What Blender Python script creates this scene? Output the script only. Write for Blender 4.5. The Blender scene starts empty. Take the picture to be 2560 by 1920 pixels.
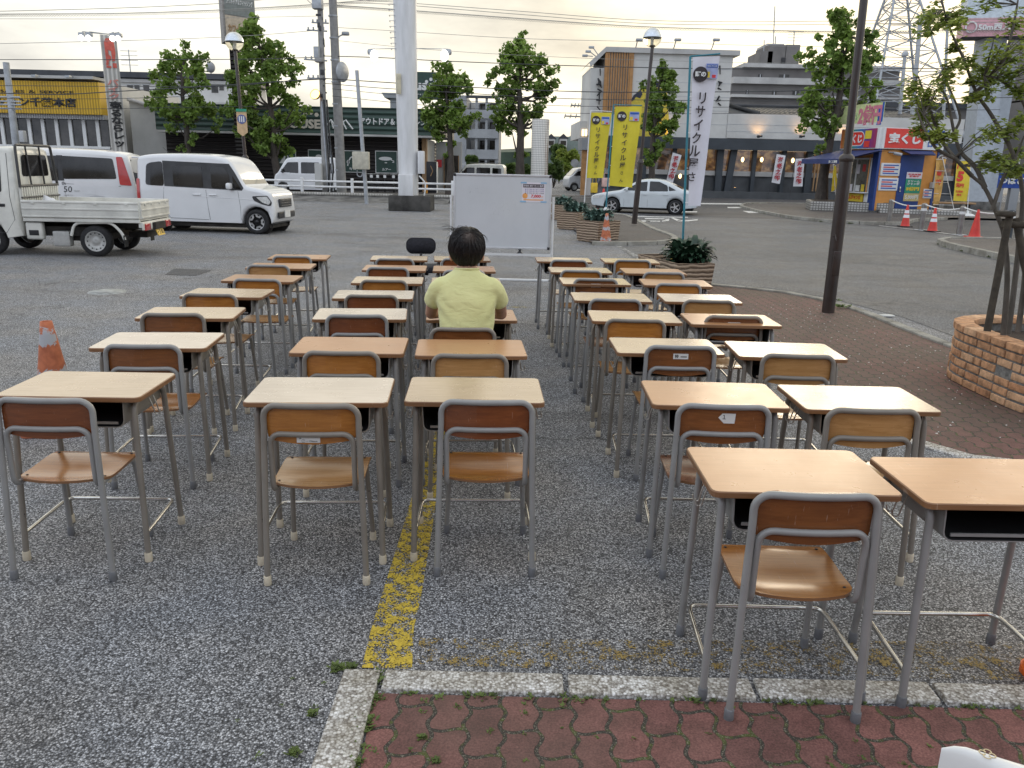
import bpy, bmesh, math, random
from mathutils import Vector, Matrix, geometry, noise
PI = math.pi
R = math.radians
sc = bpy.context.scene
C = sc.collection
# ---------------------------------------------------------------- camera
CAM_H, FPX, PITCH, ROLL = 1.7, 2018.0, R(15.12), R(1.3)
_fw = Vector((0, math.cos(PITCH), -math.sin(PITCH)))
_u0 = Vector((0, math.sin(PITCH), math.cos(PITCH)))
_r0 = Vector((1, 0, 0))
_rt = _r0 * math.cos(ROLL) + _u0 * math.sin(ROLL)
_up = _u0 * math.cos(ROLL) - _r0 * math.sin(ROLL)
cam_d = bpy.data.cameras.new('camera')
cam_d.sensor_width = 36
cam_d.lens = FPX / 2560 * 36
cam_d.clip_start = 0.05
cam_d.clip_end = 3000
cam = bpy.data.objects.new('camera', cam_d)
C.objects.link(cam)
m3 = Matrix((_rt, _up, -_fw)).transposed()
cam.matrix_world = Matrix.Translation((0, 0, CAM_H)) @ m3.to_4x4()
sc.camera = cam
# ---------------------------------------------------------------- light
SUN_AZ, SUN_EL = R(25.5), R(10)
sd = Vector((math.sin(SUN_AZ) * math.cos(SUN_EL), math.cos(SUN_AZ) * math.cos(SUN_EL), math.sin(SUN_EL)))
sun_d = bpy.data.lights.new('sun', 'SUN')
sun_d.energy = 0.5
sun_d.angle = R(24)
sun_d.color = (1, 0.86, 0.66)
sun = bpy.data.objects.new('sun', sun_d)
C.objects.link(sun)
sun.rotation_euler = (-sd).to_track_quat('-Z', 'Y').to_euler()
world = bpy.data.worlds.new('World')
sc.world = world
world.use_nodes = True
nt = world.node_tree
nt.nodes.clear()
def wn(t, **k):
 n = nt.nodes.new(t)
 for a, b in k.items():
  setattr(n, a, b)
 return n
def wl(a, b): nt.links.new(a, b)
sky = wn('ShaderNodeTexSky', sky_type='NISHITA', sun_disc=False)
sky.sun_elevation = SUN_EL
sky.sun_rotation = SUN_AZ
sky.air_density = 1.2
sky.dust_density = 2.0
b1 = wn('ShaderNodeBackground'); b1.inputs[1].default_value = 0.1
wl(sky.outputs[0], b1.inputs[0])
tc = wn('ShaderNodeTexCoord')
mp = wn('ShaderNodeMapping'); mp.inputs['Scale'].default_value = (1.0, 1.0, 3.2)
wl(tc.outputs['Generated'], mp.inputs[0])
n1 = wn('ShaderNodeTexNoise'); n1.inputs['Scale'].default_value = 3.1; n1.inputs['Detail'].default_value = 7; n1.inputs['Roughness'].default_value = 0.55
wl(mp.outputs[0], n1.inputs[0])
dot = wn('ShaderNodeVectorMath', operation='DOT_PRODUCT')
wl(tc.outputs['Generated'], dot.inputs[0])
dot.inputs[1].default_value = (math.sin(SUN_AZ), math.cos(SUN_AZ), 0.1)
rmp = wn('ShaderNodeValToRGB')
e = rmp.color_ramp.elements
rmp.color_ramp.interpolation = 'EASE'
e[0].position = 0.0; e[0].color = (0.80, 0.88, 1.02, 1)
e[1].position = 1.0; e[1].color = (1.0, 0.90, 0.68, 1)
x = rmp.color_ramp.elements.new(0.52); x.color = (0.75, 0.79, 0.84, 1)
x = rmp.color_ramp.elements.new(0.80); x.color = (0.80, 0.775, 0.69, 1)
x = rmp.color_ramp.elements.new(0.93); x.color = (0.81, 0.765, 0.645, 1)
mr = wn('ShaderNodeMapRange'); mr.inputs[1].default_value = -1; mr.inputs[2].default_value = 1
wl(dot.outputs['Value'], mr.inputs[0]); wl(mr.outputs[0], rmp.inputs[0])
cr = wn('ShaderNodeValToRGB')           # cloud shading: thicker parts are greyer
cr.color_ramp.elements[0].position = 0.42; cr.color_ramp.elements[0].color = (1.0, 1.0, 1.0, 1)
cr.color_ramp.elements[1].position = 0.72; cr.color_ramp.elements[1].color = (0.50, 0.50, 0.53, 1)
wl(n1.outputs[0], cr.inputs[0])
mul = wn('ShaderNodeMix', data_type='RGBA', blend_type='MULTIPLY'); mul.inputs[0].default_value = 1
wl(rmp.outputs[0], mul.inputs[6]); wl(cr.outputs[0], mul.inputs[7])
b2 = wn('ShaderNodeBackground'); b2.inputs[1].default_value = 1.0
wl(mul.outputs[2], b2.inputs[0])
n2 = wn('ShaderNodeTexNoise'); n2.inputs['Scale'].default_value = 1.6; n2.inputs['Detail'].default_value = 5
wl(mp.outputs[0], n2.inputs[0])
cm = wn('ShaderNodeMapRange'); cm.inputs[1].default_value = 0.25; cm.inputs[2].default_value = 0.5; cm.inputs[3].default_value = 0.6; cm.inputs[4].default_value = 0.97
wl(n2.outputs[0], cm.inputs[0])
mixs = wn('ShaderNodeMixShader')
wl(cm.outputs[0], mixs.inputs[0]); wl(b1.outputs[0], mixs.inputs[1]); wl(b2.outputs[0], mixs.inputs[2])
wo = wn('ShaderNodeOutputWorld'); wl(mixs.outputs[0], wo.inputs[0])
sc.view_settings.view_transform = 'Standard'
sc.view_settings.look = 'None'
sc.view_settings.gamma = 1
sc.view_settings.exposure = 0.72
try:
 sc.cycles.use_denoising = True
 sc.cycles.max_bounces = 6
 sc.cycles.diffuse_bounces = 3
 sc.cycles.glossy_bounces = 3
 sc.cycles.transparent_max_bounces = 12
 sc.cycles.sample_clamp_indirect = 6
except Exception:
 pass
# ---------------------------------------------------------------- measuring helpers (camera ray -> world point at a known height or distance)
def ray(x, y): return _fw + _rt * ((x - 1280) / FPX) - _up * ((y - 960) / FPX)
def G(x, y, z=0.0):
 d = ray(x, y); t = (z - CAM_H) / d.z
 return Vector((d.x * t, d.y * t, z))
def AT(x, y, Y):
 d = ray(x, y); t = Y / d.y
 return Vector((d.x * t, Y, CAM_H + d.z * t))
K = 2560 / 2212
def GD(x, y, z=0.0): return G(x * K, y * K, z)
def AD(x, y, Y): return AT(x * K, y * K, Y)
# ---------------------------------------------------------------- materials
MATS = {}
class NB:
 def __init__(s, name):
  s.m = bpy.data.materials.new(name); s.m.use_nodes = True
  s.t = s.m.node_tree; s.b = s.t.nodes['Principled BSDF']; s.out = s.t.nodes['Material Output']
 def n(s, t, **k):
  o = s.t.nodes.new(t)
  for a, b in k.items(): setattr(o, a, b)
  return o
 def l(s, a, b): s.t.links.new(a, b)
 def coord(s, which='Object', scale=(1, 1, 1), rot=(0, 0, 0)):
  c = s.n('ShaderNodeTexCoord'); p = s.n('ShaderNodeMapping')
  p.inputs['Scale'].default_value = scale; p.inputs['Rotation'].default_value = rot
  s.l(c.outputs[which], p.inputs[0]); return p.outputs[0]
 def noise(s, co, scale=5, detail=4, rough=0.5, dist=0):
  o = s.n('ShaderNodeTexNoise'); o.inputs['Scale'].default_value = scale; o.inputs['Detail'].default_value = detail
  o.inputs['Roughness'].default_value = rough; o.inputs['Distortion'].default_value = dist
  if co is not None: s.l(co, o.inputs[0])
  return o.outputs[0]
 def ramp(s, v, stops, interp='LINEAR'):
  o = s.n('ShaderNodeValToRGB'); o.color_ramp.interpolation = interp
  el = o.color_ramp.elements
  while len(el) < len(stops): el.new(0.5)
  for q, (p, c) in zip(el, stops):
   q.position = p; q.color = (*c, 1) if len(c) == 3 else c
  s.l(v, o.inputs[0]); return o.outputs[0]
 def mix(s, f, a, b, mode='MIX'):
  o = s.n('ShaderNodeMix', data_type='RGBA', blend_type=mode)
  for i, v in ((0, f), (6, a), (7, b)):
   if isinstance(v, (int, float)): o.inputs[i].default_value = v if i == 0 else (v, v, v, 1)
   elif isinstance(v, tuple): o.inputs[i].default_value = (*v, 1) if len(v) == 3 else v
   else: s.l(v, o.inputs[i])
  return o.outputs[2]
 def math(s, op, a, b=0.0, c=0.0):
  o = s.n('ShaderNodeMath', operation=op)
  for i, v in enumerate((a, b, c)):
   if isinstance(v, (int, float)): o.inputs[i].default_value = v
   else: s.l(v, o.inputs[i])
  return o.outputs[0]
 def bump(s, h, strength=0.3, dist=0.01):
  o = s.n('ShaderNodeBump'); o.inputs['Strength'].default_value = strength; o.inputs['Distance'].default_value = dist
  s.l(h, o.inputs['Height']); s.l(o.outputs[0], s.b.inputs['Normal'])
 def set(s, **k):
  for a, v in k.items():
   i = s.b.inputs[a.replace('_', ' ')]
   if isinstance(v, (int, float)): i.default_value = v
   elif isinstance(v, tuple): i.default_value = (*v, 1) if len(v) == 3 and len(i.default_value) == 4 else v
   else: s.l(v, i)
def mat(name, col, rough=0.6, metal=0.0, var=0.12, scale=6.0, coat=0.0, bump=0.0, bscale=60, spec=0.5, emit=None, estr=0.0):
 """plain surface with a little large and small scale unevenness"""
 if name in MATS: return MATS[name]
 s = NB(name)
 co = s.coord('Object')
 f = s.noise(co, scale, 5, 0.6)
 a = tuple(min(1, c * (1 + var)) for c in col); b = tuple(c * (1 - var * 1.6) for c in col)
 s.set(Base_Color=s.ramp(f, [(0.3, b), (0.62, a)]), Metallic=metal, Coat_Weight=coat)
 s.b.inputs['Specular IOR Level'].default_value = spec
 r = s.noise(co, scale * 2.3, 3)
 s.set(Roughness=s.math('MULTIPLY_ADD', r, rough * 0.5, rough * 0.75))
 if bump: s.bump(s.noise(co, bscale, 3), bump, 0.01)
 if emit:
  s.set(Emission_Color=emit, Emission_Strength=estr)
 MATS[name] = s.m
 return s.m
# ---------------------------------------------------------------- mesh builder
def fillet(pts, rad, n=5):
 pts = [Vector(p) for p in pts]; out = [pts[0]]
 for i in range(1, len(pts) - 1):
  p0, p, p1 = pts[i - 1], pts[i], pts[i + 1]
  a = (p0 - p); b = (p1 - p); r = min(rad, a.length * .49, b.length * .49)
  A = p + a.normalized() * r; B = p + b.normalized() * r
  for k in range(n + 1):
   t = k / n
   out.append(A * (1 - t) ** 2 + p * 2 * t * (1 - t) + B * t * t)
 out.append(pts[-1]); return out
class MB:
 def __init__(s): s.v = []; s.f = []; s.m = []; s.sm = []
 def add(s, vs, fs, mi=0, smooth=False, M=None):
  o = len(s.v)
  s.v += [tuple(M @ Vector(p)) if M is not None else tuple(p) for p in vs]
  for f in fs: s.f.append(tuple(i + o for i in f)); s.m.append(mi); s.sm.append(smooth)
  return s
 def box(s, c, d, mi=0, M=None, bev=0.0):
  x, y, z = (k / 2 for k in d)
  if bev:
   b = min(bev, x * .9, y * .9, z * .9); vs = []; fs = []
   bm = bmesh.new(); bmesh.ops.create_cube(bm, size=1)
   for v in bm.verts: v.co = Vector((v.co.x * d[0], v.co.y * d[1], v.co.z * d[2]))
   bmesh.ops.bevel(bm, geom=bm.edges[:], offset=b, segments=2, profile=.6, affect='EDGES')
   for v in bm.verts: v.co += Vector(c)
   s.bm(bm, mi, M, True); return s
  cx, cy, cz = c
  vs = [(cx + a * x, cy + b_ * y, cz + e_ * z) for e_ in (-1, 1) for b_ in (-1, 1) for a in (-1, 1)]
  return s.add(vs, [(0, 2, 3, 1), (4, 5, 7, 6), (0, 1, 5, 4), (2, 6, 7, 3), (0, 4, 6, 2), (1, 3, 7, 5)], mi, False, M)
 def bm(s, bm, mi=0, M=None, smooth=False):
  bm.verts.index_update()
  s.add([v.co[:] for v in bm.verts], [[v.index for v in f.verts] for f in bm.faces], mi, smooth, M); bm.free(); return s
 def tube(s, pts, r, seg=8, mi=0, cap=True, M=None, closed=False):
  pts = [Vector(p) for p in pts]; n = len(pts)
  rs = r if isinstance(r, (list, tuple)) else [r] * n
  vs = []; fs = []; ref = None
  for i, p in enumerate(pts):
   if closed: t = pts[(i + 1) % n] - pts[i - 1]
   else: t = pts[min(i + 1, n - 1)] - pts[max(i - 1, 0)]
   if t.length < 1e-9: t = Vector((0, 0, 1))
   t.normalize()
   if ref is None:
    ref = t.orthogonal().normalized()
   ref = (ref - t * ref.dot(t))
   if ref.length < 1e-6: ref = t.orthogonal()
   ref.normalize(); bi = t.cross(ref)
   for k in range(seg):
    a = 2 * PI * k / seg
    vs.append(p + (ref * math.cos(a) + bi * math.sin(a)) * rs[i])
  for i in range(n if closed else n - 1):
   j = (i + 1) % n
   for k in range(seg):
    k2 = (k + 1) % seg
    fs.append((i * seg + k, i * seg + k2, j * seg + k2, j * seg + k))
  s.add(vs, fs, mi, True, M)
  if cap and not closed:
   s.add(vs[:seg], [tuple(range(seg))[::-1]], mi, False, M); s.add(vs[-seg:], [tuple(range(seg))], mi, False, M)
  return s
 def lathe(s, prof, seg=24, mi=0, M=None, smooth=True, c=(0, 0, 0), cap=True):
  n = len(prof); vs = []; fs = []
  for r, z in prof:
   for k in range(seg):
    a = 2 * PI * k / seg
    vs.append((c[0] + r * math.cos(a), c[1] + r * math.sin(a), c[2] + z))
  for i in range(n - 1):
   for k in range(seg):
    k2 = (k + 1) % seg
    fs.append((i * seg + k, i * seg + k2, (i + 1) * seg + k2, (i + 1) * seg + k))
  s.add(vs, fs, mi, smooth, M)
  if cap and prof[0][0] > 1e-4: s.add(vs[:seg], [tuple(range(seg))[::-1]], mi, False, M)
  if cap and prof[-1][0] > 1e-4: s.add(vs[-seg:], [tuple(range(seg))], mi, False, M)
  return s
 def prism(s, poly, z0, z1, mi=0, M=None, top=None, side=None):
  n = len(poly)
  a = sum(poly[i][0] * poly[(i + 1) % n][1] - poly[(i + 1) % n][0] * poly[i][1] for i in range(n))
  if a < 0: poly = list(poly)[::-1]
  lo = [(p[0], p[1], z0) for p in poly]; hi = [(p[0], p[1], z1) for p in poly]
  s.add(hi, [tuple(range(n))], mi if top is None else top, False, M)
  s.add(lo, [tuple(range(n))[::-1]], mi, False, M)
  s.add(lo + hi, [(i, (i + 1) % n, n + (i + 1) % n, n + i) for i in range(n)], mi if side is None else side, False, M)
  return s
 def quad(s, a, b, c, d, mi=0, M=None): return s.add([a, b, c, d], [(0, 1, 2, 3)], mi, False, M)
 def build(s, name, mats, parent=None, loc=None):
  me = bpy.data.meshes.new(name)
  me.from_pydata(s.v, [], s.f)
  for m in (mats if isinstance(mats, (list, tuple)) else [mats]): me.materials.append(m)
  me.polygons.foreach_set('material_index', s.m)
  me.polygons.foreach_set('use_smooth', s.sm)
  me.update()
  o = bpy.data.objects.new(name, me); C.objects.link(o)
  if parent is not None: o.parent = parent
  if loc is not None: o.location = loc
  return o
def rrect(w, d, r, n=4, cx=0, cy=0):
 out = []
 for sx, sy, a0 in ((1, 1, 0), (-1, 1, 90), (-1, -1, 180), (1, -1, 270)):
  for k in range(n + 1):
   a = R(a0 + 90 * k / n)
   out.append((cx + sx * (w / 2 - r) + r * math.cos(a), cy + sy * (d / 2 - r) + r * math.sin(a)))
 return out
def tag(o, label=None, cat=None, group=None, kind=None):
 if label: o['label'] = label
 if cat: o['category'] = cat
 if group: o['group'] = group
 if kind: o['kind'] = kind
 return o
def thing(name, label, cat, loc=(0, 0, 0), rz=0.0, group=None):
 o = bpy.data.objects.new(name, None); C.objects.link(o)
 o.location = loc; o.rotation_euler = (0, 0, rz); o.empty_display_size = .1
 return tag(o, label, cat, group)
def struct(o): o['kind'] = 'structure'; return o
def copy_tree(o, parent=None):
 c = o.copy(); C.objects.link(c); c.parent = parent
 for ch in list(o.children): copy_tree(ch, c)
 return c
def recolor(o, m, slot=0):
 o.material_slots[slot].link = 'OBJECT'; o.material_slots[slot].material = m
_font_curve = bpy.data.curves.new('lettering_source', 'FONT')
_font_obj = bpy.data.objects.new('lettering_source', _font_curve)
def text(body, size, m, parent, pos, name='lettering', w=None, extr=0.004, bold=0.0, lean=0.0, vert=False, rx=PI / 2, rz=0.0, h=None, align='CENTER'):
 """flat lettering standing in the local XZ plane, facing local -Y; pos is its centre; w/h fit it to a size"""
 C.objects.link(_font_obj)
 fc = _font_curve
 fc.body = '\n'.join(body) if vert else body
 fc.size = size; fc.extrude = extr; fc.offset = bold * size; fc.shear = lean; fc.align_x = align; fc.space_line = 0.95 if vert else 1.0
 fc.resolution_u = 2
 dg = bpy.context.evaluated_depsgraph_get(); dg.update()
 me = bpy.data.meshes.new_from_object(_font_obj.evaluated_get(dg))
 C.objects.unlink(_font_obj)
 me.name = name; me.materials.clear(); me.materials.append(m)
 xs = [v.co.x for v in me.vertices] or [0]; ys = [v.co.y for v in me.vertices] or [0]
 cx, cy = (min(xs) + max(xs)) / 2, (min(ys) + max(ys)) / 2
 sx = (w / max(1e-6, max(xs) - min(xs))) if w else 1.0
 sy = (h / max(1e-6, max(ys) - min(ys))) if h else (sx if w else 1.0)
 if h and not w: sx = sy
 MM = Matrix.Rotation(rz, 4, 'Z') @ Matrix.Rotation(rx, 4, 'X') @ Matrix.Diagonal((sx, sy, 1, 1)) @ Matrix.Translation((-cx, -cy, 0))
 me.transform(MM)
 o = bpy.data.objects.new(name, me); C.objects.link(o); o.parent = parent; o.location = pos
 return o
class Facade:
 """vertical plane through two ground points; local x along it, local y away from the viewer, z up"""
 def __init__(s, A, B):
  s.A = Vector((A[0], A[1], 0)); d = Vector((B[0] - A[0], B[1] - A[1], 0)); s.L = d.length
  s.u = d.normalized(); s.rz = math.atan2(s.u.y, s.u.x); s.n = Vector((-s.u.y, s.u.x, 0))
 def p(s, x, y, off=0.0):
  d = ray(x, y); o = Vector((0, 0, CAM_H)); P0 = s.A + s.n * off
  t = (P0 - o).dot(s.n) / d.dot(s.n); q = o + d * t - s.A
  return q.dot(s.u), q.z
 def pd(s, x, y, off=0.0): return s.p(x * K, y * K, off)
 def root(s, name, label, cat, group=None): return thing(name, label, cat, s.A, s.rz, group)
def FacY(Y, x0=0.0): return Facade((x0, Y), (x0 + 1, Y))
# ================================================================ ground
def asphalt(name, stops, vscale, fine=0.0, tint_a=(1, 1, 1), tint_b=(.6, .6, .62), bump=0.6, patch=0.35):
 s = NB(name); co = s.coord('Object')
 v = s.n('ShaderNodeTexVoronoi'); v.inputs['Scale'].default_value = vscale; v.inputs['Randomness'].default_value = 1
 s.l(co, v.inputs['Vector'])
 sep = s.n('ShaderNodeSeparateColor'); s.l(v.outputs['Color'], sep.inputs[0])
 stone = s.ramp(sep.outputs[0], stops)
 gap = s.ramp(v.outputs['Distance'], [(0.30, (1, 1, 1)), (0.72, (.2, .2, .21))])
 c = s.mix(1.0, stone, gap, 'MULTIPLY')
 big = s.noise(co, patch, 6, 0.62, 0.6)
 c = s.mix(1.0, c, s.ramp(big, [(0.34, tint_b), (0.60, tint_a)]), 'MULTIPLY')
 mid = s.noise(co, 5.0, 5, 0.6)
 c = s.mix(0.5, c, s.ramp(mid, [(0.3, (.72, .72, .72)), (0.65, (1.15, 1.15, 1.15))]), 'MULTIPLY')
 warm = s.noise(co, 1.3, 3)
 c = s.mix(0.6, c, s.ramp(warm, [(0.35, (1.06, 1.0, .92)), (0.65, (.93, .99, 1.08))]), 'MULTIPLY')
 c = s.mix(.7, c, s.ramp(s.noise(s.coord('Object', (.5, 1, 1)), .45, 6, .7, 1.2), [(.36, (.66, .65, .65)), (.47, (1, 1, 1)), (.7, (1.12, 1.12, 1.12))]), 'MULTIPLY')
 dv = s.n('ShaderNodeVectorMath', operation='ADD'); s.l(co, dv.inputs[0]); nd = s.n('ShaderNodeTexNoise'); nd.inputs['Scale'].default_value = 2.2; nd.inputs['Detail'].default_value = 5; s.l(co, nd.inputs[0]); s.l(nd.outputs['Color'], dv.inputs[1])
 ve = s.n('ShaderNodeTexVoronoi', feature='DISTANCE_TO_EDGE'); ve.inputs['Scale'].default_value = .33; s.l(dv.outputs[0], ve.inputs['Vector'])
 ck = s.math('MULTIPLY', s.ramp(ve.outputs['Distance'], [(.002, (1, 1, 1)), (.006, (0, 0, 0))]), s.ramp(s.noise(co, .3, 2), [(.5, (0, 0, 0)), (.62, (.75, .75, .75))]))
 c = s.mix(ck, c, (.03, .03, .03))
 s.set(Base_Color=c, Roughness=0.72)
 s.bump(s.math('SUBTRACT', 1.0, v.outputs['Distance']), bump, 0.006)
 MATS[name] = s.m; return s.m
m_lot = asphalt('lot_asphalt', [(0.0, (.088, .088, .088)), (.3, (.21, .21, .21)), (.6, (.39, .39, .388)), (.85, (.58, .58, .575)), (1, (.84, .84, .83))], 150,
    tint_a=(1.0, 1.0, 1.01), tint_b=(.80, .81, .84))
m_lane = asphalt('lane_asphalt', [(0, (.10, .10, .10)), (.5, (.21, .212, .215)), (1, (.36, .36, .35))], 95, tint_b=(.8, .8, .81), bump=.35)
m_road = asphalt('road_asphalt', [(0, (.06, .06, .062)), (.5, (.115, .112, .115)), (1, (.2, .195, .195))], 90, tint_b=(.8, .8, .8), bump=.3)
m_iso = asphalt('island_asphalt', [(0, (.09, .08, .075)), (.5, (.17, .152, .14)), (1, (.28, .25, .23))], 80, tint_b=(.75, .72, .68), bump=.3)
def paver_mat(g0=.42, g1=.68, gm=.62):
 """interlocking wavy paving blocks, dirty joints with moss"""
 s = NB('paving_blocks')
 c = s.n('ShaderNodeTexCoord'); sep = s.n('ShaderNodeSeparateXYZ'); s.l(c.outputs['Object'], sep.inputs[0])
 X, Y = sep.outputs[0], sep.outputs[1]
 wob = s.noise(c.outputs['Object'], 14, 2)
 zz = s.math('MULTIPLY', s.math('SINE', s.math('MULTIPLY', Y, 2 * PI / 0.1125)), 0.0095)
 zy = s.math('MULTIPLY', s.math('SINE', s.math('MULTIPLY', X, 2 * PI / 0.1125)), 0.0065)
 x2 = s.math('ADD', X, zz); y2 = s.math('ADD', Y, zy)
 x2 = s.math('MULTIPLY_ADD', wob, 0.012, x2)
 cmb = s.n('ShaderNodeCombineXYZ'); s.l(y2, cmb.inputs[0]); s.l(x2, cmb.inputs[1])
 b = s.n('ShaderNodeTexBrick', offset=0.5, squash=1.0)
 b.inputs['Scale'].default_value = 1; b.inputs['Brick Width'].default_value = 0.225; b.inputs['Row Height'].default_value = 0.1125
 b.inputs['Mortar Size'].default_value = 0.0075; b.inputs['Mortar Smooth'].default_value = 0.25; b.inputs['Bias'].default_value = 0
 b.inputs['Color1'].default_value = (.24, .108, .092, 1); b.inputs['Color2'].default_value = (.165, .076, .067, 1)
 b.inputs['Mortar'].default_value = (.035, .03, .024, 1)
 s.l(cmb.outputs[0], b.inputs['Vector'])
 fac = b.outputs['Fac']
 n1 = s.noise(c.outputs['Object'], 140, 3, .7)
 n2 = s.noise(c.outputs['Object'], 9, 5, .65)
 n3 = s.noise(c.outputs['Object'], 0.8, 4, .6)
 col = s.mix(0.7, b.outputs['Color'], s.ramp(n1, [(.36, (.45, .42, .42)), (.55, (1.05, 1.05, 1.05)), (.74, (1.6, 1.7, 1.7))]), 'MULTIPLY')
 col = s.mix(0.75, col, s.ramp(n2, [(.32, (.55, .52, .5)), (.6, (1.15, 1.1, 1.1))]), 'MULTIPLY')
 # grime: grey-brown soil film in large patches
 col = s.mix(s.ramp(n3, [(g0, (0, 0, 0)), (g1, (gm, gm, gm))]), col, (.105, .082, .062))
 moss = s.ramp(s.noise(c.outputs['Object'], 17, 4, .7), [(.5, (0, 0, 0)), (.6, (1, 1, 1))])
 jm = s.mix(moss, (.04, .034, .026), (.075, .085, .02))
 jm = s.mix(s.ramp(s.noise(c.outputs['Object'], 220, 2), [(.55, (0, 0, 0)), (.66, (.7, .7, .7))]), jm, (.28, .26, .2))
 col = s.mix(fac, col, jm)
 s.set(Base_Color=col, Roughness=.82)
 h = s.math('SUBTRACT', s.math('MULTIPLY', n1, .25), fac)
 s.bump(h, .8, .006)
 return s.m
m_pav = paver_mat(); m_pav2 = paver_mat(.25, .55, .72)
def kerb_mat():
 s = NB('granite_kerb'); co = s.coord('Object')
 v = s.n('ShaderNodeTexVoronoi'); v.inputs['Scale'].default_value = 105; s.l(co, v.inputs['Vector'])
 sp = s.n('ShaderNodeSeparateColor'); s.l(v.outputs['Color'], sp.inputs[0])
 c = s.ramp(sp.outputs[0], [(0, (.28, .26, .235)), (.25, (.42, .40, .37)), (.6, (.62, .61, .58)), (1, (.85, .85, .84))])
 c = s.mix(1.0, c, s.ramp(v.outputs['Distance'], [(.4, (1, 1, 1)), (.8, (.45, .42, .38))]), 'MULTIPLY')
 c = s.mix(.8, c, s.ramp(s.noise(co, 6, 5, .65), [(.35, (.62, .58, .5)), (.6, (1.05, 1.05, 1.05))]), 'MULTIPLY')
 s.set(Base_Color=c, Roughness=.7); s.bump(v.outputs['Distance'], .4, .004)
 return s.m
m_kerb = kerb_mat()
def kerb_plain():
 s = NB('concrete_kerb'); co = s.coord('Object')
 c = s.ramp(s.noise(co, 3, 6, .65), [(.3, (.16, .145, .115)), (.6, (.36, .345, .30))])
 c = s.mix(.6, c, s.ramp(s.noise(co, 60, 3), [(.35, (.6, .6, .6)), (.65, (1.15, 1.15, 1.15))]), 'MULTIPLY')
 s.set(Base_Color=c, Roughness=.85); s.bump(s.noise(co, 60, 3), .3, .006); return s.m
m_ckerb = kerb_plain()
def sheet(name, poly, z, m):
 vs = [(p[0], p[1], z) for p in poly]
 a = sum(vs[i - 1][0] * vs[i][1] - vs[i][0] * vs[i - 1][1] for i in range(len(vs)))
 if a < 0: vs = vs[::-1]
 tri = geometry.tessellate_polygon([[Vector(p) for p in vs]])
 b = MB(); b.add(vs, [tuple(t) for t in tri])
 bm_ = b.build(name, m)
 if bm_.data.polygons and bm_.data.polygons[0].normal.z < 0: bm_.data.flip_normals()
 return struct(bm_)
g = MB(); g.quad((-900, -30, 0), (900, -30, 0), (900, 1400, 0), (-900, 1400, 0)); struct(g.build('ground', m_lot))
# drive lane to the right of the planters, and the main road
lane = [(2.30, 18.4), (2.36, 12.9), (3.0, 12.6), (3.9, 12.1), (4.45, 11.3), (4.8, 9.9), (4.85, 8.0), (6.0, 4.0), (26, 2), (60, 6), (60, 30), (9.6, 30.6), (5.2, 30.9), (4.2, 29), (4.05, 20.3), (3.2, 18.8)]
sheet('driveway', lane, .004, m_lane)
road = [(-120, 39.0), (-3, 39.6), (2.4, 37.2), (5.0, 30.9), (9.8, 30.6), (20, 28.8), (60, 24), (120, 16), (140, 60), (30, 57), (14, 53.5), (5, 48.6), (-10, 46.4), (-120, 45.5)]
sheet('road', road, .008, m_road)
sheet('verge', [(-120, 46.6), (-10, 47.5), (5, 49.7), (14, 54.6), (30, 58), (140, 61), (140, 63), (14, 57), (5, 51.5), (-10, 50.6), (-120, 50.2)], .012, m_iso)
m_wpaint = None
def paint(name, col, lo, hi, scale=26, rough=.65):
 s = NB(name); co = s.coord('Object')
 n_ = s.noise(co, scale, 6, .72)
 v = s.n('ShaderNodeTexVoronoi'); v.inputs['Scale'].default_value = 125; s.l(co, v.inputs['Vector'])
 k = s.math('SUBTRACT', n_, s.math('MULTIPLY', s.math('SUBTRACT', v.outputs['Distance'], .4), .30))
 m_ = s.ramp(k, [(lo, (0, 0, 0)), (hi, (1, 1, 1))])
 c = s.mix(.8, col, s.ramp(s.noise(co, 60, 4, .7), [(.3, (.55, .52, .45)), (.62, (1.1, 1.1, 1.1))]), 'MULTIPLY')
 tr = s.n('ShaderNodeBsdfTransparent'); mx = s.n('ShaderNodeMixShader')
 s.set(Base_Color=c, Roughness=rough)
 s.l(m_, mx.inputs[0]); s.l(tr.outputs[0], mx.inputs[1]); s.l(s.b.outputs[0], mx.inputs[2]); s.l(mx.outputs[0], s.out.inputs[0])
 s.bump(v.outputs['Distance'], .25, .004)
 return s.m
m_yel = paint('yellow_line_paint', (.60, .44, .05), .415, .50, 17)
m_yel2 = paint('faded_yellow_paint', (.30, .21, .06), .50, .60, 15)
m_yel3 = paint('thin_yellow_paint', (.42, .33, .05), .53, .58, 12)
m_wht = paint('white_road_paint', (.72, .72, .70), .30, .40, 8)
m_wht2 = paint('worn_white_paint', (.5, .5, .49), .44, .52, 10)
# yellow bay line, worn; wider in the middle of the wear
def strip(name, pts, z, m):
 b = MB()
 vs = []
 for (x0, y0), (x1, y1) in pts: vs += [(x0, y0, z), (x1, y1, z)]
 b.add(vs, [(2 * i, 2 * i + 1, 2 * i + 3, 2 * i + 2) for i in range(len(pts) - 1)])
 return struct(b.build(name, m))
strip('yellow_line', [((-.50, 2.45), (-.325, 2.45)), ((-.51, 2.7), (-.35, 2.7)), ((-.51, 2.95), (-.35, 2.95)), ((-.51, 3.6), (-.37, 3.6)), ((-.52, 4.3), (-.40, 4.3)), ((-.57, 5.6), (-.46, 5.6)), ((-.66, 9.0), (-.56, 9.0))], .0045, m_yel)
strip('yellow_line', [((-.32, 2.47), (-.32, 2.64)), ((.5, 2.47), (.5, 2.66)), ((1.8, 2.46), (1.8, 2.70)), ((3.2, 2.44), (3.2, 2.68))], .005, m_yel2)
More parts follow.
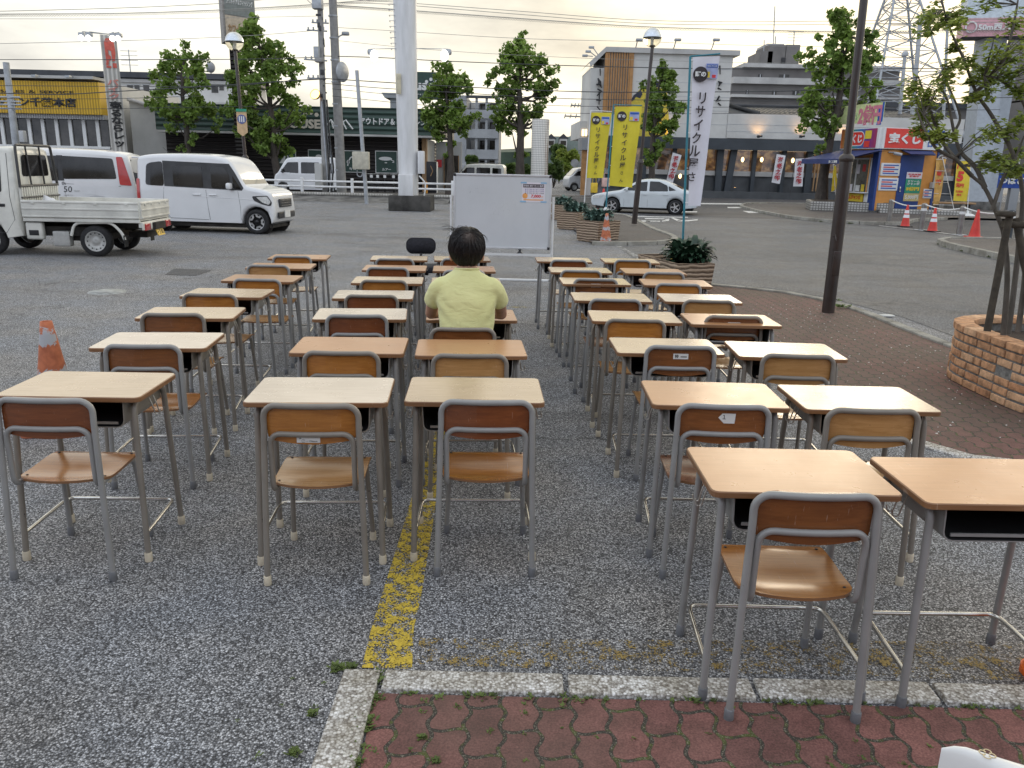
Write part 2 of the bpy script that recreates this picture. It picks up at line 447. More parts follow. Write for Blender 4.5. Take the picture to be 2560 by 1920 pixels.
strip('yellow_line', [((-.5, 9.88), (-.5, 9.99)), ((.9, 9.95), (.9, 10.06))], .0045, m_yel3)
strip('white_line', [((2.27, 18.4), (2.39, 18.4)), ((2.37, 16.2), (2.49, 16.2)), ((2.5, 13.5), (2.62, 13.5))], .0085, m_wht2)
def pxpoly(name, pts, z, m, dd=False):
 return sheet(name, [tuple(G(x, y)[:2]) for x, y in pts], z, m)
pxpoly('white_line', [(1740, 508), (2060, 511), (2060, 513.5), (1740, 511)], .0125, m_wht)
pxpoly('white_line', [(1818, 518), (1868, 518), (1870, 521), (1820, 521)], .0125, m_wht)
pxpoly('white_line', [(1915, 519), (2030, 520.5), (2030, 523), (1920, 522)], .0125, m_wht)
pxpoly('white_line', [(1856, 528), (1908, 528.5), (1922, 533), (1872, 533)], .0125, m_wht)
pxpoly('white_line', [(1958, 529), (2010, 530), (2030, 535), (1980, 534.5)], .0125, m_wht)
pxpoly('white_line', [(1560, 541), (1720, 543), (1720, 545), (1560, 543)], .0125, m_wht)
pxpoly('white_line', [(1374, 507), (1416, 507.5), (1416, 509.5), (1374, 509)], .0125, m_wht)
pxpoly('white_line', [(1690, 529), (1743, 529), (1743, 531.5), (1690, 531.5)], .0125, m_wht)
# painted stop word on the driveway mouth, seen end on
for pts in ([(1572, 546), (1580, 546), (1600, 553), (1592, 554)], [(1592, 552), (1625, 552), (1625, 555), (1592, 555)], [(1612, 546), (1672, 547), (1672, 549), (1612, 548.5)],
   [(1660, 547), (1674, 548), (1672, 553), (1655, 555), (1655, 552.5), (1664, 551)], [(1615, 552.5), (1650, 553), (1650, 555), (1615, 554.5)],
   [(1676, 545), (1684, 545), (1704, 552), (1694, 554)], [(1694, 551.5), (1722, 551), (1745, 549), (1744, 551.5), (1722, 554), (1694, 554.5)]):
 pxpoly('white_line', pts, .0125, m_wht)
m_patch = asphalt('patch_asphalt', [(0, (.07, .07, .072)), (.5, (.12, .12, .124)), (1, (.19, .19, .19))], 110, tint_b=(.85, .85, .85), bump=.3)
sheet('asphalt_patch', [(-5.27, 12.16), (-5.42, 12.87), (-4.79, 12.80), (-4.78, 12.09)], .004, m_patch)
m_cover = mat('manhole_steel', (.30, .31, .30), .55, var=.3, scale=9, bump=.3, bscale=30)
mh = G(268, 730); b = MB(); b.lathe([(0, .012), (.20, .012), (.205, .004), (.23, .004), (.235, 0)][::-1], 28, 0, c=(mh.x, mh.y, 0))
tag(b.build('manhole_cover', m_cover), 'pale round manhole cover in the asphalt left of the desks', 'manhole cover')
# near paved walk with granite kerb; level with the lot
sheet('paving', [(-.435, 2.31), (6.5, 2.28), (6.5, -3), (-.36, -3), (-.41, 1.9)], .006, m_pav)
kb = MB()
xs = [-.425, .205, .845, 1.46, 2.07, 2.7, 3.32, 3.95, 4.6]
for i in range(len(xs) - 1):
 x0, x1 = xs[i] + (.009 if i else .012), xs[i + 1] - .009
 kb.box(((x0 + x1) / 2, 2.375 - .012 * (i % 2) * .3, -.06), (x1 - x0, .105, .152), bev=.006)
for y0, y1 in ((1.66, 2.425), (.9, 1.645), (.14, .885), (-.62, .125)):
 kb.box((-.505 + (2.4 - (y0 + y1) / 2) * .035, (y0 + y1) / 2, -.06), (.125, y1 - y0, .154), bev=.006)
struct(kb.build('kerb', m_kerb))
# right-hand paved island with curved kerb
outer = [(2.40, 12.62), (2.95, 12.36), (3.62, 11.97), (4.08, 11.50), (4.38, 10.58), (4.47, 9.26), (4.50, 8.2), (4.72, 7.0), (5.2, 5.9), (6.2, 4.9)]
inner = [(2.62, 12.4), (2.62, 7.6), (2.64, 5.2), (2.78, 4.86), (3.1, 4.70), (4.5, 4.62), (6.2, 4.6)]
def smooth2(pts, n=6):
 out = []
 P = [Vector((p[0], p[1], 0)) for p in pts]
 for i in range(len(P) - 1):
  p0, p1, p2, p3 = P[max(i - 1, 0)], P[i], P[i + 1], P[min(i + 2, len(P) - 1)]
  for k in range(n):
   t = k / n
   q = .5 * ((2 * p1) + (-p0 + p2) * t + (2 * p0 - 5 * p1 + 4 * p2 - p3) * t * t + (-p0 + 3 * p1 - 3 * p2 + p3) * t ** 3)
   out.append((q.x, q.y))
 out.append(pts[-1]); return out
oc = smooth2(outer)
sheet('paving', oc + inner[::-1], .006, m_pav2)
def kerb_run(name, pts, w, h0, h1, m, L=.6, gap=.012, closed=False):
 """kerb stones laid along a line, each its own block"""
 b = MB(); P = [Vector((p[0], p[1], 0)) for p in pts]
 seg = []
 acc = [P[0]]; d = 0
 for a, c in zip(P, P[1:]):
  l = (c - a).length; t = 0
  while d + (l - t) >= L:
   t += L - d; q = a + (c - a) * (t / l); acc.append(q); seg.append(acc); acc = [q]; d = 0
  d += l - t; acc.append(c)
 if len(acc) > 1: seg.append(acc)
 for s_ in seg:
  a, c = s_[0], s_[-1]; dd = c - a; l = dd.length
  if l < .05: continue
  M_ = Matrix.Translation(((a.x + c.x) / 2, (a.y + c.y) / 2, (h0 + h1) / 2)) @ Matrix.Rotation(math.atan2(dd.y, dd.x), 4, 'Z')
  b.box((0, 0, 0), (l - gap, w, h1 - h0), M=M_, bev=.012)
 return struct(b.build(name, m))
kerb_run('kerb', oc, .12, -.1, .03, m_ckerb)
kerb_run('kerb', [(2.60, 12.3), (2.6, 7.6), (2.61, 5.2)], .12, -.1, .012, m_kerb, .61)
kerb_run('kerb', [(2.62, 5.12), (2.80, 4.80), (3.1, 4.64), (4.5, 4.56), (6.2, 4.54)], .12, -.1, .012, m_kerb, .45)
# planter island with the second lamp
islA = [(1.75, 18.55), (2.42, 18.62), (3.2, 18.95), (3.82, 19.7), (4.02, 21.0), (3.92, 23.2), (3.95, 25.2), (4.0, 28.5), (3.9, 30.2), (3.2, 31.5), (1.9, 33.0), (1.5, 30), (1.55, 24)]
sheet('traffic_island', islA, .06, m_iso)
kerb_run('kerb', smooth2(islA[:10], 4), .14, -.1, .09, m_ckerb, .8)
# lottery-stall island and the one in front of the near tree
islK = [(10.35, 33.6), (10.4, 31.2), (10.9, 29.5), (11.7, 28.7), (13.4, 28.6), (15.0, 31), (17.5, 33), (22, 33), (26, 37), (24, 43), (14, 44.5), (11.2, 41), (10.4, 36)]
sheet('traffic_island', islK, .09, m_iso)
kerb_run('kerb', smooth2(islK[:6] + [(17, 32.6)], 5), .15, -.1, .12, m_ckerb, .8)
kerb_run('kerb', smooth2([(10.35, 33.6), (10.4, 36), (11.2, 41), (14, 44.5), (24, 43)], 5), .15, -.1, .12, m_ckerb, .8)
islR = [(13.2, 21.9), (11.7, 21.8), (10.95, 21.1), (10.55, 20.0), (10.4, 18.6), (10.3, 17.2), (10.2, 14), (14, 12), (22, 16), (22, 24)]
sheet('traffic_island', islR, .11, m_iso)
kerb_run('kerb', smooth2(islR[:7], 5), .15, -.1, .14, m_ckerb, .9)
# forecourt tarmac of the stall
sheet('forecourt', [(12.0, 28.3), (12.9, 25.0), (13.2, 22.2), (22, 24.3), (40, 30), (40, 45), (24, 43), (26, 37), (22, 33), (17.5, 33), (15, 31), (13.4, 28.6)], .0125, m_road)
strip('white_line', [((12.3, 27.9), (12.38, 28.0)), ((12.95, 25.0), (13.05, 25.1)), ((13.1, 22.3), (13.2, 22.3))], .0165, m_wht)
strip('white_line', [((14.2, 23.2), (14.2, 23.4)), ((19.5, 24.3), (19.5, 24.5))], .0165, m_wht)
# low tiled wall and concrete slope between the lot and the road
m_conc = mat('old_concrete', (.14, .135, .125), .9, var=.4, scale=2.2, bump=.4, bscale=40)
def tile_mat(name, tw, th, col, grout, mortar=.012, rx=0):
 s = NB(name); c = s.n('ShaderNodeTexCoord'); sep = s.n('ShaderNodeSeparateXYZ'); s.l(c.outputs['Object'], sep.inputs[0])
 cmb = s.n('ShaderNodeCombineXYZ'); s.l(s.math('ADD', sep.outputs[0], sep.outputs[1]), cmb.inputs[0]); s.l(sep.outputs[2], cmb.inputs[1])
 b = s.n('ShaderNodeTexBrick', offset=0.0); b.inputs['Scale'].default_value = 1
 b.inputs['Brick Width'].default_value = tw; b.inputs['Row Height'].default_value = th; b.inputs['Mortar Size'].default_value = mortar
 b.inputs['Color1'].default_value = (*col, 1); b.inputs['Color2'].default_value = (*[k * .86 for k in col], 1); b.inputs['Mortar'].default_value = (*grout, 1)
 s.l(cmb.outputs[0], b.inputs['Vector'])
 cc = s.mix(.6, b.outputs['Color'], s.ramp(s.noise(c.outputs['Object'], 2.5, 5, .65), [(.3, (.6, .57, .5)), (.6, (1.05, 1.05, 1.05))]), 'MULTIPLY')
 s.set(Base_Color=cc, Roughness=.5); s.bump(b.outputs['Fac'], -.3, .01); return s.m
m_tile = tile_mat('white_wall_tile', .12, .09, (.62, .60, .55), (.2, .19, .17))
w = thing('low_wall', 'low wall capped with white tiles under the roadside guardrail', 'wall', (0, 37.6, 0))
b = MB(); b.box((-24, .1, .12), (42.0, .25, .24)); b.add([(-45, -1.4, .005), (-3, -1.4, .005), (-3, -.02, .2), (-45, -.02, .2)], [(0, 1, 2, 3)]); b.build('base', m_conc, w)
b = MB(); b.box((-24, .1, .30), (42.1, .30, .12), bev=.015); b.build('tile_course', m_tile, w)
m_white = mat('white_paint', (.72, .72, .71), .45, var=.1, scale=3)
rail = thing('guardrail', 'white two-bar pipe guardrail along the road behind the parked cars', 'guardrail', (0, 37.7, .36))
for i in range(11):
 b = MB(); x = -2.9 - i * 2.28; b.box((x, 0, .30), (.13, .10, .66), bev=.02); b.build('post', m_white, rail)
for z in (.24, .48):
 b = MB(); b.tube([(-2.3, -.0, z), (-26.5, -.0, z)], .045, 8); b.build('rail', m_white, rail)
# short return of rail seen right of the whiteboard
b = MB(); b.tube([(1.5, -3.6 + 0, .30), (2.6, -5, .30)], .03, 6)
# weeds in the joints
m_weed = mat('weed_green', (.10, .14, .03), .7, var=.35, scale=30)
rnd = random.Random(5)
b = MB()
def tuft(x, y, z, r, n):
 for _ in range(n):
  a = rnd.uniform(0, 2 * PI); d = rnd.uniform(0, r); px, py = x + d * math.cos(a), y + d * math.sin(a)
  l = rnd.uniform(.35, 1) * r * .8 + .004; a2 = rnd.uniform(0, 2 * PI); wd = l * .28
  ux, uy = math.cos(a2), math.sin(a2); hz = l * rnd.uniform(.25, .9)
  b.add([(px, py, z), (px + ux * l * .5 - uy * wd, py + uy * l * .5 + ux * wd, z + hz * .7), (px + ux * l, py + uy * l, z + hz), (px + ux * l * .5 + uy * wd, py + uy * l * .5 - ux * wd, z + hz * .7)], [(0, 1, 2, 3)])
for _ in range(46): tuft(rnd.uniform(-.43, 1.9), 2.305 + rnd.uniform(-.012, .01), .004, rnd.uniform(.008, .022), 12)
for _ in range(30): tuft(-.432 + rnd.uniform(-.014, .012), rnd.uniform(1.9, 2.42), .004, rnd.uniform(.01, .028), 16)
for _ in range(70):
 i, j = rnd.randint(-4, 18), rnd.randint(-4, 1)
 tuft(-.4 + i * .1125 + rnd.uniform(-.01, .01) + .02, 2.25 + j * .1125 + rnd.uniform(-.03, .03), .005, rnd.uniform(.005, .013), 10)
for x, y, r in ((-.585, 2.44, .026), (-.61, 2.2, .018), (-.535, 2.45, .02), (-.62, 2.02, .018), (-.25, 2.1, .014), (-.2, 2.0, .014)): tuft(x, y, .004, r, 60)
for x, y in ((10.5, 19.9), (10.35, 18.9), (10.9, 21.0), (10.7, 20.6), (10.25, 17.6), (10.9, 29.4), (11.6, 28.6), (10.4, 31.0), (4.3, 10.9), (4.25, 10.4), (3.9, 20.6), (4.0, 20.2), (10.3, 34)):
 tuft(x, y, .02, .07, 40); tuft(x + .12, y + .05, .02, .05, 30)
tag(b.build('weeds', m_weed), kind='stuff')
# ================================================================ school furniture
def wood_mat(name, a, b, rough, coat, grain=(3, 46, 40), gmix=.5):
 s = NB(name); oi = s.n('ShaderNodeObjectInfo')
 c = s.n('ShaderNodeTexCoord'); add = s.n('ShaderNodeVectorMath', operation='ADD')
 s.l(c.outputs['Object'], add.inputs[0])
 mul_ = s.n('ShaderNodeVectorMath', operation='SCALE'); s.l(oi.outputs['Location'], mul_.inputs[0]); mul_.inputs['Scale'].default_value = 3.7
 s.l(mul_.outputs[0], add.inputs[1])
 mp_ = s.n('ShaderNodeMapping'); mp_.inputs['Scale'].default_value = grain; s.l(add.outputs[0], mp_.inputs[0])
 f = s.noise(mp_.outputs[0], 1.6, 5, .65, .6)
 f2 = s.noise(add.outputs[0], 4, 3)
 col = s.ramp(f, [(.32, b), (.62, a)])
 col = s.mix(gmix, col, s.ramp(f2, [(.3, (.8, .78, .76)), (.65, (1.08, 1.08, 1.08))]), 'MULTIPLY')
 mk = s.noise(add.outputs[0], 34, 3, .8); col = s.mix(s.ramp(mk, [(.66, (0, 0, 0)), (.72, (.35, .35, .35))]), col, (.10, .06, .035))
 mp2 = s.n('ShaderNodeMapping'); mp2.inputs['Scale'].default_value = (90, 3, 9); mp2.inputs['Rotation'].default_value = (0, 0, .7); s.l(add.outputs[0], mp2.inputs[0])
 col = s.mix(s.ramp(s.noise(mp2.outputs[0], 3, 2), [(.70, (0, 0, 0)), (.76, (.25, .25, .25))]), col, (.8, .7, .58))
 hv = s.n('ShaderNodeHueSaturation'); s.l(col, hv.inputs['Color'])
 s.l(s.math('MULTIPLY_ADD', oi.outputs['Random'], .22, .89), hv.inputs['Value'])
 sm = s.noise(add.outputs[0], 9, 4, .7)
 s.set(Base_Color=hv.outputs[0], Coat_Weight=coat, Coat_Roughness=rough * .8)
 s.set(Roughness=s.math('MULTIPLY_ADD', sm, rough * .6, rough * .7))
 MATS[name] = s.m; return s.m
top_pale = wood_mat('desk_top_maple', (.62, .475, .315), (.52, .385, .24), .26, .2)
top_white = wood_mat('desk_top_bleached', (.70, .60, .48), (.62, .52, .40), .26, .22)
top_tan = wood_mat('desk_top_tan', (.50, .265, .125), (.44, .225, .10), .30, .12, gmix=.3)
edge_br = wood_mat('desk_edge_ply', (.27, .135, .06), (.17, .08, .035), .4, .2, (2, 2, 260))
ply_or = wood_mat('chair_ply_orange', (.47, .19, .038), (.34, .125, .022), .2, .35, (3, 40, 40))
ply_red = wood_mat('chair_ply_redbrown', (.23, .068, .02), (.15, .042, .013), .24, .5, (3, 40, 40))
ply_dark = wood_mat('chair_ply_brown', (.24, .085, .024), (.16, .055, .016), .24, .5, (3, 40, 40))
ply_pale = wood_mat('chair_ply_honey', (.50, .27, .10), (.38, .19, .06), .24, .4, (2, 36, 36))
def paint_steel(name, col, chips=True):
 s = NB(name); co = s.coord('Object')
 c = s.ramp(s.noise(co, 7, 4), [(.3, tuple(k * .86 for k in col)), (.65, tuple(k * 1.06 for k in col))])
 ch = s.ramp(s.noise(co, 26, 6, .75), [(.66, (0, 0, 0)), (.69, (1, 1, 1))])
 c = s.mix(ch, c, (.035, .03, .028))
 s.set(Base_Color=c, Roughness=.38, Coat_Weight=.15); MATS[name] = s.m; return s.m
st_grey = paint_steel('frame_cool_grey', (.29, .287, .278))
st_warm = paint_steel('frame_warm_grey', (.235, .21, .178))
m_chrome = mat('footrest_chrome', (.62, .61, .58), .22, metal=1.0, var=.15, scale=14)
m_cream = mat('cap_cream', (.62, .55, .42), .55, var=.12, scale=20)
m_capg = mat('cap_grey', (.16, .165, .175), .65, var=.15, scale=20)
m_tray = mat('tray_black', (.02, .02, .021), .42, var=.3, scale=5)
m_wire = mat('hook_wire', (.5, .49, .46), .3, metal=.8)
m_stick = mat('sticker_white', (.72, .71, .68), .5, var=.06)
m_ink = mat('ink_black', (.02, .02, .022), .6)
m_rivet = mat('rivet_dark', (.03, .022, .02), .5)
DW, DD, DH = .593, .415, .735
def make_desk():
 t = thing('school_desk', 'x', 'desk', group='school desks in rows')
 b = MB(); pl = rrect(DW, DD, .026, 5)
 pin = rrect(DW - .007, DD - .007, .024, 5)
 n = len(pl); z0, z1 = DH - .020, DH
 b.add([(x, y, z1) for x, y in pin], [tuple(range(n))], 0)
 b.add([(x, y, z1) for x, y in pin] + [(x, y, z1 - .0035) for x, y in pl], [(i, n + i, n + (i + 1) % n, (i + 1) % n) for i in range(n)], 1, True)
 b.add([(x, y, z1 - .0035) for x, y in pl] + [(x, y, z0) for x, y in pl], [(i, n + i, n + (i + 1) % n, (i + 1) % n) for i in range(n)], 1, False)
 b.add([(x, y, z0) for x, y in pl], [tuple(range(n))[::-1]], 1)
 b.build('tabletop', [top_pale, edge_br], t)
 lx, ly = .262, .190
 for sx in (-1, 1):
  for sy in (-1, 1):
   p = fillet([(sx * lx, sy * ly, .035), (sx * (lx - .014), sy * (ly - .038), DH - .036), (sx * (lx - .014), 0, DH - .036)], .055, 6)
   b = MB(); b.tube(p, .0128, 10); lg = b.build('leg', st_grey, t)
   b = MB(); b.lathe([(.0155, .001), (.0168, .006), (.0160, .040), (.0152, .042), (.0130, .042)], 12, c=(sx * lx, sy * ly, 0)); b.build('foot_cap', m_capg, lg)
 # open book tray under the top, opening towards the pupil
 b = MB(); w, dp, h = .445, .335, .115; zt = DH - .0205; y0 = -.185; cr = .03
 prof = [(-w / 2, zt), (-w / 2 + .004, zt - h + cr)] + [(-w / 2 + .004 + cr - cr * math.cos(R(a)), zt - h + cr - cr * math.sin(R(a))) for a in (30, 60, 90)]
 prof = prof + [(-x, z) for x, z in prof[::-1]]
 th = .0035; m_ = len(prof)
 cx_, cz_ = 0, zt - h / 2
 inn = [(x * (1 - .018), zt if z > zt - .001 else cz_ + (z - cz_) * .93) for x, z in prof]
 fr = [(x, y0, z) for x, z in prof]; bk = [(x, y0 + dp, z) for x, z in prof]
 fi = [(x, y0, z) for x, z in inn]; bi = [(x, y0 + dp - th, z) for x, z in inn]
 b.add(fr + bk, [(i, m_ + i, m_ + i + 1, i + 1) for i in range(m_ - 1)], 1, True)
 b.add(fi + bi, [(i, i + 1, m_ + i + 1, m_ + i) for i in range(m_ - 1)], 0, True)
 b.add(fr + fi, [(i, i + 1, m_ + i + 1, m_ + i) for i in range(m_ - 1)], 1)
 b.add(bk, [tuple(range(m_))], 1); b.add(bi, [tuple(range(m_))[::-1]], 0)
 b.box((0, y0 + .012, zt - h + .017), (w - .07, .006, .010), 1)
 b.build('book_tray', [m_tray, st_grey], t)
 for sx in (-1, 1):
  b = MB(); b.box((sx * .236, .02, DH - .060), (.006, .25, .075), bev=.002); b.build('side_plate', st_grey, t)
 b = MB(); lz = .135
 b.tube(fillet([(-.258, -.176, lz - .012), (-.249, .10, lz), (-.243, .168, lz), (.243, .168, lz), (.249, .10, lz), (.258, -.176, lz - .012)], .06, 6), .0085, 8)
 b.build('footrest_bar', m_chrome, t)
 for sx in (-1, 1):
  for dy in (.0, .035):
   pass
  b = MB()
  for dy in (-.03, .01):
   p = fillet([(sx * .262, dy, DH - .05), (sx * .276, dy, DH - .09), (sx * .28, dy + .005, DH - .125), (sx * .296, dy + .012, DH - .128), (sx * .300, dy + .014, DH - .105)], .014, 4)
   b.tube(p, .0028, 6)
  b.build('bag_hook', m_wire, t)
 return t
def curved_panel(w, h, th, r, sag, nx=12, nz=4, corner=.03):
 """thin plywood panel in XZ bowed along y"""
 pass
def make_chair():
 t = thing('school_chair', 'x', 'chair', group='school chairs behind the desks')
 # local frame: sitter faces +y, back at -y
 # seat: bowed plywood with rounded rear corners
 nx, ny = 16, 12; w2, d = .186, .36; zs = .425
 def outline(v):                       # half width along depth, v 0 rear .. 1 front
  if v < .22: return w2 * (.72 + .28 * math.sin(v / .22 * PI / 2))
  return w2
 up = []; lo = []
 for j in range(ny + 1):
  v = j / ny
  for i in range(nx + 1):
   u = -1 + 2 * i / nx
   hw = outline(v); x = u * hw
   yy = -.165 + v * d
   if v == 0: yy += 0
   yy -= (.028 * (1 - (u * .9) ** 2)) * max(0, 1 - v * 5)
   dish = -.016 * math.exp(-((v - .32) / .28) ** 2) * (1 - .55 * u * u) - .010 * max(0, (v - .82) / .18) ** 2 + .008 * max(0, .14 - v) / .14
   up.append((x, yy, zs + dish)); lo.append((x, yy, zs + dish - .0105))
 b = MB(); N = nx + 1
 f = [(j * N + i, j * N + i + 1, (j + 1) * N + i + 1, (j + 1) * N + i) for j in range(ny) for i in range(nx)]
 b.add(up, f, 0, True); b.add(lo, [q[::-1] for q in f], 0, True)
 ring = [i for i in range(nx + 1)] + [j * N + nx for j in range(1, ny + 1)] + [ny * N + i for i in range(nx - 1, -1, -1)] + [j * N for j in range(ny - 1, 0, -1)]
 k = len(ring)
 b.add([up[i] for i in ring] + [lo[i] for i in ring], [(i, k + i, k + (i + 1) % k, (i + 1) % k) for i in range(k)], 1, False)
 seat = b.build('seat', [ply_or, edge_br], t)
 b = MB()
 for sx in (-1, 1):
  for y in (-.10, .155):
   b.lathe([(0, .0032), (.004, .003), (.0062, 0)], 8, c=(sx * .160, y, zs - .0075 if y < 0 else zs - .001))
 b.build('rivet', m_rivet, seat)
 # back: outer loop carries the rear legs
 hw, hb = .186, .203
 def bow(x, y0): return y0 - .022 * (1 - (x / hw) ** 2)
 top = .772
 pts = [(-hb, -.213, .035), (-hw, -.190, top - .09)]
 arch = [(-hw, top)] + [(hw, top)]
 arc = []
 n = 16
 rr = .052
 loop = []
 for a in range(0, 91, 15): loop.append((-hw + rr - rr * math.cos(R(a)), top - rr + rr * math.sin(R(a))))
 for k in range(1, 6): loop.append((-hw + rr + (2 * hw - 2 * rr) * k / 6, top))
 for a in range(90, -1, -15): loop.append((hw - rr + rr * math.cos(R(a)), top - rr + rr * math.sin(R(a))))
 P = pts[:1] + [(-hw - .004, -.196, top - .22), (-hw, -.190, top - .09)] + [(x, bow(x, -.188), z) for x, z in loop] + [(hw, -.190, top - .09), (hw + .004, -.196, top - .22), (hb, -.213, .035)]
 b = MB(); b.tube(P, .0122, 10); bf = b.build('back_frame', st_grey, t)
 for sx in (-1, 1):
  b = MB(); b.lathe([(.0150, .001), (.0164, .006), (.0156, .040), (.0148, .042), (.0122, .042)], 12, c=(sx * hb, -.213, 0)); b.build('foot_cap', m_capg, bf)
 # inner loop: lower back rail, seat rails and front legs in one bent tube each side
 hi = .164; zl = .655; rr = .045; loop = []
 for a in range(0, 91, 15): loop.append((-hi + rr - rr * math.cos(R(a)), zl - rr + rr * math.sin(R(a))))
 for k in range(1, 6): loop.append((-hi + rr + (2 * hi - 2 * rr) * k / 6, zl))
 for a in range(90, -1, -15): loop.append((hi - rr + rr * math.cos(R(a)), zl - rr + rr * math.sin(R(a))))
 side = fillet([(-hi, -.186, zl - .1), (-hi, -.182, .403), (-hi, .05, .404)], .045, 6)
 P = side[::-1] + [(x, bow(x, -.186), z) for x, z in loop] + [(-x, y, z) for x, y, z in side]
 b = MB(); b.tube(P, .0112, 10); b.build('back_rail', st_grey, t)
 for sx in (-1, 1):
  p = fillet([(sx * hi, .05, .404), (sx * hi, .158, .404), (sx * (hi + .018), .205, .035)], .045, 6)
  b = MB(); b.tube(p, .0112, 10); lg = b.build('leg', st_grey, t)
  b = MB(); b.lathe([(.0142, .001), (.0156, .006), (.0148, .040), (.014, .042), (.0112, .042)], 12, c=(sx * (hi + .018), .205, 0)); b.build('foot_cap', m_capg, lg)
 # backrest panel, bowed, in front of the rails
 b = MB(); pl = []
 W2, zt, zb = .176, top + .008, .622
 r1, r2 = .06, .03
 for a in range(0, 91, 15): pl.append((W2 - r1 + r1 * math.cos(R(a)), zt - r1 + r1 * math.sin(R(a))))
 for k in range(1, 9): pl.append((W2 - r1 - (2 * W2 - 2 * r1) * k / 9, zt))
 for a in range(90, 181, 15): pl.append((-W2 + r1 + r1 * math.cos(R(a)), zt - r1 + r1 * math.sin(R(a))))
 for a in range(180, 271, 30): pl.append((-W2 + r2 + r2 * math.cos(R(a)), zb + r2 + r2 * math.sin(R(a))))
 for k in range(1, 9): pl.append((-W2 + r2 + (2 * W2 - 2 * r2) * k / 9, zb - .012 * math.sin(PI * k / 9)))
 for a in range(270, 361, 30): pl.append((W2 - r2 + r2 * math.cos(R(a)), zb + r2 + r2 * math.sin(R(a))))
 bm = bmesh.new(); vs = [bm.verts.new((x, 0, z)) for x, z in pl]; bm.faces.new(vs)
 for k in range(-4, 5):
  bmesh.ops.bisect_plane(bm, geom=bm.verts[:] + bm.edges[:] + bm.faces[:], plane_co=(k * .04, 0, 0), plane_no=(1, 0, 0))
 ret = bmesh.ops.extrude_face_region(bm, geom=bm.faces[:])
 for v in [q for q in ret['geom'] if isinstance(q, bmesh.types.BMVert)]: v.co.y += .0105
 for v in bm.verts: v.co.y = bow(v.co.x, -.176) + v.co.y + (v.co.z - .70) * -.02
 bmesh.ops.recalc_face_normals(bm, faces=bm.faces[:])
 b.bm(bm, 0); b.build('backrest', [ply_or], t)
 return t
# x, y, turn, height offset measured from the photograph for each desk: key = column, place counted from the camera
DESKS = {'11': (-1.833, 3.374, 1.47, .012), '12': (-1.92, 4.285, 5.24, .01), '13': (-2.069, 5.127, 6.49, .008), '14': (-2.136, 5.994, 1.88, .004), '15': (-2.134, 6.836, 1.72, 0), '16': (-2.207, 7.661, 4.66, .004), '17': (-2.252, 8.494, 5.23, -.002),
 '21': (-.824, 3.389, 3.95, .006), '22': (-.875, 4.271, 3.4, .01), '23': (-1.003, 5.252, 6.37, .003), '24': (-1.063, 6.104, 5.05, -.002), '25': (-1.082, 6.913, 4.24, -.003), '26': (-1.142, 7.734, 3.81, 0), '27': (-1.223, 8.605, 5.53, -.003),
 '31': (-.164, 3.453, 2.49, .004), '32': (-.231, 4.326, 4.14, -.001), '33': (-.285, 5.341, 4.71, -.003), '34': (-.352, 6.13, 4.2, 0), '35': (-.415, 6.93, 4.4, 0), '36': (-.487, 7.791, 4.46, 0), '37': (-.569, 8.698, 6.75, -.003),
 '40': (.92, 2.52, -.03, .012), '41': (.906, 3.525, -1.09, -.011), '42': (.865, 4.503, 1.04, -.005), '43': (.812, 5.398, -.15, 0), '44': (.749, 6.244, .97, -.002), '45': (.704, 7.112, 2.51, 0), '46': (.635, 7.91, 2.12, -.002), '47': (.524, 8.802, 2.06, -.003),
 '50': (1.568, 2.503, 1.02, -.002), '51': (1.563, 3.538, .34, -.018), '52': (1.541, 4.495, -2.01, -.012), '53': (1.455, 5.371, -.15, -.001), '54': (1.443, 6.274, -.08, 0), '55': (1.42, 7.135, -1.31, 0), '56': (1.349, 7.918, 1.64, .002), '57': (1.249, 8.838, 1.95, -.002)}
TAN = {'22', '32', '33', '40', '50', '41', '53', '16', '15', '36', '26', '55', '56', '17'}
WHT = {'21', '12', '23', '24', '54'}
WARM_D = {'11', '21', '31', '12', '33', '23', '43', '42', '52', '51', '13', '46'}      # desks with warm grey frames and cream feet
COLN = {'1': 'leftmost column', '2': 'second column from the left', '3': 'middle column', '4': 'second column from the right', '5': 'rightmost column'}
def place_word(col, row):
 r = int(row) if col in '123' else int(row) + 1
 last = 7 if col in '123' else 8
 if r == 1: return 'nearest the camera'
 if r == last: return 'farthest from the camera'
 return {2: 'second', 3: 'third', 4: 'fourth', 5: 'fifth', 6: 'sixth', 7: 'seventh'}[r] + ' from the camera'
proto = make_desk(); first = True
for k in sorted(DESKS, key=lambda q: DESKS[q][1]):
 x, y, a, dh = DESKS[k]
 o = proto if first else copy_tree(proto); first = False
 o.location = (x, y, 0); o.rotation_euler = (0, 0, R(a)); o.scale = (1, 1, (DH + dh) / DH)
 tone = 'tan' if k in TAN else ('pale' if k in WHT else 'maple')
 o['label'] = f"{tone} topped school desk {place_word(k[0], k[1])} in the {COLN[k[0]]}"
 o['dk'] = k
DESK_OBJ = {o['dk']: o for o in C.objects if 'dk' in o.keys()}
for k, o in DESK_OBJ.items():
 del o['dk']
 fm, cm_ = (st_warm, m_cream) if k in WARM_D else (st_grey, m_capg)
 for ch in o.children:
  nme = ch.name.split('.')[0]
  if nme == 'tabletop': recolor(ch, top_tan if k in TAN else top_white if k in WHT else top_pale)
  elif nme in ('leg', 'side_plate'):
   recolor(ch, fm)
   for c2 in ch.children: recolor(c2, cm_)
  elif nme == 'book_tray': recolor(ch, fm, 1)
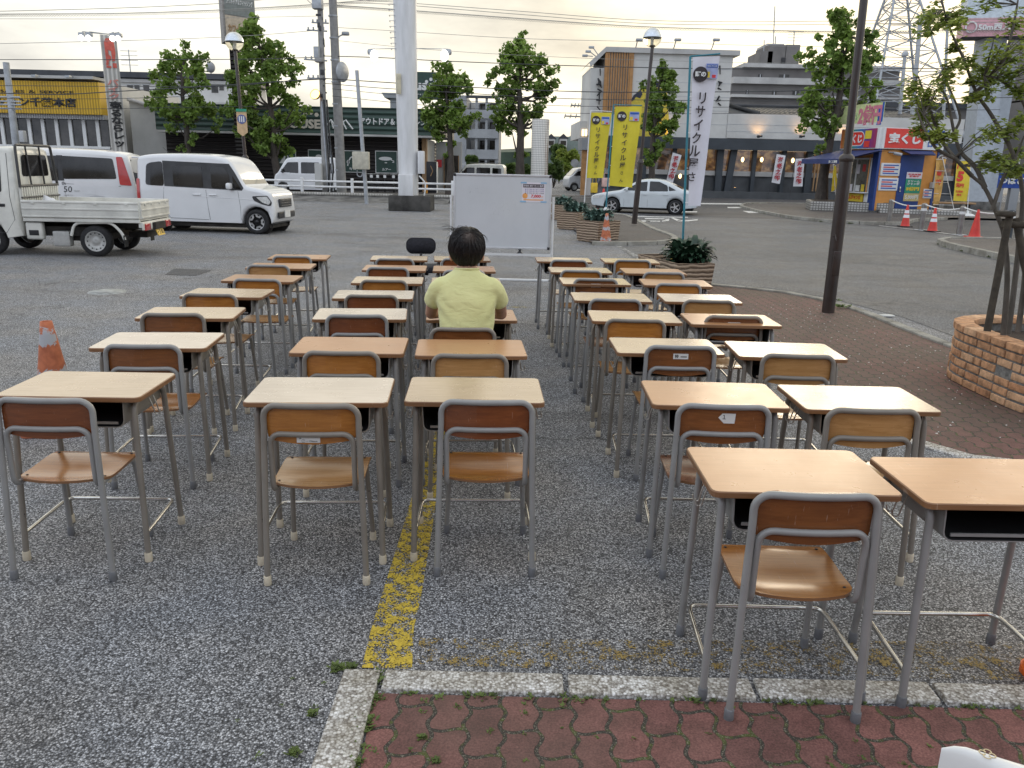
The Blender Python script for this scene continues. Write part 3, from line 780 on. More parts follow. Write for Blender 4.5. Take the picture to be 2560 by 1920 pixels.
# chairs: pixel of the top rail's two ends in the photograph gives each place
CH = {'11': (-20, 228, 996), '12': (247.7, 457.5, 862), '13': (343.8, 514.8, 783.5), '14': (453.8, 590.6, 735), '15': (577.6, 705, 697.5), '16': (619, 719.4, 662.5), '17': (681, 777, 640),
 '21': (646.7, 902.5, 1010), '22': (753, 950.6, 879), '23': (809.4, 973, 787), '24': (858.6, 997.5, 737.5), '25': (899, 1019, 700.5), '26': (915, 1022, 668.5), '27': (939.6, 1033.7, 646.5),
 '31': (1097, 1338, 1001), '32': (1079, 1271, 886), '33': (1077, 1237.7, 820), '37': (1104.6, 1197, 646.5),
 '40': (1882, 2216, 1234), '41': (1698, 1928.6, 1012), '42': (1610, 1798, 865), '43': (1514, 1666, 799), '44': (1475, 1604, 748), '45': (1433, 1547.6, 697), '46': (1403, 1504, 676), '47': (1377, 1469.5, 650),
 '51': (2064.6, 2313.7, 1023), '52': (1904, 2094.8, 887), '53': (1760, 1913.7, 790), '54': (1708, 1840, 751), '55': (1640, 1755, 709.5), '56': (1611, 1710.5, 681), '57': (1536, 1629, 650)}
ply_of = {'11': ply_red, '31': ply_red, '12': ply_dark, '13': ply_dark, '22': ply_or, '32': ply_pale, '33': ply_dark, '21': ply_or, '23': ply_red, '24': ply_red, '40': ply_dark, '41': ply_dark, '42': ply_dark, '43': ply_or, '44': ply_dark,
          '51': ply_pale, '52': ply_pale, '53': ply_dark, '54': ply_pale, '45': ply_dark, '27': ply_dark, '47': ply_red, '37': ply_red, '14': ply_or, '15': ply_or, '16': ply_pale, '17': ply_or, '25': ply_or, '26': ply_red, '46': ply_or, '55': ply_or, '56': ply_pale, '57': ply_or}
seat_of = {'40': ply_or, '11': ply_or, '21': ply_pale, '31': ply_or, '41': ply_red, '12': ply_or}
WARM_C = {'21', '22', '32', '52', '51', '43', '53', '33', '13', '14', '54', '24', '25'}
cproto = make_chair(); first = True; CHAIR_POS = {}
allk = sorted(set(CH) | {'34', '35', '36'})
for k in allk:
 dx, dy, da, _ = DESKS[k]
 a = R(da * .8)
 if k in CH:
  x0, x1, yy = CH[k]
  p = G((x0 + x1) / 2, yy, .780)
  px, py = p.x - math.sin(a) * .20, p.y + math.cos(a) * .20
 else:
  px, py = dx + .02, dy - .30
 o = cproto if first else copy_tree(cproto); first = False
 o.location = (px, py, 0); o.rotation_euler = (0, 0, a); CHAIR_POS[k] = (px, py, a)
 back = ply_of.get(k, ply_dark); sm = seat_of.get(k, ply_pale if k not in ('44', '47') else ply_dark)
 tone = {ply_or: 'orange', ply_red: 'reddish', ply_dark: 'brown', ply_pale: 'honey'}[back]
 o['label'] = f"{tone} backed school chair {place_word(k[0], k[1])} in the {COLN[k[0]]}"
 if k == '33': o['label'] = 'school chair with brown plywood back that the man in yellow sits on'
 fm, cm_ = (st_warm, m_cream) if k in WARM_C else (st_grey, m_capg)
 for ch in o.children:
  nme = ch.name.split('.')[0]
  if nme == 'seat': recolor(ch, sm)
  elif nme == 'backrest': recolor(ch, back)
  else:
   recolor(ch, fm)
   for c2 in ch.children: recolor(c2, cm_)
 # size stickers
 if k in ('42', '53', '44x', '45', '41', '21', '22', '32'):
  low = k in ('21', '22', '32')
  zc = .636 if low else .722
  xo = -.012 if low else (.0 if k != '41' else .012)
  w_, h_ = (.092, .034) if low else (.082, .030)
  yb = -.176 - .022 * (1 - (xo / .186) ** 2) + (zc - .70) * -.02 - .0022
  b = MB()
  if k == '41': b.prism([(-.036, .003), (-.020, .021), (.034, .021), (.032, -.021), (-.012, -.021)], 0, .0012, M=Matrix.Translation((xo, yb, zc)) @ Matrix.Rotation(PI / 2, 4, 'X'))
  else: b.box((xo, yb, zc), (w_, .0012, h_), bev=0)
  st = b.build('size_sticker', m_stick, o)
  yt = yb - .0012
  if low:
   text('１', .02, m_ink, st, (xo - .032, yt, zc + .006), 'lettering', h=.014, bold=.01, extr=.0003)
   text('166〜179cm', .02, m_ink, st, (xo + .014, yt, zc + .007), 'lettering', w=.044, extr=.0003)
   text('⊘ ― Chitose', .02, m_ink, st, (xo + .004, yt, zc - .010), 'lettering', w=.062, extr=.0003)
  elif k == '41':
   text('１', .02, m_ink, st, (xo - .012, yt, zc + .006), 'lettering', h=.018, bold=.01, extr=.0003)
  else:
   text('特', .02, m_ink, st, (xo - .022, yt, zc), 'lettering', h=.021, bold=.015, extr=.0003)
   b = MB(); b.box((xo + .016, yt, zc - .002), (.034, .0006, .005)); b.build('lettering', m_rivet, st)
# ================================================================ whiteboard and office chair
m_board = mat('board_enamel', (.62, .635, .65), .16, var=.03, scale=2, coat=.4)
m_alu = mat('aluminium', (.60, .61, .62), .38, metal=.35, var=.08)
m_blk = mat('black_plastic', (.014, .014, .016), .45, var=.3)
m_rubber = mat('tyre_rubber', (.016, .016, .017), .8, var=.3, scale=12)
W = thing('whiteboard', 'white mobile whiteboard on a castored stand in front of the desks', 'whiteboard', (-.175, 10.42, 0), R(-1.0))
b = MB(); b.box((0, 0, 1.135), (1.19, .018, .88)); b.build('panel', m_board, W)
b = MB()
for z in (1.585, .685): b.box((0, 0, z), (1.22, .034, .026), bev=.005)
for x in (-.605, .605): b.box((x, 0, 1.135), (.024, .032, .90), bev=.005)
b.build('frame', m_alu, W)
b = MB()
for sx in (-1, 1):
 b.tube([(sx * .645, .02, .17), (sx * .645, .02, 1.33)], .0165, 8)
 b.tube(fillet([(sx * .645, -.28, .09), (sx * .645, -.02, .20), (sx * .645, .28, .09)], .03, 3), .019, 8)
b.tube([(-.645, .02, .275), (.645, .02, .275)], .019, 8)
b.tube([(-.645, .02, 1.13), (-.60, .02, 1.13)], .01, 6); b.tube([(.645, .02, 1.13), (.60, .02, 1.13)], .01, 6)
b.build('stand', m_white, W)
b = MB(); b.box((0, -.05, .603), (1.25, .085, .012)); b.box((0, -.09, .612), (1.25, .008, .030)); b.build('pen_tray', m_white, W)
for sx in (-1, 1):
 for y in (-.27, .27):
  b = MB(); b.lathe([(.012, -.014), (.033, -.014), (.036, -.008), (.036, .008), (.033, .014), (.012, .014)], 16, M=Matrix.Translation((sx * .645, y, .037)) @ Matrix.Rotation(PI / 2, 4, 'Y'))
  b.box((sx * .645, y, .075), (.036, .03, .045), bev=.006); b.build('caster', m_blk, W)
b = MB()
for x, z in ((-.60, 1.58), (.60, 1.58), (.60, .69), (-.60, .69)): b.box((x, 0, z), (.035, .042, .035), bev=.008)
b.build('corner_cap', m_blk, W)
smear = NB('wiped_marker'); co_ = smear.coord('Object')
tr_ = smear.n('ShaderNodeBsdfTransparent'); mx_ = smear.n('ShaderNodeMixShader'); smear.set(Base_Color=(.22, .24, .28), Roughness=.4)
smear.l(smear.ramp(smear.noise(co_, 30, 6, .8, 1.5), [(.56, (0, 0, 0)), (.75, (.4, .4, .4))]), mx_.inputs[0]); smear.l(tr_.outputs[0], mx_.inputs[1]); smear.l(smear.b.outputs[0], mx_.inputs[2]); smear.l(mx_.outputs[0], smear.out.inputs[0])
b = MB()
for x, z, w_, h_ in ((-.30, 1.40, .26, .10), (-.06, 1.16, .20, .20), (.10, 1.20, .18, .10)): b.quad((x - w_ / 2, -.0105, z - h_ / 2), (x + w_ / 2, -.0105, z - h_ / 2), (x + w_ / 2, -.0105, z + h_ / 2), (x - w_ / 2, -.0105, z + h_ / 2))
b.build('marker_smear', smear.m, W)
m_paper = mat('paper', (.74, .70, .74), .6, var=.04)
m_blue_t = mat('blue_tape', (.26, .47, .66), .5, var=.05)
m_red = mat('print_red', (.62, .04, .05), .5, var=.08)
m_orange_p = mat('print_orange', (.80, .36, .10), .5, var=.1)
m_dk = mat('print_dark', (.07, .055, .06), .5)
m_vio = mat('print_violet', (.20, .15, .36), .5)
P_ = thing('price_flyer', 'price flyer taped to the upper right of the whiteboard', 'flyer', (.215, 10.403, 1.385), R(-1.0))
b = MB(); b.box((0, 0, 0), (.29, .0016, .24)); b.build('sheet', m_paper, P_)
b = MB()
for x, z in ((-.125, .115), (.125, .115), (-.13, -.115), (.13, -.115)): b.box((x, -.0014, z), (.075, .0012, .018))
b.build('tape', m_blue_t, P_)
b = MB(); b.box((0, -.0014, .078), (.262, .0012, .042)); b.build('heading_bar', m_dk, P_)
text('学校机 椅子 セット販売', .03, m_paper, P_, (0, -.0028, .078), w=.25, h=.030, extr=.0004, bold=.01)
for i, (z, mm) in enumerate(((.036, m_vio), (.014, m_vio), (-.010, m_vio))):
 text('■  机  天板  高さ 各サイズ在庫', .018, mm if i < 2 else m_dk, P_, (.012, -.0016, z), w=.235, h=.014, extr=.0004)
text('7,000', .05, m_red, P_, (.03, -.0016, -.050), w=.125, h=.045, extr=.0005, bold=.035, lean=.2)
b = MB(); b.box((.108, -.0016, -.053), (.035, .001, .008)); b.lathe([(.034, 0), (0, .002)], 14, M=Matrix.Translation((-.105, -.0012, -.045)) @ Matrix.Rotation(PI / 2, 4, 'X')); b.box((0, -.0016, -.092), (.25, .001, .012)); b.build('print_block', m_orange_p, P_)
E_ = thing('board_eraser', 'black magnet eraser standing on the whiteboard pen tray', 'eraser', (.06, 10.372, .61))
b = MB(); b.lathe([(.045, 0), (.045, .012), (.02, .035), (.012, .05), (.022, .06), (.018, .068), (0, .07)], 14); b.build('body', m_blk, E_)
E_ = thing('marker_pen', 'dark marker pen lying on the whiteboard pen tray', 'marker', (-.06, 10.352, .618))
b = MB(); b.tube([(-.03, 0, 0), (.03, 0, 0)], .008, 8); b.tube([(.03, 0, 0), (.045, 0, 0)], .006, 8); b.build('body', m_blk, E_)
O = thing('office_chair', 'black swivel office chair with small backrest before the whiteboard', 'office chair', (-1.10, 9.52, 0), R(4))
m_fab = mat('black_fabric', (.016, .016, .022), .9, var=.25, scale=40, bump=.15, bscale=300)
b = MB(); bm = bmesh.new(); pl = rrect(.345, .185, .075, 6)
bm.faces.new([bm.verts.new((x, -.03, z + .775)) for x, z in pl]); r_ = bmesh.ops.extrude_face_region(bm, geom=bm.faces[:])
for v in [q for q in r_['geom'] if isinstance(q, bmesh.types.BMVert)]: v.co.y += .065
bmesh.ops.recalc_face_normals(bm, faces=bm.faces[:])
bmesh.ops.bevel(bm, geom=[e_ for e_ in bm.edges if abs(e_.verts[0].co.y - e_.verts[1].co.y) < 1e-5], offset=.022, segments=3, affect='EDGES')
b.bm(bm, 0, None, True); b.build('backrest', m_fab, O)
b = MB(); b.box((0, .24, .485), (.42, .42, .075), bev=.035); b.build('seat', m_fab, O)
b = MB(); b.tube(fillet([(0, .0, .70), (0, -.06, .62), (0, -.05, .44), (0, .2, .43)], .05, 4), .016, 8); b.box((0, .22, .43), (.16, .2, .03)); b.build('bracket', m_blk, O)
b = MB(); b.lathe([(.028, .08), (.028, .25), (.018, .26), (.018, .43)], 12, c=(0, .22, 0)); b.build('gas_column', m_blk, O)
for k in range(5):
 a = 2 * PI * k / 5 + .3; ex, ey = .27 * math.cos(a), .22 + .27 * math.sin(a)
 b = MB(); b.tube([(0, .22, .105), (ex, ey, .075)], [.026, .016], 8); lg = b.build('leg', m_blk, O)
 b = MB(); b.lathe([(.01, -.012), (.024, -.012), (.026, 0), (.024, .012), (.01, .012)], 12, M=Matrix.Translation((ex, ey, .028)) @ Matrix.Rotation(a, 4, 'Z') @ Matrix.Rotation(PI / 2, 4, 'X')); b.build('caster', m_blk, lg)
# ================================================================ traffic cones
m_or_old = NB('cone_faded'); co_ = m_or_old.coord('Object'); f_ = m_or_old.noise(co_, 9, 6, .75, 1.2)
wornz = m_or_old.n('ShaderNodeSeparateXYZ'); m_or_old.l(m_or_old.coord('Object'), wornz.inputs[0])
band = m_or_old.math('SINE', m_or_old.math('MULTIPLY_ADD', wornz.outputs[2], 26.0, -1.5))
fld = m_or_old.math('ADD', m_or_old.math('MULTIPLY', band, .16), f_)
pal = m_or_old.ramp(m_or_old.noise(co_, 22, 4), [(.3, (.36, .10, .045)), (.65, (.55, .17, .075))])
m_or_old.set(Base_Color=m_or_old.mix(m_or_old.ramp(fld, [(.60, (0, 0, 0)), (.62, (1, 1, 1))]), pal, (.42, .43, .45)), Roughness=.7)
m_or_old = m_or_old.m
m_cred = mat('cone_red', (.62, .035, .022), .4, var=.1)
m_cor = mat('cone_orange', (.85, .16, .02), .4, var=.1)
m_refl = mat('cone_band', (.78, .78, .80), .35, var=.05)
def cone(label, pos, h, mc, bands=False, base_m=None, tipr=.028, rz=0.0, bw=.38):
 t = thing('traffic_cone', label, 'traffic cone', pos, rz)
 s_ = h / .7
 b = MB(); R0 = .135 * s_
 prof = [(R0 + .012, .03), (R0, .045)] + [(R0 + (tipr - R0) * k / 8, .045 + (h - .045) * k / 8) for k in range(1, 9)] + [(tipr * .78, h), (tipr * .74, h - .03)]
 b.lathe(prof, 26); b.build('body', mc, t)
 b = MB(); b.prism(rrect(bw * s_, bw * s_, .05, 4), .002, .032); b.build('base', base_m or mc, t)
 if bands:
  for z0, z1 in ((.42, .56), (.62, .76)):
   b = MB(); f = lambda z: R0 + (tipr - R0) * (z * h - .045) / (h - .045) + .0025
   b.lathe([(f(z0), z0 * h), (f(z1), z1 * h)], 26); b.build('reflective_band', m_refl, t)
 return t
p = G(100, 962); cone('faded orange cone with peeling white bands beside the leftmost desks', (AT(112, 781, 4.95).x, 4.95, 0), .70, m_or_old, tipr=.034, rz=.3)
p = G(1512, 611); p.x += .02; cone('weathered pale orange cone in front of a wood-look planter', (p.x, p.y + .05, .0), .70, m_or_old, base_m=m_blk, tipr=.03, rz=.5)
for (px, py, hh, mm, bd, bm_, lb) in ((2262, 568, .72, m_cred, True, m_blk, 'red cone with two white bands nearest the lottery stall door'), (2330, 580, .72, m_cred, True, m_blk, 'red cone with two white bands between two steel bollards'), (2435, 595, .78, m_cred, False, m_cred, 'plain bright red cone without bands, right of the bollards')):
 p = G(px, py); cone(lb, (p.x, p.y, .0125), hh, mm, bd, bm_)
p = AT(1508, 500, 33.2); cone('red and white cone standing behind the planters beside the road', (p.x, 33.2, .10), .8, m_cred, True, m_cred)
# ================================================================ wood-look planters with plants
def planter_mat():
 s = NB('planter_wood'); c = s.n('ShaderNodeTexCoord'); sep = s.n('ShaderNodeSeparateXYZ'); s.l(c.outputs['Object'], sep.inputs[0])
 wv = s.n('ShaderNodeTexWave', wave_type='BANDS', bands_direction='Z'); wv.inputs['Scale'].default_value = 5.2; wv.inputs['Distortion'].default_value = 2.6; wv.inputs['Detail'].default_value = 3; wv.inputs['Detail Scale'].default_value = 1.4
 s.l(c.outputs['Object'], wv.inputs[0])
 f = s.noise(s.coord('Object', (2, 2, 26)), 2, 5, .6)
 col = s.ramp(wv.outputs['Fac'], [(.08, (.10, .066, .042)), (.3, (.30, .215, .145)), (.8, (.40, .30, .21))])
 col = s.mix(.6, col, s.ramp(f, [(.3, (.7, .68, .66)), (.65, (1.1, 1.1, 1.1))]), 'MULTIPLY')
 s.set(Base_Color=col, Roughness=.75); s.bump(wv.outputs['Fac'], .7, .02); return s.m
m_plw = planter_mat()
m_soil = mat('soil', (.05, .036, .025), .95, var=.4, scale=30, bump=.5, bscale=90)
m_leafd = mat('leaf_bluegreen', (.105, .175, .145), .5, var=.5, scale=8)
m_leafd2 = mat('leaf_dark', (.022, .055, .030), .42, var=.4, scale=8)
def leaf_plant(name, label, loc, n, rad, hgt, ll, lw, m, seed, parent_group=None, spiky=0):
 t = thing(name, label, 'plant', loc); rn = random.Random(seed)
 b = MB(); st = MB()
 for i in range(n):
  a = rn.uniform(0, 2 * PI); d = rad * math.sqrt(rn.random()) * .55
  x0, y0 = d * math.cos(a), d * math.sin(a)
  a2 = a + rn.uniform(-.9, .9); el = rn.uniform(.15, 1.35); z0 = rn.uniform(0, hgt * .6)
  L = ll * rn.uniform(.65, 1.2)
  dx, dy = math.cos(a2), math.sin(a2); prev = None; base = Vector((x0, y0, z0)); N = 5
  pts = []
  for k in range(N + 1):
   q = k / N; bend = el - q * q * 1.1
   if k: base = base + Vector((dx * math.cos(bend), dy * math.cos(bend), math.sin(bend))) * (L / N)
   w_ = lw * math.sin(PI * min(1, .12 + .86 * q)) ** .8 * (1 if k < N else .12)
   sd_ = Vector((-dy, dx, 0)) * w_
   fold = Vector((0, 0, w_ * .35))
   pts += [base - sd_ + fold, base, base + sd_ + fold]
  b.add(pts, [(3 * k + c_, 3 * k + c_ + 1, 3 * k + c_ + 4, 3 * k + c_ + 3) for k in range(N) for c_ in (0, 1)], 0, True)
 for i in range(spiky):
  a = rn.uniform(0, 2 * PI); d = rad * .4 * rn.random(); h = hgt * rn.uniform(.8, 1.25)
  st.tube([(d * math.cos(a), d * math.sin(a), 0), (d * 1.3 * math.cos(a), d * 1.3 * math.sin(a), h * .6), (d * 1.7 * math.cos(a) + .05, d * 1.5 * math.sin(a), h)], [.008, .006, .002], 5)
 for i in range(5):
  a = rn.uniform(0, 2 * PI); st.tube([(0, 0, -.05), (rad * .3 * math.cos(a), rad * .3 * math.sin(a), hgt * .6)], [.012, .006], 5)
 b.build('leaves', m, t); st.build('stem', m_leafd2, t); return t
def planter(label, c, rz, w_, d_, h_, z=0.0):
 t = thing('planter', label, 'planter', (c[0], c[1], z), rz, 'wood-look planters')
 b = MB(); o_ = [(-w_ / 2, -d_ / 2), (w_ / 2, -d_ / 2), (w_ / 2, d_ / 2), (-w_ / 2, d_ / 2)]; k = .93
 lo = [(x * k, y * k, .03) for x, y in o_]; hi = [(x, y, h_) for x, y in o_]; e_ = .05
 inn = [(x - math.copysign(e_, x), y - math.copysign(e_, y), h_) for x, y in o_]; bot = [(x, y, h_ - .09) for x, y, _ in inn]
 b.add(lo + hi, [(i, (i + 1) % 4, 4 + (i + 1) % 4, 4 + i) for i in range(4)]); b.add(lo, [(3, 2, 1, 0)])
 b.add(hi + inn, [(i, (i + 1) % 4, 4 + (i + 1) % 4, 4 + i) for i in range(4)]); b.add(inn + bot, [(i, (i + 1) % 4, 4 + (i + 1) % 4, 4 + i) for i in range(4)])
 b.box((0, 0, .015), (w_ * .86, d_ * .86, .03))
 b.build('tub', m_plw, t)
 b = MB(); b.add([(x, y, h_ - .06) for x, y, _ in inn], [(0, 1, 2, 3)]); b.build('soil', m_soil, t)
 return t
def px_planter(label, fl, frt, bl, hz, dd=None):
 """planter from the pixels of its rim: front-left, front-right, back-left corners at height hz"""
 A, B, Cc = G(*fl, hz), G(*frt, hz), G(*bl, hz)
 u = (B - A); w_ = u.length; rz = math.atan2(u.y, u.x); d_ = dd or max(.55, min(1.35, (Cc - A).length))
 n_ = Vector((-u.y, u.x, 0)).normalized(); c = (A + B) / 2 + n_ * d_ / 2
 planter(label, (c.x, c.y), rz, w_, d_, hz); return c, w_, d_
c, w_, d_ = px_planter('large wood-look planter nearest the rightmost desks, beside the paving', (1691, 660), (1788, 659), (1644, 635), .43)
leaf_plant('leafy_plant', 'dark glossy broad-leaved plant in the planter nearest the desks', (c.x + .17, c.y - .1, .37), 230, .42, .36, .24, .044, m_leafd2, 3, spiky=6)
m_ylw = mat('weight_yellow', (.55, .42, .09), .6, var=.2)
m_brick_o = mat('brick_orange', (.40, .16, .08), .85, var=.2, scale=20)
PW = (AT(1707, 612, c.y + .25).x, c.y + .25)
b = MB(); b.box((0, 0, .10), (.30, .28, .20), bev=.025); tag(b.build('flag_weight', m_ylw, None, (PW[0], PW[1], .37)), 'yellow weight block at the foot of the white banner pole', 'weight')
b = MB(); b.box((0, 0, .05), (.10, .09, .10), bev=.008); tag(b.build('brick', m_brick_o, None, (PW[0] - .09, PW[1], .571)), 'small orange brick on the yellow weight in the nearest planter', 'brick')
PLC = []
for i, (fl, frt, bl, lb, lb2, n_) in enumerate((((1497, 554), (1551.6, 552), (1478, 545), 'wood-look planter behind the weathered orange cone', 'blue-green leafy plant in the planter behind the weathered cone', 230),
                                         ((1445, 531), (1487, 529), (1434, 525), 'wood-look planter between two others, left of the cone', 'blue-green leafy plant in the middle planter of the far three', 190),
                                         ((1415, 513), (1447, 512), (1413, 509), 'farthest wood-look planter, just right of the whiteboard', 'blue-green leafy plant in the farthest planter by the whiteboard', 170))):
 c, w_, d_ = px_planter(lb, fl, frt, bl, .5, .75); PLC.append(c)
 leaf_plant('leafy_plant', lb2, (c.x, c.y, .44), n_, .46, .36, .21, .05, m_leafd, 10 + i)
# ================================================================ round brick tree bed
BC = (4.545, 6.28)
def brick_bed():
 t = thing('brick_planter', 'orange brick tree bed with rounded corners on the paving, right edge', 'planter', (BC[0], BC[1], 0))
 ms = [mat('brick_tan', (.50, .27, .14), .85, var=.3, scale=14, bump=.5, bscale=50), mat('brick_pale', (.58, .35, .20), .85, var=.25, scale=14, bump=.5, bscale=50), mat('brick_rust', (.44, .22, .11), .85, var=.3, scale=14, bump=.5, bscale=50)]
 mort = mat('mortar_grey', (.19, .185, .17), .95, var=.3, scale=20, bump=.4)
 rn = random.Random(9); b = MB(); th, hh = .105, .50; nc = 7; ch = hh / nc
 def ring(o): return [Vector((x, y, 0)) for x, y in rrect(1.58 + 2 * o, 1.95 + 2 * o, .62 + o, 14)]
 P = ring(0); P.append(P[0]); acc = [0.0]
 for a_, c_ in zip(P, P[1:]): acc.append(acc[-1] + (c_ - a_).length)
 T_ = acc[-1]
 def at_(d):
  d %= T_; k = max(i for i in range(len(acc) - 1) if acc[i] <= d + 1e-9); f = (d - acc[k]) / max(1e-6, acc[k + 1] - acc[k]); return P[k].lerp(P[k + 1], f)
 n = 30; L0 = T_ / n
 for c in range(nc):
  top = c == nc - 1; d = L0 * .5 * (c % 2); e_ = d + T_ - .02
  while d < e_:
   l = L0 * (.5 if rn.random() < .16 else 1)
   if e_ - d < L0 * .7: l = e_ - d
   if top or rn.random() > .08:
    p0, p1 = at_(d), at_(d + l); u = p1 - p0; m_ = (p0 + p1) / 2; a_ = math.atan2(u.y, u.x)
    M_ = Matrix.Translation((m_.x, m_.y, c * ch + ch / 2 + .003)) @ Matrix.Rotation(a_, 4, 'Z') @ Matrix.Translation((0, th / 2 - (.008 if top else rn.uniform(-.004, .004)) + (.02 if top else 0), 0)) @ Matrix.Rotation(rn.uniform(-.012, .012), 4, 'Y')
    b.box((0, 0, 0), (u.length - .019, th + (.05 if top else 0), ch - .017), rn.choice((0, 0, 1, 2)), M_, bev=.005)
   d += l
 b.build('brickwork', ms, t)
 b = MB(); o_, q_ = ring(-.013), ring(-th - .02); k = len(o_); z1 = hh - .012; vs = [(p.x, p.y, 0) for p in o_] + [(p.x, p.y, z1) for p in o_] + [(p.x, p.y, z1) for p in q_] + [(p.x, p.y, .1) for p in q_]
 b.add(vs, [(r * k + i, r * k + (i + 1) % k, (r + 1) * k + (i + 1) % k, (r + 1) * k + i) for r in range(3) for i in range(k)]); b.build('mortar_core', mort, t)
 b = MB(); b.add([(p.x, p.y, hh - .13) for p in ring(-th - .01)], [tuple(range(k))]); b.build('soil', m_soil, t)
brick_bed()
# ================================================================ bicycle: only its saddle reaches into the picture
m_sadw = mat('saddle_white', (.76, .76, .74), .32, var=.04, coat=.2)
m_navy = mat('saddle_navy', (.018, .022, .06), .45)
m_gold = mat('saddle_gold', (.66, .54, .32), .5)
m_frame_w = mat('cycle_frame', (.6, .6, .58), .3, coat=.4)
BK = thing('bicycle', 'white and navy bicycle saddle poking in at the lower right corner', 'bicycle', (.7645, .9485, 0), R(148))
def saddle():
 sh = .88; b = MB(); rows = []; N = 18; Mx = 10
 for i in range(N + 1):
  u = i / N; x = .135 - .27 * u                       # nose (front) to tail
  hw = .010 + .070 * (1 / (1 + math.exp(-(u - .48) * 8)))
  if u < .06: hw *= math.sqrt(max(.05, u / .06)) * .9 + .1
  zt = sh + .012 * math.cos(u * 3.2) + .022 * u
  for j in range(Mx + 1):
   v = -1 + 2 * j / Mx; yy = hw * v
   zz = zt - .034 * abs(v) ** 2.6 - (.0 if u > .08 else .012 * (1 - u / .08))
   rows.append((x, yy, zz))
  for s_ in (1,):
   pass
 S = Mx + 1
 b.add(rows, [(i * S + j, i * S + j + 1, (i + 1) * S + j + 1, (i + 1) * S + j) for i in range(N) for j in range(Mx)], 0, True)
 for j in (0, Mx):
  lo = [(rows[i * S + j][0], rows[i * S + j][1] * (1.0 if i < 7 else 1.12), rows[i * S + j][2] - .03) for i in range(N + 1)]
  up_ = [rows[i * S + j] for i in range(N + 1)]
  b.add(up_ + lo, [(i, i + 1, N + 2 + i, N + 1 + i) for i in range(7)], 0, True); b.add(up_ + lo, [(i, i + 1, N + 2 + i, N + 1 + i) for i in range(7, N)], 1, True)
 b.add([rows[j] for j in range(S)] + [(rows[j][0], rows[j][1], rows[j][2] - .03) for j in range(S)], [(j, j + 1, S + j + 1, S + j) for j in range(S - 1)], 0, True)
 o = b.build('saddle', [m_sadw, m_navy], BK)
 bb = MB()
 for a in range(4):
  pts = []
  for k in range(11):
   q = -PI * .8 + 2 * PI * .8 * k / 10
   pts.append((.078 + .006 * math.cos(PI / 2 * a) + .0048 * math.cos(PI / 2 * a + q), -.002 + .006 * math.sin(PI / 2 * a) + .0048 * math.sin(PI / 2 * a + q), sh + .0143))
  bb.tube(pts, .0008, 5)
 bb.build('gold_emblem', m_gold, o)
saddle()
b = MB(); b.tube([(-.02, 0, .86), (.02, 0, .50)], .014, 10); b.build('seat_post', m_chrome, BK)
b = MB()
for p0, p1, r_ in (((.02, 0, .52), (.09, 0, .27), .018), ((.02, 0, .50), (.42, 0, .56), .018), ((.09, 0, .27), (.42, 0, .50), .020), ((.42, 0, .58), (.44, 0, .46), .019), ((.09, 0, .27), (-.30, 0, .28), .011), ((.03, 0, .48), (-.30, 0, .28), .009)): b.tube([p0, p1], r_, 8)
b.tube([(.44, 0, .46), (.47, 0, .28)], .014, 8); b.build('frame', m_frame_w, BK)
for x in (-.30, .47):
 b = MB(); b.tube([(x + .25 * math.cos(a), 0, .28 + .25 * math.sin(a)) for a in [2 * PI * k / 28 for k in range(28)]], .022, 8, closed=True); wh = b.build('wheel', m_rubber, BK)
 b = MB()
 for k in range(14): b.tube([(x, .012, .28), (x + .235 * math.cos(k * PI / 7), 0, .28 + .235 * math.sin(k * PI / 7))], .0012, 4)
 b.tube([(x, -.03, .28), (x, .03, .28)], .016, 8); b.build('spokes', m_chrome, wh)
b = MB(); b.tube(fillet([(.40, -.16, .55), (.41, -.08, .57), (.42, .08, .57), (.40, .16, .55)], .05, 4), .011, 8); b.tube([(.42, 0, .52), (.42, 0, .57)], .013, 8); b.build('handlebar', m_chrome, BK)
# just the rim of an orange cone at the right edge
cone('bright orange cone cut off by the right edge near the kerb', (1.915, 2.47, 0), .45, m_cor, tipr=.03, bw=.27)
# ================================================================ the seated man
def loft(b, rings, seg=20, mi=0, M=None):
 """closed elliptical loft; ring = (x, y, z, rx, ry, axis) with axis 'z' (horizontal ring) """
 vs = []; n = len(rings)
 for (x, y, z, rx, ry) in rings:
  for k in range(seg):
   a = 2 * PI * k / seg; ca, sa = math.cos(a), math.sin(a)
   vs.append((x + rx * math.copysign(abs(ca) ** .85, ca), y + ry * math.copysign(abs(sa) ** .85, sa), z))
 fs = [(i * seg + k, i * seg + (k + 1) % seg, (i + 1) * seg + (k + 1) % seg, (i + 1) * seg + k) for i in range(n - 1) for k in range(seg)]
 fs += [tuple(range(seg))[::-1], tuple((n - 1) * seg + k for k in range(seg))]
 b.add(vs, fs, mi, True, M)
def ball(b, c, r, mi=0, seg=14, M=None):
 rx, ry, rz = r if isinstance(r, tuple) else (r, r, r)
 pr = [(math.sin(PI * k / 10), -math.cos(PI * k / 10)) for k in range(11)]
 T = Matrix.Translation(c) @ Matrix.Diagonal((rx, ry, rz, 1))
 b.lathe(pr, seg, mi, (M @ T) if M is not None else T)
def limb(b, pts, rs, seg=12):
 pts = [Vector(p) for p in pts]; P = []; Rr = []
 for i in range(len(pts) - 1):
  for k in range(6):
   t = k / 6; P.append(pts[i].lerp(pts[i + 1], t)); Rr.append(rs[i] + (rs[i + 1] - rs[i]) * t)
 P.append(pts[-1]); Rr.append(rs[-1])
 b.tube(P, Rr, seg)
 for p, r in zip(pts, rs): ball(b, p, r * .995)
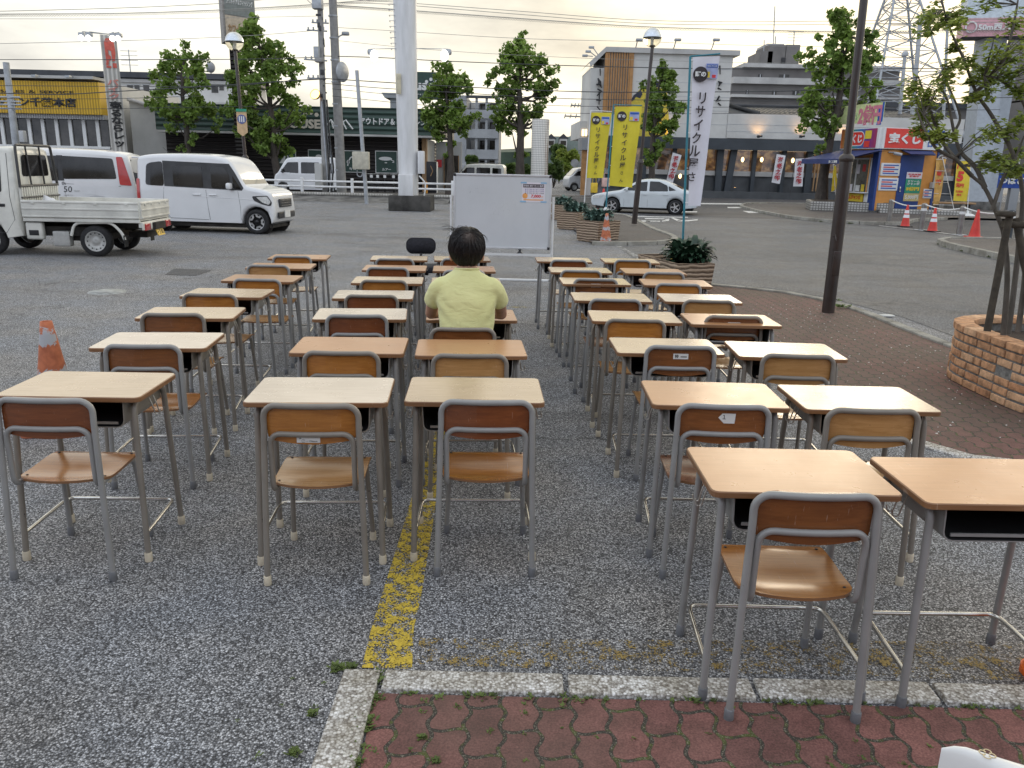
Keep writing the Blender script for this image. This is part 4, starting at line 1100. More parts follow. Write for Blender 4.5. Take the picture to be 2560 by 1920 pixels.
def fuse(b, name, m, parent, voxel, smooth=6, disp=None):
 """join overlapping volumes into one continuous skin"""
 o = b.build(name, m, parent)
 md = o.modifiers.new('r', 'REMESH'); md.mode = 'VOXEL'; md.voxel_size = voxel; md.use_smooth_shade = True
 s_ = o.modifiers.new('s', 'SMOOTH'); s_.iterations = smooth; s_.factor = .5
 dg = bpy.context.evaluated_depsgraph_get(); dg.update()
 me = bpy.data.meshes.new_from_object(o.evaluated_get(dg)); me.name = name
 o.modifiers.clear(); old = o.data; o.data = me
 if not me.materials: me.materials.append(m)
 for p in me.polygons: p.use_smooth = True; p.material_index = 0
 if disp:
  for v in me.vertices: v.co += disp(v.co, v.normal)
 bpy.data.meshes.remove(old)
 return o
def skin_mat():
 s = NB('skin'); co = s.coord('Object')
 c = s.ramp(s.noise(co, 14, 5, .6), [(.3, (.40, .205, .135)), (.65, (.53, .30, .205))])
 s.set(Base_Color=c, Roughness=.5, Subsurface_Weight=.15, Subsurface_Radius=(.012, .005, .003)); s.bump(s.noise(co, 180, 3), .12, .002); return s.m
m_skin = skin_mat()
def shirt_mat():
 s = NB('shirt_yellow'); co = s.coord('Object')
 c = s.ramp(s.noise(co, 5, 4), [(.3, (.68, .67, .30)), (.65, (.76, .75, .36))])
 s.set(Base_Color=c, Roughness=.88, Sheen_Weight=.25)
 h = s.math('ADD', s.noise(s.coord('Object', (6, 6, 13), (.3, .5, 0)), 1.4, 4, .55, .9), s.math('MULTIPLY', s.noise(co, 420, 2), .05))
 s.bump(h, .45, .022); return s.m
m_shirt = shirt_mat()
m_trou = mat('trousers_dark', (.03, .032, .045), .85, var=.2, scale=20)
m_shoe = mat('shoe_dark', (.02, .02, .02), .5)
cx_, cy_, ca_ = CHAIR_POS['33']
PS = thing('person', 'man in a pale yellow t-shirt seated at a desk facing the whiteboard', 'person', (cx_ + .02, cy_ + .02, 0), ca_)
b = MB()
UP = .035
loft(b, [(0, -.055, .47, .15, .11), (0, -.05, .56, .140, .10), (0, -.03, .70, .140, .098), (0, -.005, .84, .155, .10), (0, .015, .95, .165, .094), (0, .028, 1.02, .14, .082), (0, .048, 1.06, .075, .06), (0, .055, 1.12, .055, .058), (0, .075, 1.18, .054, .058)])
ball(b, (0, .078, 1.222), (.076, .094, .112)); ball(b, (0, .12, 1.160), (.056, .058, .06)); ball(b, (0, .175, 1.200), (.013, .018, .016)); ball(b, (0, .168, 1.22), (.009, .012, .022))
for sx in (-1, 1):
 ball(b, (sx * .093, .050, 1.168), (.013, .022, .034)); ball(b, (sx * .030, .155, 1.233), (.018, .014, .010))
 limb(b, [(sx * .158, .022, .99), (sx * .203, .085, .885), (sx * .222, .205, .792)], [.050, .042, .037])
 limb(b, [(sx * .222, .205, .790), (sx * .165, .30, .782), (sx * .085, .375, .768)], [.038, .039, .026])
 limb(b, [(sx * .085, -.03, .50), (sx * .115, .19, .505), (sx * .13, .38, .475)], [.085, .075, .056])
 limb(b, [(sx * .13, .38, .475), (sx * .13, .37, .28), (sx * .13, .36, .08)], [.056, .055, .036])
 # hand: palm, four bent fingers, thumb leaving the side of the palm
 pc = Vector((sx * .058, .405, .765)); dirn = Vector((-sx * .72, .66, -.10)).normalized(); side = Vector((.66 * sx, .72, 0)).normalized()
 limb(b, [(sx * .083, .378, .766), tuple(pc)], [.024, .026]); ball(b, tuple(pc + dirn * .025), (.036, .034, .017))
 for q, (off, L) in enumerate(((.030, .060), (.011, .072), (-.009, .068), (-.028, .052))):
  k0 = pc + dirn * .045 + side * off; k1 = k0 + dirn * L * .5 + Vector((0, 0, .008)); k2 = k1 + dirn * L * .35 + Vector((0, 0, -.010)); k3 = k2 + dirn * L * .2 + Vector((0, 0, -.010))
  limb(b, [tuple(k0), tuple(k1), tuple(k2), tuple(k3)], [.0095, .009, .0082, .007], 8)
 t0 = pc - side * .026; limb(b, [tuple(t0), tuple(t0 - side * .022 + dirn * .022), tuple(t0 - side * .026 + dirn * .05)], [.0125, .011, .009], 8)
fuse(b, 'body', m_skin, PS, .0062, 5)
b = MB()
loft(b, [(0, -.055, .435, .165, .138), (0, -.058, .52, .168, .132), (0, -.052, .60, .162, .125), (0, -.036, .70, .160, .118), (0, -.012, .82, .172, .122), (0, .006, .91, .184, .118), (0, .02, .985, .182, .104), (0, .026, 1.022, .168, .094), (0, .034, 1.050, .132, .086), (0, .042, 1.076, .086, .080), (0, .049, 1.094, .068, .074)], 28)
for sx in (-1, 1):
 limb(b, [(sx * .146, .018, .982), (sx * .172, .032, .958), (sx * .190, .055, .925), (sx * .198, .072, .900)], [.066, .065, .060, .059], 18)
def folds(co, nr):
 q = Vector((co.x * 5, co.y * 6, co.z * 9 + co.x * 4)); n1_ = noise.noise(q) * .007
 # drag lines from armpits towards the spine and slack above the waist
 w_ = math.sin(co.z * 62 + abs(co.x) * 55 + noise.noise(co * 7) * 3) * .0032 * max(0, min(1, (.80 - co.z) / .2)) * max(0, .4 + noise.noise(co * 4))
 v_ = math.sin((co.z * .8 - abs(co.x)) * 70 + noise.noise(co * 6) * 2) * .0042 * math.exp(-((abs(co.x) - .15) / .05) ** 2 - ((co.z - .85) / .08) ** 2)
 return nr * (n1_ + w_ + v_)
fuse(b, 'tshirt', m_shirt, PS, .0075, 8, folds)
b = MB(); b.tube([(.0705 * math.cos(a), .049 + .073 * math.sin(a), 1.093 + .006 * math.sin(a - PI)) for a in [2 * PI * k / 32 for k in range(32)]], .0065, 8, closed=True); b.build('collar', m_shirt, PS)
b = MB()
loft(b, [(0, -.05, .438, .185, .14), (0, -.055, .50, .180, .135), (0, -.052, .545, .174, .126)])
for sx in (-1, 1):
 limb(b, [(sx * .088, -.03, .515), (sx * .116, .19, .515), (sx * .13, .385, .48)], [.092, .084, .066]); limb(b, [(sx * .13, .385, .48), (sx * .13, .37, .28), (sx * .13, .36, .10)], [.066, .068, .056])
fuse(b, 'trousers', m_trou, PS, .010, 5)
for sx in (-1, 1):
 b = MB(); ball(b, (sx * .13, .345, .05), (.042, .05, .048)); ball(b, (sx * .132, .43, .040), (.046, .11, .038)); fuse(b, 'shoe', m_shoe, PS, .008, 4)
m_eye = mat('eye_white', (.7, .68, .64), .2)
for sx in (-1, 1):
 b = MB(); ball(b, (sx * .031, .160, 1.226), .0115, 0); ball(b, (sx * .031, .1685, 1.226), .0052, 1); b.build('eye', [m_eye, m_ink], PS)
# hair: a cap grown over the skull with combed strands, thin at the crown
def hair_mat():
 s = NB('hair_black'); co = s.coord('Object')
 d = s.n('ShaderNodeVectorMath', operation='DISTANCE'); s.l(co, d.inputs[0]); d.inputs[1].default_value = (.014, -.045, 1.297)
 sp = s.ramp(d.outputs['Value'], [(.018, (1, 1, 1)), (.056, (0, 0, 0))])
 c = s.ramp(s.noise(s.coord('Object', (60, 60, 8)), 3, 3), [(.3, (.006, .006, .008)), (.7, (.022, .019, .019))])
 s.set(Base_Color=s.mix(s.math('MULTIPLY', sp, .6), c, (.10, .066, .048)), Roughness=.42); return s.m
m_hair = hair_mat()
b = MB()
loft(b, [(0, .042, 1.108, .034, .034), (0, .040, 1.118, .050, .045), (0, .038, 1.135, .070, .056), (0, .036, 1.158, .088, .068), (0, .036, 1.195, .104, .086), (0, .042, 1.23, .107, .095), (0, .055, 1.27, .101, .104), (0, .062, 1.302, .084, .090), (0, .062, 1.326, .056, .060), (0, .062, 1.338, .02, .02)], 28)
hr = fuse(b, 'hair', m_hair, PS, .006, 8)
rn = random.Random(21); b = MB()
hv = [(v.co.copy(), v.normal.copy()) for v in hr.data.vertices]
from mathutils.kdtree import KDTree
kd = KDTree(len(hv))
for i, (c, n_) in enumerate(hv): kd.insert(c, i)
kd.balance()
crown = Vector((.014, -.03, 1.32))
for i in range(2600):
 c, n_ = rn.choice(hv)
 if c.z < 1.16 and rn.random() < .5: continue
 p = c.copy(); w0 = rn.uniform(.0012, .0026); pts = []; lift = rn.uniform(.0005, .006)
 fly = rn.random() < .02 and c.z > 1.25
 for k in range(7):
  _, j, _d = kd.find(p); sc_, sn = hv[j]
  pts.append(sc_ + sn * (lift * (1 + (k * .9 if fly else 0))))
  away = (p - crown); away -= sn * away.dot(sn)
  dn = Vector((0, 0, -1)) - sn * (-sn.z)
  dr_ = away.normalized() * .8 + dn * .5 + Vector((rn.uniform(-.25, .25), rn.uniform(-.25, .25), rn.uniform(-.1, .1)))
  p = sc_ + dr_.normalized() * .012
 b.tube(pts, [w0, w0, w0, w0 * .9, w0 * .7, w0 * .5, w0 * .15], 3, cap=False)
for i in range(46):                                        # wisps lifted by the wind on top and at the left
 a = rn.uniform(-.5, 1.0); base = Vector((-.055 + rn.uniform(-.04, .06), .02 + rn.uniform(-.03, .05), 1.315 + rn.uniform(-.015, .012)))
 pts = []; vx, vz = rn.uniform(-.9, .5), rn.uniform(.5, 1.0)
 for k in range(8):
  pts.append(base.copy()); base = base + Vector((vx * .012, rn.uniform(-.2, .3) * .01, vz * .011)); vz -= .24; vx -= .09
 b.tube(pts, [.0013, .0013, .0012, .0012, .001, .0009, .0007, .0003], 3, cap=False)
b.build('strands', m_hair, hr)
# a passer-by on the island, mostly behind the yellow banner
PB = thing('person', 'passer-by in a grey coat with a pink bag behind the yellow banners', 'person', (AT(1503, 470, 34.6).x, 34.6, .1), R(60))
m_coat = mat('coat_grey', (.13, .13, .15), .9); m_pink = mat('bag_pink', (.55, .36, .32), .7); m_yb = mat('bag_yellow', (.62, .42, .03), .6)
b = MB(); loft(b, [(0, 0, .78, .15, .11), (0, 0, .95, .14, .10), (0, 0, 1.2, .15, .10), (0, 0, 1.33, .17, .09), (0, 0, 1.40, .06, .05), (0, 0, 1.46, .05, .05)]); ball(b, (0, .02, 1.52), (.075, .09, .11))
for sx in (-1, 1):
 limb(b, [(sx * .08, 0, .82), (sx * .085, .02 * sx, .45), (sx * .085, -.04 * sx, .07)], [.085, .055, .04]); ball(b, (sx * .085, .05 - .04 * sx, .04), (.04, .11, .04))
 limb(b, [(sx * .18, 0, 1.32), (sx * .22, .02, 1.08), (sx * .20, .12, .86)], [.05, .042, .032]); ball(b, (sx * .2, .14, .80), (.02, .035, .045))
fuse(b, 'body', m_skin, PB, .014, 4)
b = MB(); loft(b, [(0, 0, .52, .24, .19), (0, 0, .8, .19, .15), (0, 0, 1.0, .165, .125), (0, 0, 1.25, .18, .125), (0, 0, 1.36, .17, .10), (0, 0, 1.42, .07, .065)])
for sx in (-1, 1): limb(b, [(sx * .17, 0, 1.32), (sx * .225, .02, 1.08), (sx * .21, .11, .90)], [.065, .055, .045])
fuse(b, 'coat', m_coat, PB, .016, 4)
b = MB(); ball(b, (0, 0, 1.55), (.092, .10, .10)); ball(b, (0, -.04, 1.46), (.08, .06, .11)); fuse(b, 'hair', m_hair, PB, .014, 3)
def bag(name, label, pos, d, m):
 t = thing(name, label, 'bag', pos, R(20)); b = MB(); b.box((0, 0, d[2] / 2), d, bev=.03); b.build('pouch', m, t)
 b = MB(); b.tube(fillet([(-d[0] * .3, 0, d[2] * .95), (-d[0] * .25, 0, d[2] * 1.5), (d[0] * .25, 0, d[2] * 1.5), (d[0] * .3, 0, d[2] * .95)], .05, 4), .01, 6); b.build('strap', m, t)
q = AT(1513, 485, 34.3); bag('shoulder_bag', "pink bag hanging at the passer-by's side", (q.x, 34.3, .95), (.34, .12, .36), m_pink)
q = AT(1487, 497, 34.2); bag('shoulder_bag', 'yellow bag held low by the passer-by', (q.x - .05, 34.2, .70), (.28, .12, .40), m_yb)
# ================================================================ vehicles
def car_paint(name, col, rough=.25):
 s = NB(name); co = s.coord('Object')
 c = s.ramp(s.noise(co, 2.2, 5, .6), [(.3, tuple(k * .93 for k in col)), (.65, col)])
 c = s.mix(s.math('MULTIPLY', s.ramp(s.n_z(co), [(.0, (1, 1, 1)), (.55, (0, 0, 0))]), .25), c, (.33, .31, .28)) if hasattr(s, 'n_z') else c
 s.set(Base_Color=c, Roughness=rough, Coat_Weight=.6, Coat_Roughness=.08); return s.m
m_carw = car_paint('car_white', (.74, .745, .75))
m_cars = car_paint('car_silver_blue', (.58, .62, .635))
m_trkw = mat('truck_cream_white', (.66, .655, .60), .4, var=.12, scale=2.5, coat=.25)
m_glass = mat('car_glass', (.016, .015, .015), .05, var=.7, scale=1.6)
m_wind = mat('windscreen_glass', (.05, .055, .055), .05, coat=1.0, spec=.8)
m_trim = mat('black_trim', (.035, .036, .038), .4, var=.2)
m_lampr = mat('lamp_red', (.45, .02, .02), .15, coat=.8, var=.1)
m_lampc = mat('lamp_clear', (.62, .62, .60), .1, coat=.8, var=.15, scale=20)
m_alloy = mat('alloy', (.55, .55, .55), .3, metal=.7)
m_steelw = mat('steel_wheel', (.42, .42, .40), .5, metal=.3, var=.15)
m_plate_y = mat('number_plate_yellow', (.72, .46, .03), .5)
m_plate_w = mat('number_plate_white', (.72, .72, .70), .5)
m_under = mat('underbody', (.03, .027, .024), .9, var=.4, scale=5)
def arch_outline(top, wheels, r, zs, x0, x1):
 """side outline: profile across the top (front x1 to rear x0 given as points), sill with round wheel openings"""
 pts = list(top)
 bot = []
 for wx in sorted(wheels):
  a0 = math.asin(max(-1, min(1, (zs - wheels[wx]) / r)))
  bot.append([(wx - r * math.cos(a), wheels[wx] + r * math.sin(a)) for a in [a0 + (PI - 2 * a0) * k / 12 for k in range(13)]])
 low = []
 for arc in bot: low += arc
 return pts + low
def wheel(parent, x, y, r, w, style, side):
 b = MB(); M_ = Matrix.Translation((x, y, r)) @ Matrix.Rotation(PI / 2, 4, 'X')
 ri = r * .66
 b.lathe([(ri, -w / 2), (r - .025, -w / 2), (r - .004, -w / 2 + .02), (r, 0), (r - .004, w / 2 - .02), (r - .025, w / 2), (ri, w / 2), (ri, -w / 2)], 30, M=M_, cap=False)
 t = b.build('wheel', m_rubber, parent)
 zf = w / 2 * (1 if side < 0 else -1)
 b = MB(); k_ = 1 if side < 0 else -1
 if style == 'steel':
  b.lathe([(0, zf - .03 * k_), (.05, zf - .02 * k_), (.06, zf - .035 * k_), (ri * .62, zf - .03 * k_), (ri * .7, zf - .012 * k_), (ri * .86, zf - .02 * k_), (ri * .9, zf + .002 * k_), (ri, zf + .004 * k_)], 28, 0, M_, cap=False)
  for q in range(12):
   a = 2 * PI * q / 12; b.lathe([(.0, zf - .0075 * k_), (.012, zf - .0085 * k_)], 8, 1, M_ @ Matrix.Translation((ri * .78 * math.cos(a), ri * .78 * math.sin(a), 0)))
  b.build('rim', [m_steelw, m_blk], t)
 else:
  b.lathe([(0, zf - .05 * k_), (ri * .95, zf - .05 * k_)], 28, 1, M_); b.lathe([(ri * .93, zf - .03 * k_), (ri * .95, zf + .001 * k_), (ri, zf + .003 * k_)], 30, 0, M_, cap=False)
  n = 5 if style != 'many' else 10
  for q in range(n):
   a = 2 * PI * q / n
   if style == 'dark':
    for s2 in (-.17, .17):
     p = [(.04, -.02), (ri * .93, -.055 * 1), (ri * .93, .055), (.04, .02)]
     pass
    b.prism([(ri * .55, -.045), (ri * .95, -.10), (ri * .95, -.045), (ri * .70, 0), (ri * .95, .045), (ri * .95, .10), (ri * .55, .045)], min(zf - .02 * k_, zf - .006 * k_), max(zf - .02 * k_, zf - .006 * k_), 0, M_ @ Matrix.Rotation(a, 4, 'Z'))
   else:
    wd = .028 if style == 'five' else .014
    b.prism([(.02, -wd), (ri * .95, -wd * 1.1), (ri * .95, wd * 1.1), (.02, wd)], min(zf - .03 * k_, zf - .012 * k_), max(zf - .03 * k_, zf - .012 * k_), 0, M_ @ Matrix.Rotation(a, 4, 'Z'))
  b.lathe([(0, zf - .008 * k_), (.035, zf - .010 * k_), (.045, zf - .03 * k_)], 14, 0 if style != 'dark' else 1, M_)
  b.build('rim', [m_alloy, m_blk], t)
 return t
class Body:
 """boxy vehicle shell from a side outline; half width narrows above the belt line"""
 def __init__(s, outline, hw, belt, tumble, rad=.07, n=4, low=.5, nose=None):
  s.o = [Vector((p[0], p[1])) for p in outline]; s.hw = hw; s.belt = belt; s.tb = tumble; s.r = rad; s.n = n; s.low = low
  xs = [p.x for p in s.o]; s.x0, s.x1 = min(xs), max(xs)
  a = sum(s.o[i - 1].x * s.o[i].y - s.o[i].x * s.o[i - 1].y for i in range(len(s.o)))
  if a < 0: s.o = s.o[::-1]
  s.nose = nose
 def half(s, x, z):
  k = s.hw - max(0, z - s.belt) * s.tb
  L = s.x1 - s.x0
  for e in (s.x0, s.x1):                      # plan taper towards the ends
   d = abs(x - e) / L
   if d < .16: k -= .10 * (1 - d / .16) ** 2 * s.hw
  if z < .35: k -= (.35 - z) * .12
  return k
 def inset(s, d):
  out = []; n = len(s.o)
  for i in range(n):
   p0, p, p1 = s.o[i - 1], s.o[i], s.o[(i + 1) % n]
   a = (p - p0); c = (p1 - p)
   if a.length < 1e-6 or c.length < 1e-6: out.append(p.copy()); continue
   a.normalize(); c.normalize()
   na = Vector((-a.y, a.x)); nc = Vector((-c.y, c.x)); m_ = na + nc
   if m_.length < 1e-6: m_ = na
   m_.normalize(); k = d / max(.5, m_.dot(na))
   if p.y < s.low: k *= .18
   out.append(p + m_ * k)
  return out
 def build(s, name, m, parent):
  b = MB(); n = len(s.o); rings = []
  for k in range(s.n + 1):
   a = PI / 2 * k / s.n
   d = s.r * (1 - math.cos(a)); e = s.r * (1 - math.sin(a))
   # k=0: centre outline at y = half - r ; k=n: side plane
   ins = s.inset(d); rings.append([(p.x, s.half(p.x, p.y) - e, p.y) for p in ins])
  cols = []
  for side in (1, -1):
   vs = []; [vs.extend([(x, y * side, z) for x, y, z in r_]) for r_ in rings]
   fs = []
   for k in range(s.n):
    for i in range(n):
     j = (i + 1) % n; q = (k * n + i, k * n + j, (k + 1) * n + j, (k + 1) * n + i)
     fs.append(q if side < 0 else q[::-1])
   b.add(vs, fs, 0, True)
   bm = bmesh.new(); vv = [bm.verts.new((x, 0, z)) for x, y, z in rings[-1]]
   f = bm.faces.new(vv)
   zz = [p.y for p in s.o]
   for z in [min(zz) + (max(zz) - min(zz)) * q / 9 for q in range(1, 9)] + [s.belt]:
    bmesh.ops.bisect_plane(bm, geom=bm.verts[:] + bm.edges[:] + bm.faces[:], plane_co=(0, 0, z), plane_no=(0, 0, 1))
   for q in range(1, 12):
    bmesh.ops.bisect_plane(bm, geom=bm.verts[:] + bm.edges[:] + bm.faces[:], plane_co=(s.x0 + (s.x1 - s.x0) * q / 12, 0, 0), plane_no=(1, 0, 0))
   for v in bm.verts: v.co.y = s.half(v.co.x, v.co.z) * side
   bmesh.ops.triangulate(bm, faces=[f for f in bm.faces if len(f.verts) > 4])
   for f in bm.faces:
    f.normal_update()
    if f.normal.y * side < 0: f.normal_flip()
   b.bm(bm, 0, None, True)
  # across the top, ends and floor
  r0 = rings[0]; T = [1, .72, .36, 0, -.36, -.72, -1]; vs = []
  for (x, y, z) in r0:
   for t in T:
    crown = .025 * (1 - t * t) if z > s.belt + .3 else 0
    nose = .0
    if s.nose and z < s.belt + .1 and (abs(x - s.x1) < .25 or abs(x - s.x0) < .2): nose = .05 * (1 - t * t) * (1 if x > (s.x0 + s.x1) / 2 else -1)
    vs.append((x + nose, y * t, z + crown))
  m_ = len(T); fs = []
  for i in range(n):
   j = (i + 1) % n
   for k in range(m_ - 1): fs.append((i * m_ + k, i * m_ + k + 1, j * m_ + k + 1, j * m_ + k))
  b.add(vs, fs, 0, True)
  return b.build(name, m, parent)
 def patch(s, poly, side, m, name, parent, off=.004, th=0):
  """a piece lying on the body side, given in side view"""
  bm = bmesh.new(); f = bm.faces.new([bm.verts.new((x, 0, z)) for x, z in poly])
  zs_ = [z for _, z in poly]; xs_ = [x for x, _ in poly]
  for q in range(1, 5): bmesh.ops.bisect_plane(bm, geom=bm.verts[:] + bm.edges[:] + bm.faces[:], plane_co=(0, 0, min(zs_) + (max(zs_) - min(zs_)) * q / 5), plane_no=(0, 0, 1))
  for q in range(1, 7): bmesh.ops.bisect_plane(bm, geom=bm.verts[:] + bm.edges[:] + bm.faces[:], plane_co=(min(xs_) + (max(xs_) - min(xs_)) * q / 7, 0, 0), plane_no=(1, 0, 0))
  for v in bm.verts: v.co.y = (s.half(v.co.x, v.co.z) + off) * side
  for f in bm.faces:
   f.normal_update()
   if f.normal.y * side < 0: f.normal_flip()
  return MB().bm(bm, 0, None, True).build(name, m, parent)
 def line(s, pts, side, m, name, parent, r=.006, off=.0):
  P = [(x, (s.half(x, z) + off) * side, z) for x, z in pts]
  return MB().tube(P, r, 5).build(name, m, parent)
 def across(s, p0, p1, k0, k1, m, name, parent, off=.008, bowx=.0):
  """glass or panel lying on the front/rear slope between two outline points"""
  p0, p1 = Vector(p0), Vector(p1); d = (p1 - p0).normalized(); nrm = Vector((d.y, -d.x))
  c = Vector(((s.x0 + s.x1) / 2, .8))
  if (p0 - c).dot(nrm) < 0: nrm = -nrm
  vs = []; N = 6; T = [-1, -.6, -.2, .2, .6, 1]
  for i in range(N + 1):
   t = i / N; p = p0.lerp(p1, t) + nrm * off; w_ = (s.half(p.x, p.y) - s.r * .6) * (k0 + (k1 - k0) * t)
   for q in T: vs.append((p.x + bowx * (1 - q * q), w_ * q, p.y + (.025 * (1 - q * q) if False else 0)))
  n = len(T)
  b = MB().add(vs, [(i * n + k, i * n + k + 1, (i + 1) * n + k + 1, (i + 1) * n + k) for i in range(N) for k in range(n - 1)], 0, True)
  return b.build(name, m, parent)
def rp(pts, r=.05, n=3):
 """round a closed side-view polygon"""
 P = [Vector((p[0], p[1])) for p in pts]; out = []; N = len(P)
 for i in range(N):
  a, p, c = P[i - 1], P[i], P[(i + 1) % N]; u = a - p; v = c - p; k = min(r, u.length * .45, v.length * .45); A = p + u.normalized() * k; B = p + v.normalized() * k
  for q in range(n + 1):
   t = q / n; w_ = A * (1 - t) ** 2 + p * 2 * t * (1 - t) + B * t * t; out.append((w_.x, w_.y))
 return out
def dense(top, n=5): return smooth2(top, n)
# ---- white kei van facing right (tall box with a short bonnet); local +x is its nose
def kei_tall_van():
 p0, p1 = G(427, 573), G(670, 581); d = p1 - p0
 t = thing('parked_car', 'white tall box-shaped small van nose to the right, nearest the pole', 'car', ((p0.x + p1.x) / 2, (p0.y + p1.y) / 2 + .10, 0), math.atan2(d.y, d.x))
 W_ = {-1.26: .29, 1.26: .29}
 # this car's camera side is its right side: local -y
 top = [(1.66, .30), (1.70, .52), (1.67, .78), (1.62, .95), (1.44, 1.03), (1.14, 1.09), (1.0, 1.15), (.84, 1.42), (.67, 1.65), (.48, 1.745), (.1, 1.79), (-.6, 1.80), (-1.2, 1.785), (-1.56, 1.74), (-1.66, 1.68), (-1.69, 1.45), (-1.70, 1.0), (-1.71, .6), (-1.68, .30)]
 bd = Body(arch_outline(dense(top, 3), W_, .345, .24, -1.7, 1.7), .735, .98, .085, .085)
 bd.build('body', m_carw, t)
 for sd_ in (-1, 1):
  bd.patch(rp([(-1.44, 1.08), (-1.40, 1.54), (-1.30, 1.59), (-.99, 1.63), (-.96, 1.06)], .07), sd_, m_glass, 'quarter_window', t)
  bd.patch([(-.955, 1.06), (-.985, 1.64), (.66, 1.60), (.80, 1.40), (1.0, 1.06), (.96, 1.0)], sd_, m_trim, 'window_surround', t, .003)
  bd.patch(rp([(-.72, 1.075), (-.74, 1.52), (-.02, 1.54), (.02, 1.055)], .03), sd_, m_glass, 'window', t, .007)
  bd.patch(rp([(.22, 1.045), (.20, 1.53), (.54, 1.52), (.66, 1.35), (.68, 1.03)], .03), sd_, m_glass, 'window', t, .007)
  bd.patch(rp([(.76, 1.03), (.73, 1.34), (.95, 1.03)], .02), sd_, m_glass, 'quarter_window', t, .007)
  bd.line([(-.97, 1.03), (-1.0, .8), (-.93, .42), (-.86, .33), (.10, .31)], sd_, m_trim, 'door_seam', t, .004)
  bd.line([(.07, 1.0), (.10, .6), (.13, .31)], sd_, m_trim, 'door_seam', t, .004)
  bd.line([(.86, .98), (.90, .62), (.90, .33)], sd_, m_trim, 'door_seam', t, .004)
  bd.line([(-1.66, .88), (.0, .845), (1.2, .80)], sd_, m_carw, 'body_crease', t, .007)
  for x in (-.16, .24):
   b = MB(); y = bd.half(x, .90) * sd_; b.box((x, y + .012 * sd_, .885), (.20, .03, .032), bev=.012); b.build('door_handle', m_carw, t)
  b = MB(); y = bd.half(.62, 1.1) * sd_; b.box((.70, y + .11 * sd_, 1.10), (.10, .20, .15), bev=.045); b.box((.72, y + .02 * sd_, 1.03), (.12, .06, .05), 1, bev=.015); b.build('mirror', [m_carw, m_trim], t)
  bd.patch(rp([(1.20, .88), (1.56, .90), (1.66, .74), (1.62, .66), (1.42, .70), (1.24, .78)], .03), sd_, m_trim, 'headlight_housing', t, .006)
  bd.patch(rp([(1.30, .86), (1.55, .88), (1.63, .76), (1.58, .69), (1.44, .74)], .02), sd_, m_lampc, 'headlight', t, .012)
  bd.patch(rp([(-1.69, 1.22), (-1.60, 1.22), (-1.60, .62), (-1.70, .55)], .03), sd_, m_lampr, 'tail_lamp', t, .01)
  for wx in W_: wheel(t, wx, sd_ * .62, .29, .16, 'dark', sd_)
  for wx in W_: MB().lathe([(0, 0), (.345, 0), (.345, .02)], 24, 0, Matrix.Translation((wx, sd_ * .5, .29)) @ Matrix.Rotation(PI / 2, 4, 'X')).build('wheel_well', m_under, t)
 bd.across((1.0, 1.135), (.64, 1.665), .93, .90, m_wind, 'windscreen', t, .012)
 bd.across((-1.685, 1.12), (-1.66, 1.62), .90, .86, m_glass, 'rear_window', t, .012)
 b = MB(); b.box((1.70, 0, .72), (.05, .72, .20), bev=.02)
 for z in (.66, .72, .78): b.box((1.728, 0, z), (.012, .60, .014), 1)
 b.box((1.725, 0, .44), (.03, 1.0, .15), bev=.02); b.build('grille', [m_trim, m_chrome], t)
 b = MB(); b.box((1.748, .0, .46), (.012, .33, .165)); pl_ = b.build('number_plate', m_plate_w, t)
 b = MB(); b.box((0, 0, .20), (3.1, 1.2, .12)); b.build('underbody', m_under, t)
 b = MB(); b.tube([(-1.28, .25, 1.79), (-1.46, .25, 1.95)], .005, 5); b.build('aerial', m_trim, t)
 b = MB(); b.box((-1.72, 0, 1.70), (.16, 1.2, .04), bev=.015); b.build('roof_spoiler', m_carw, t)
kei_tall_van()
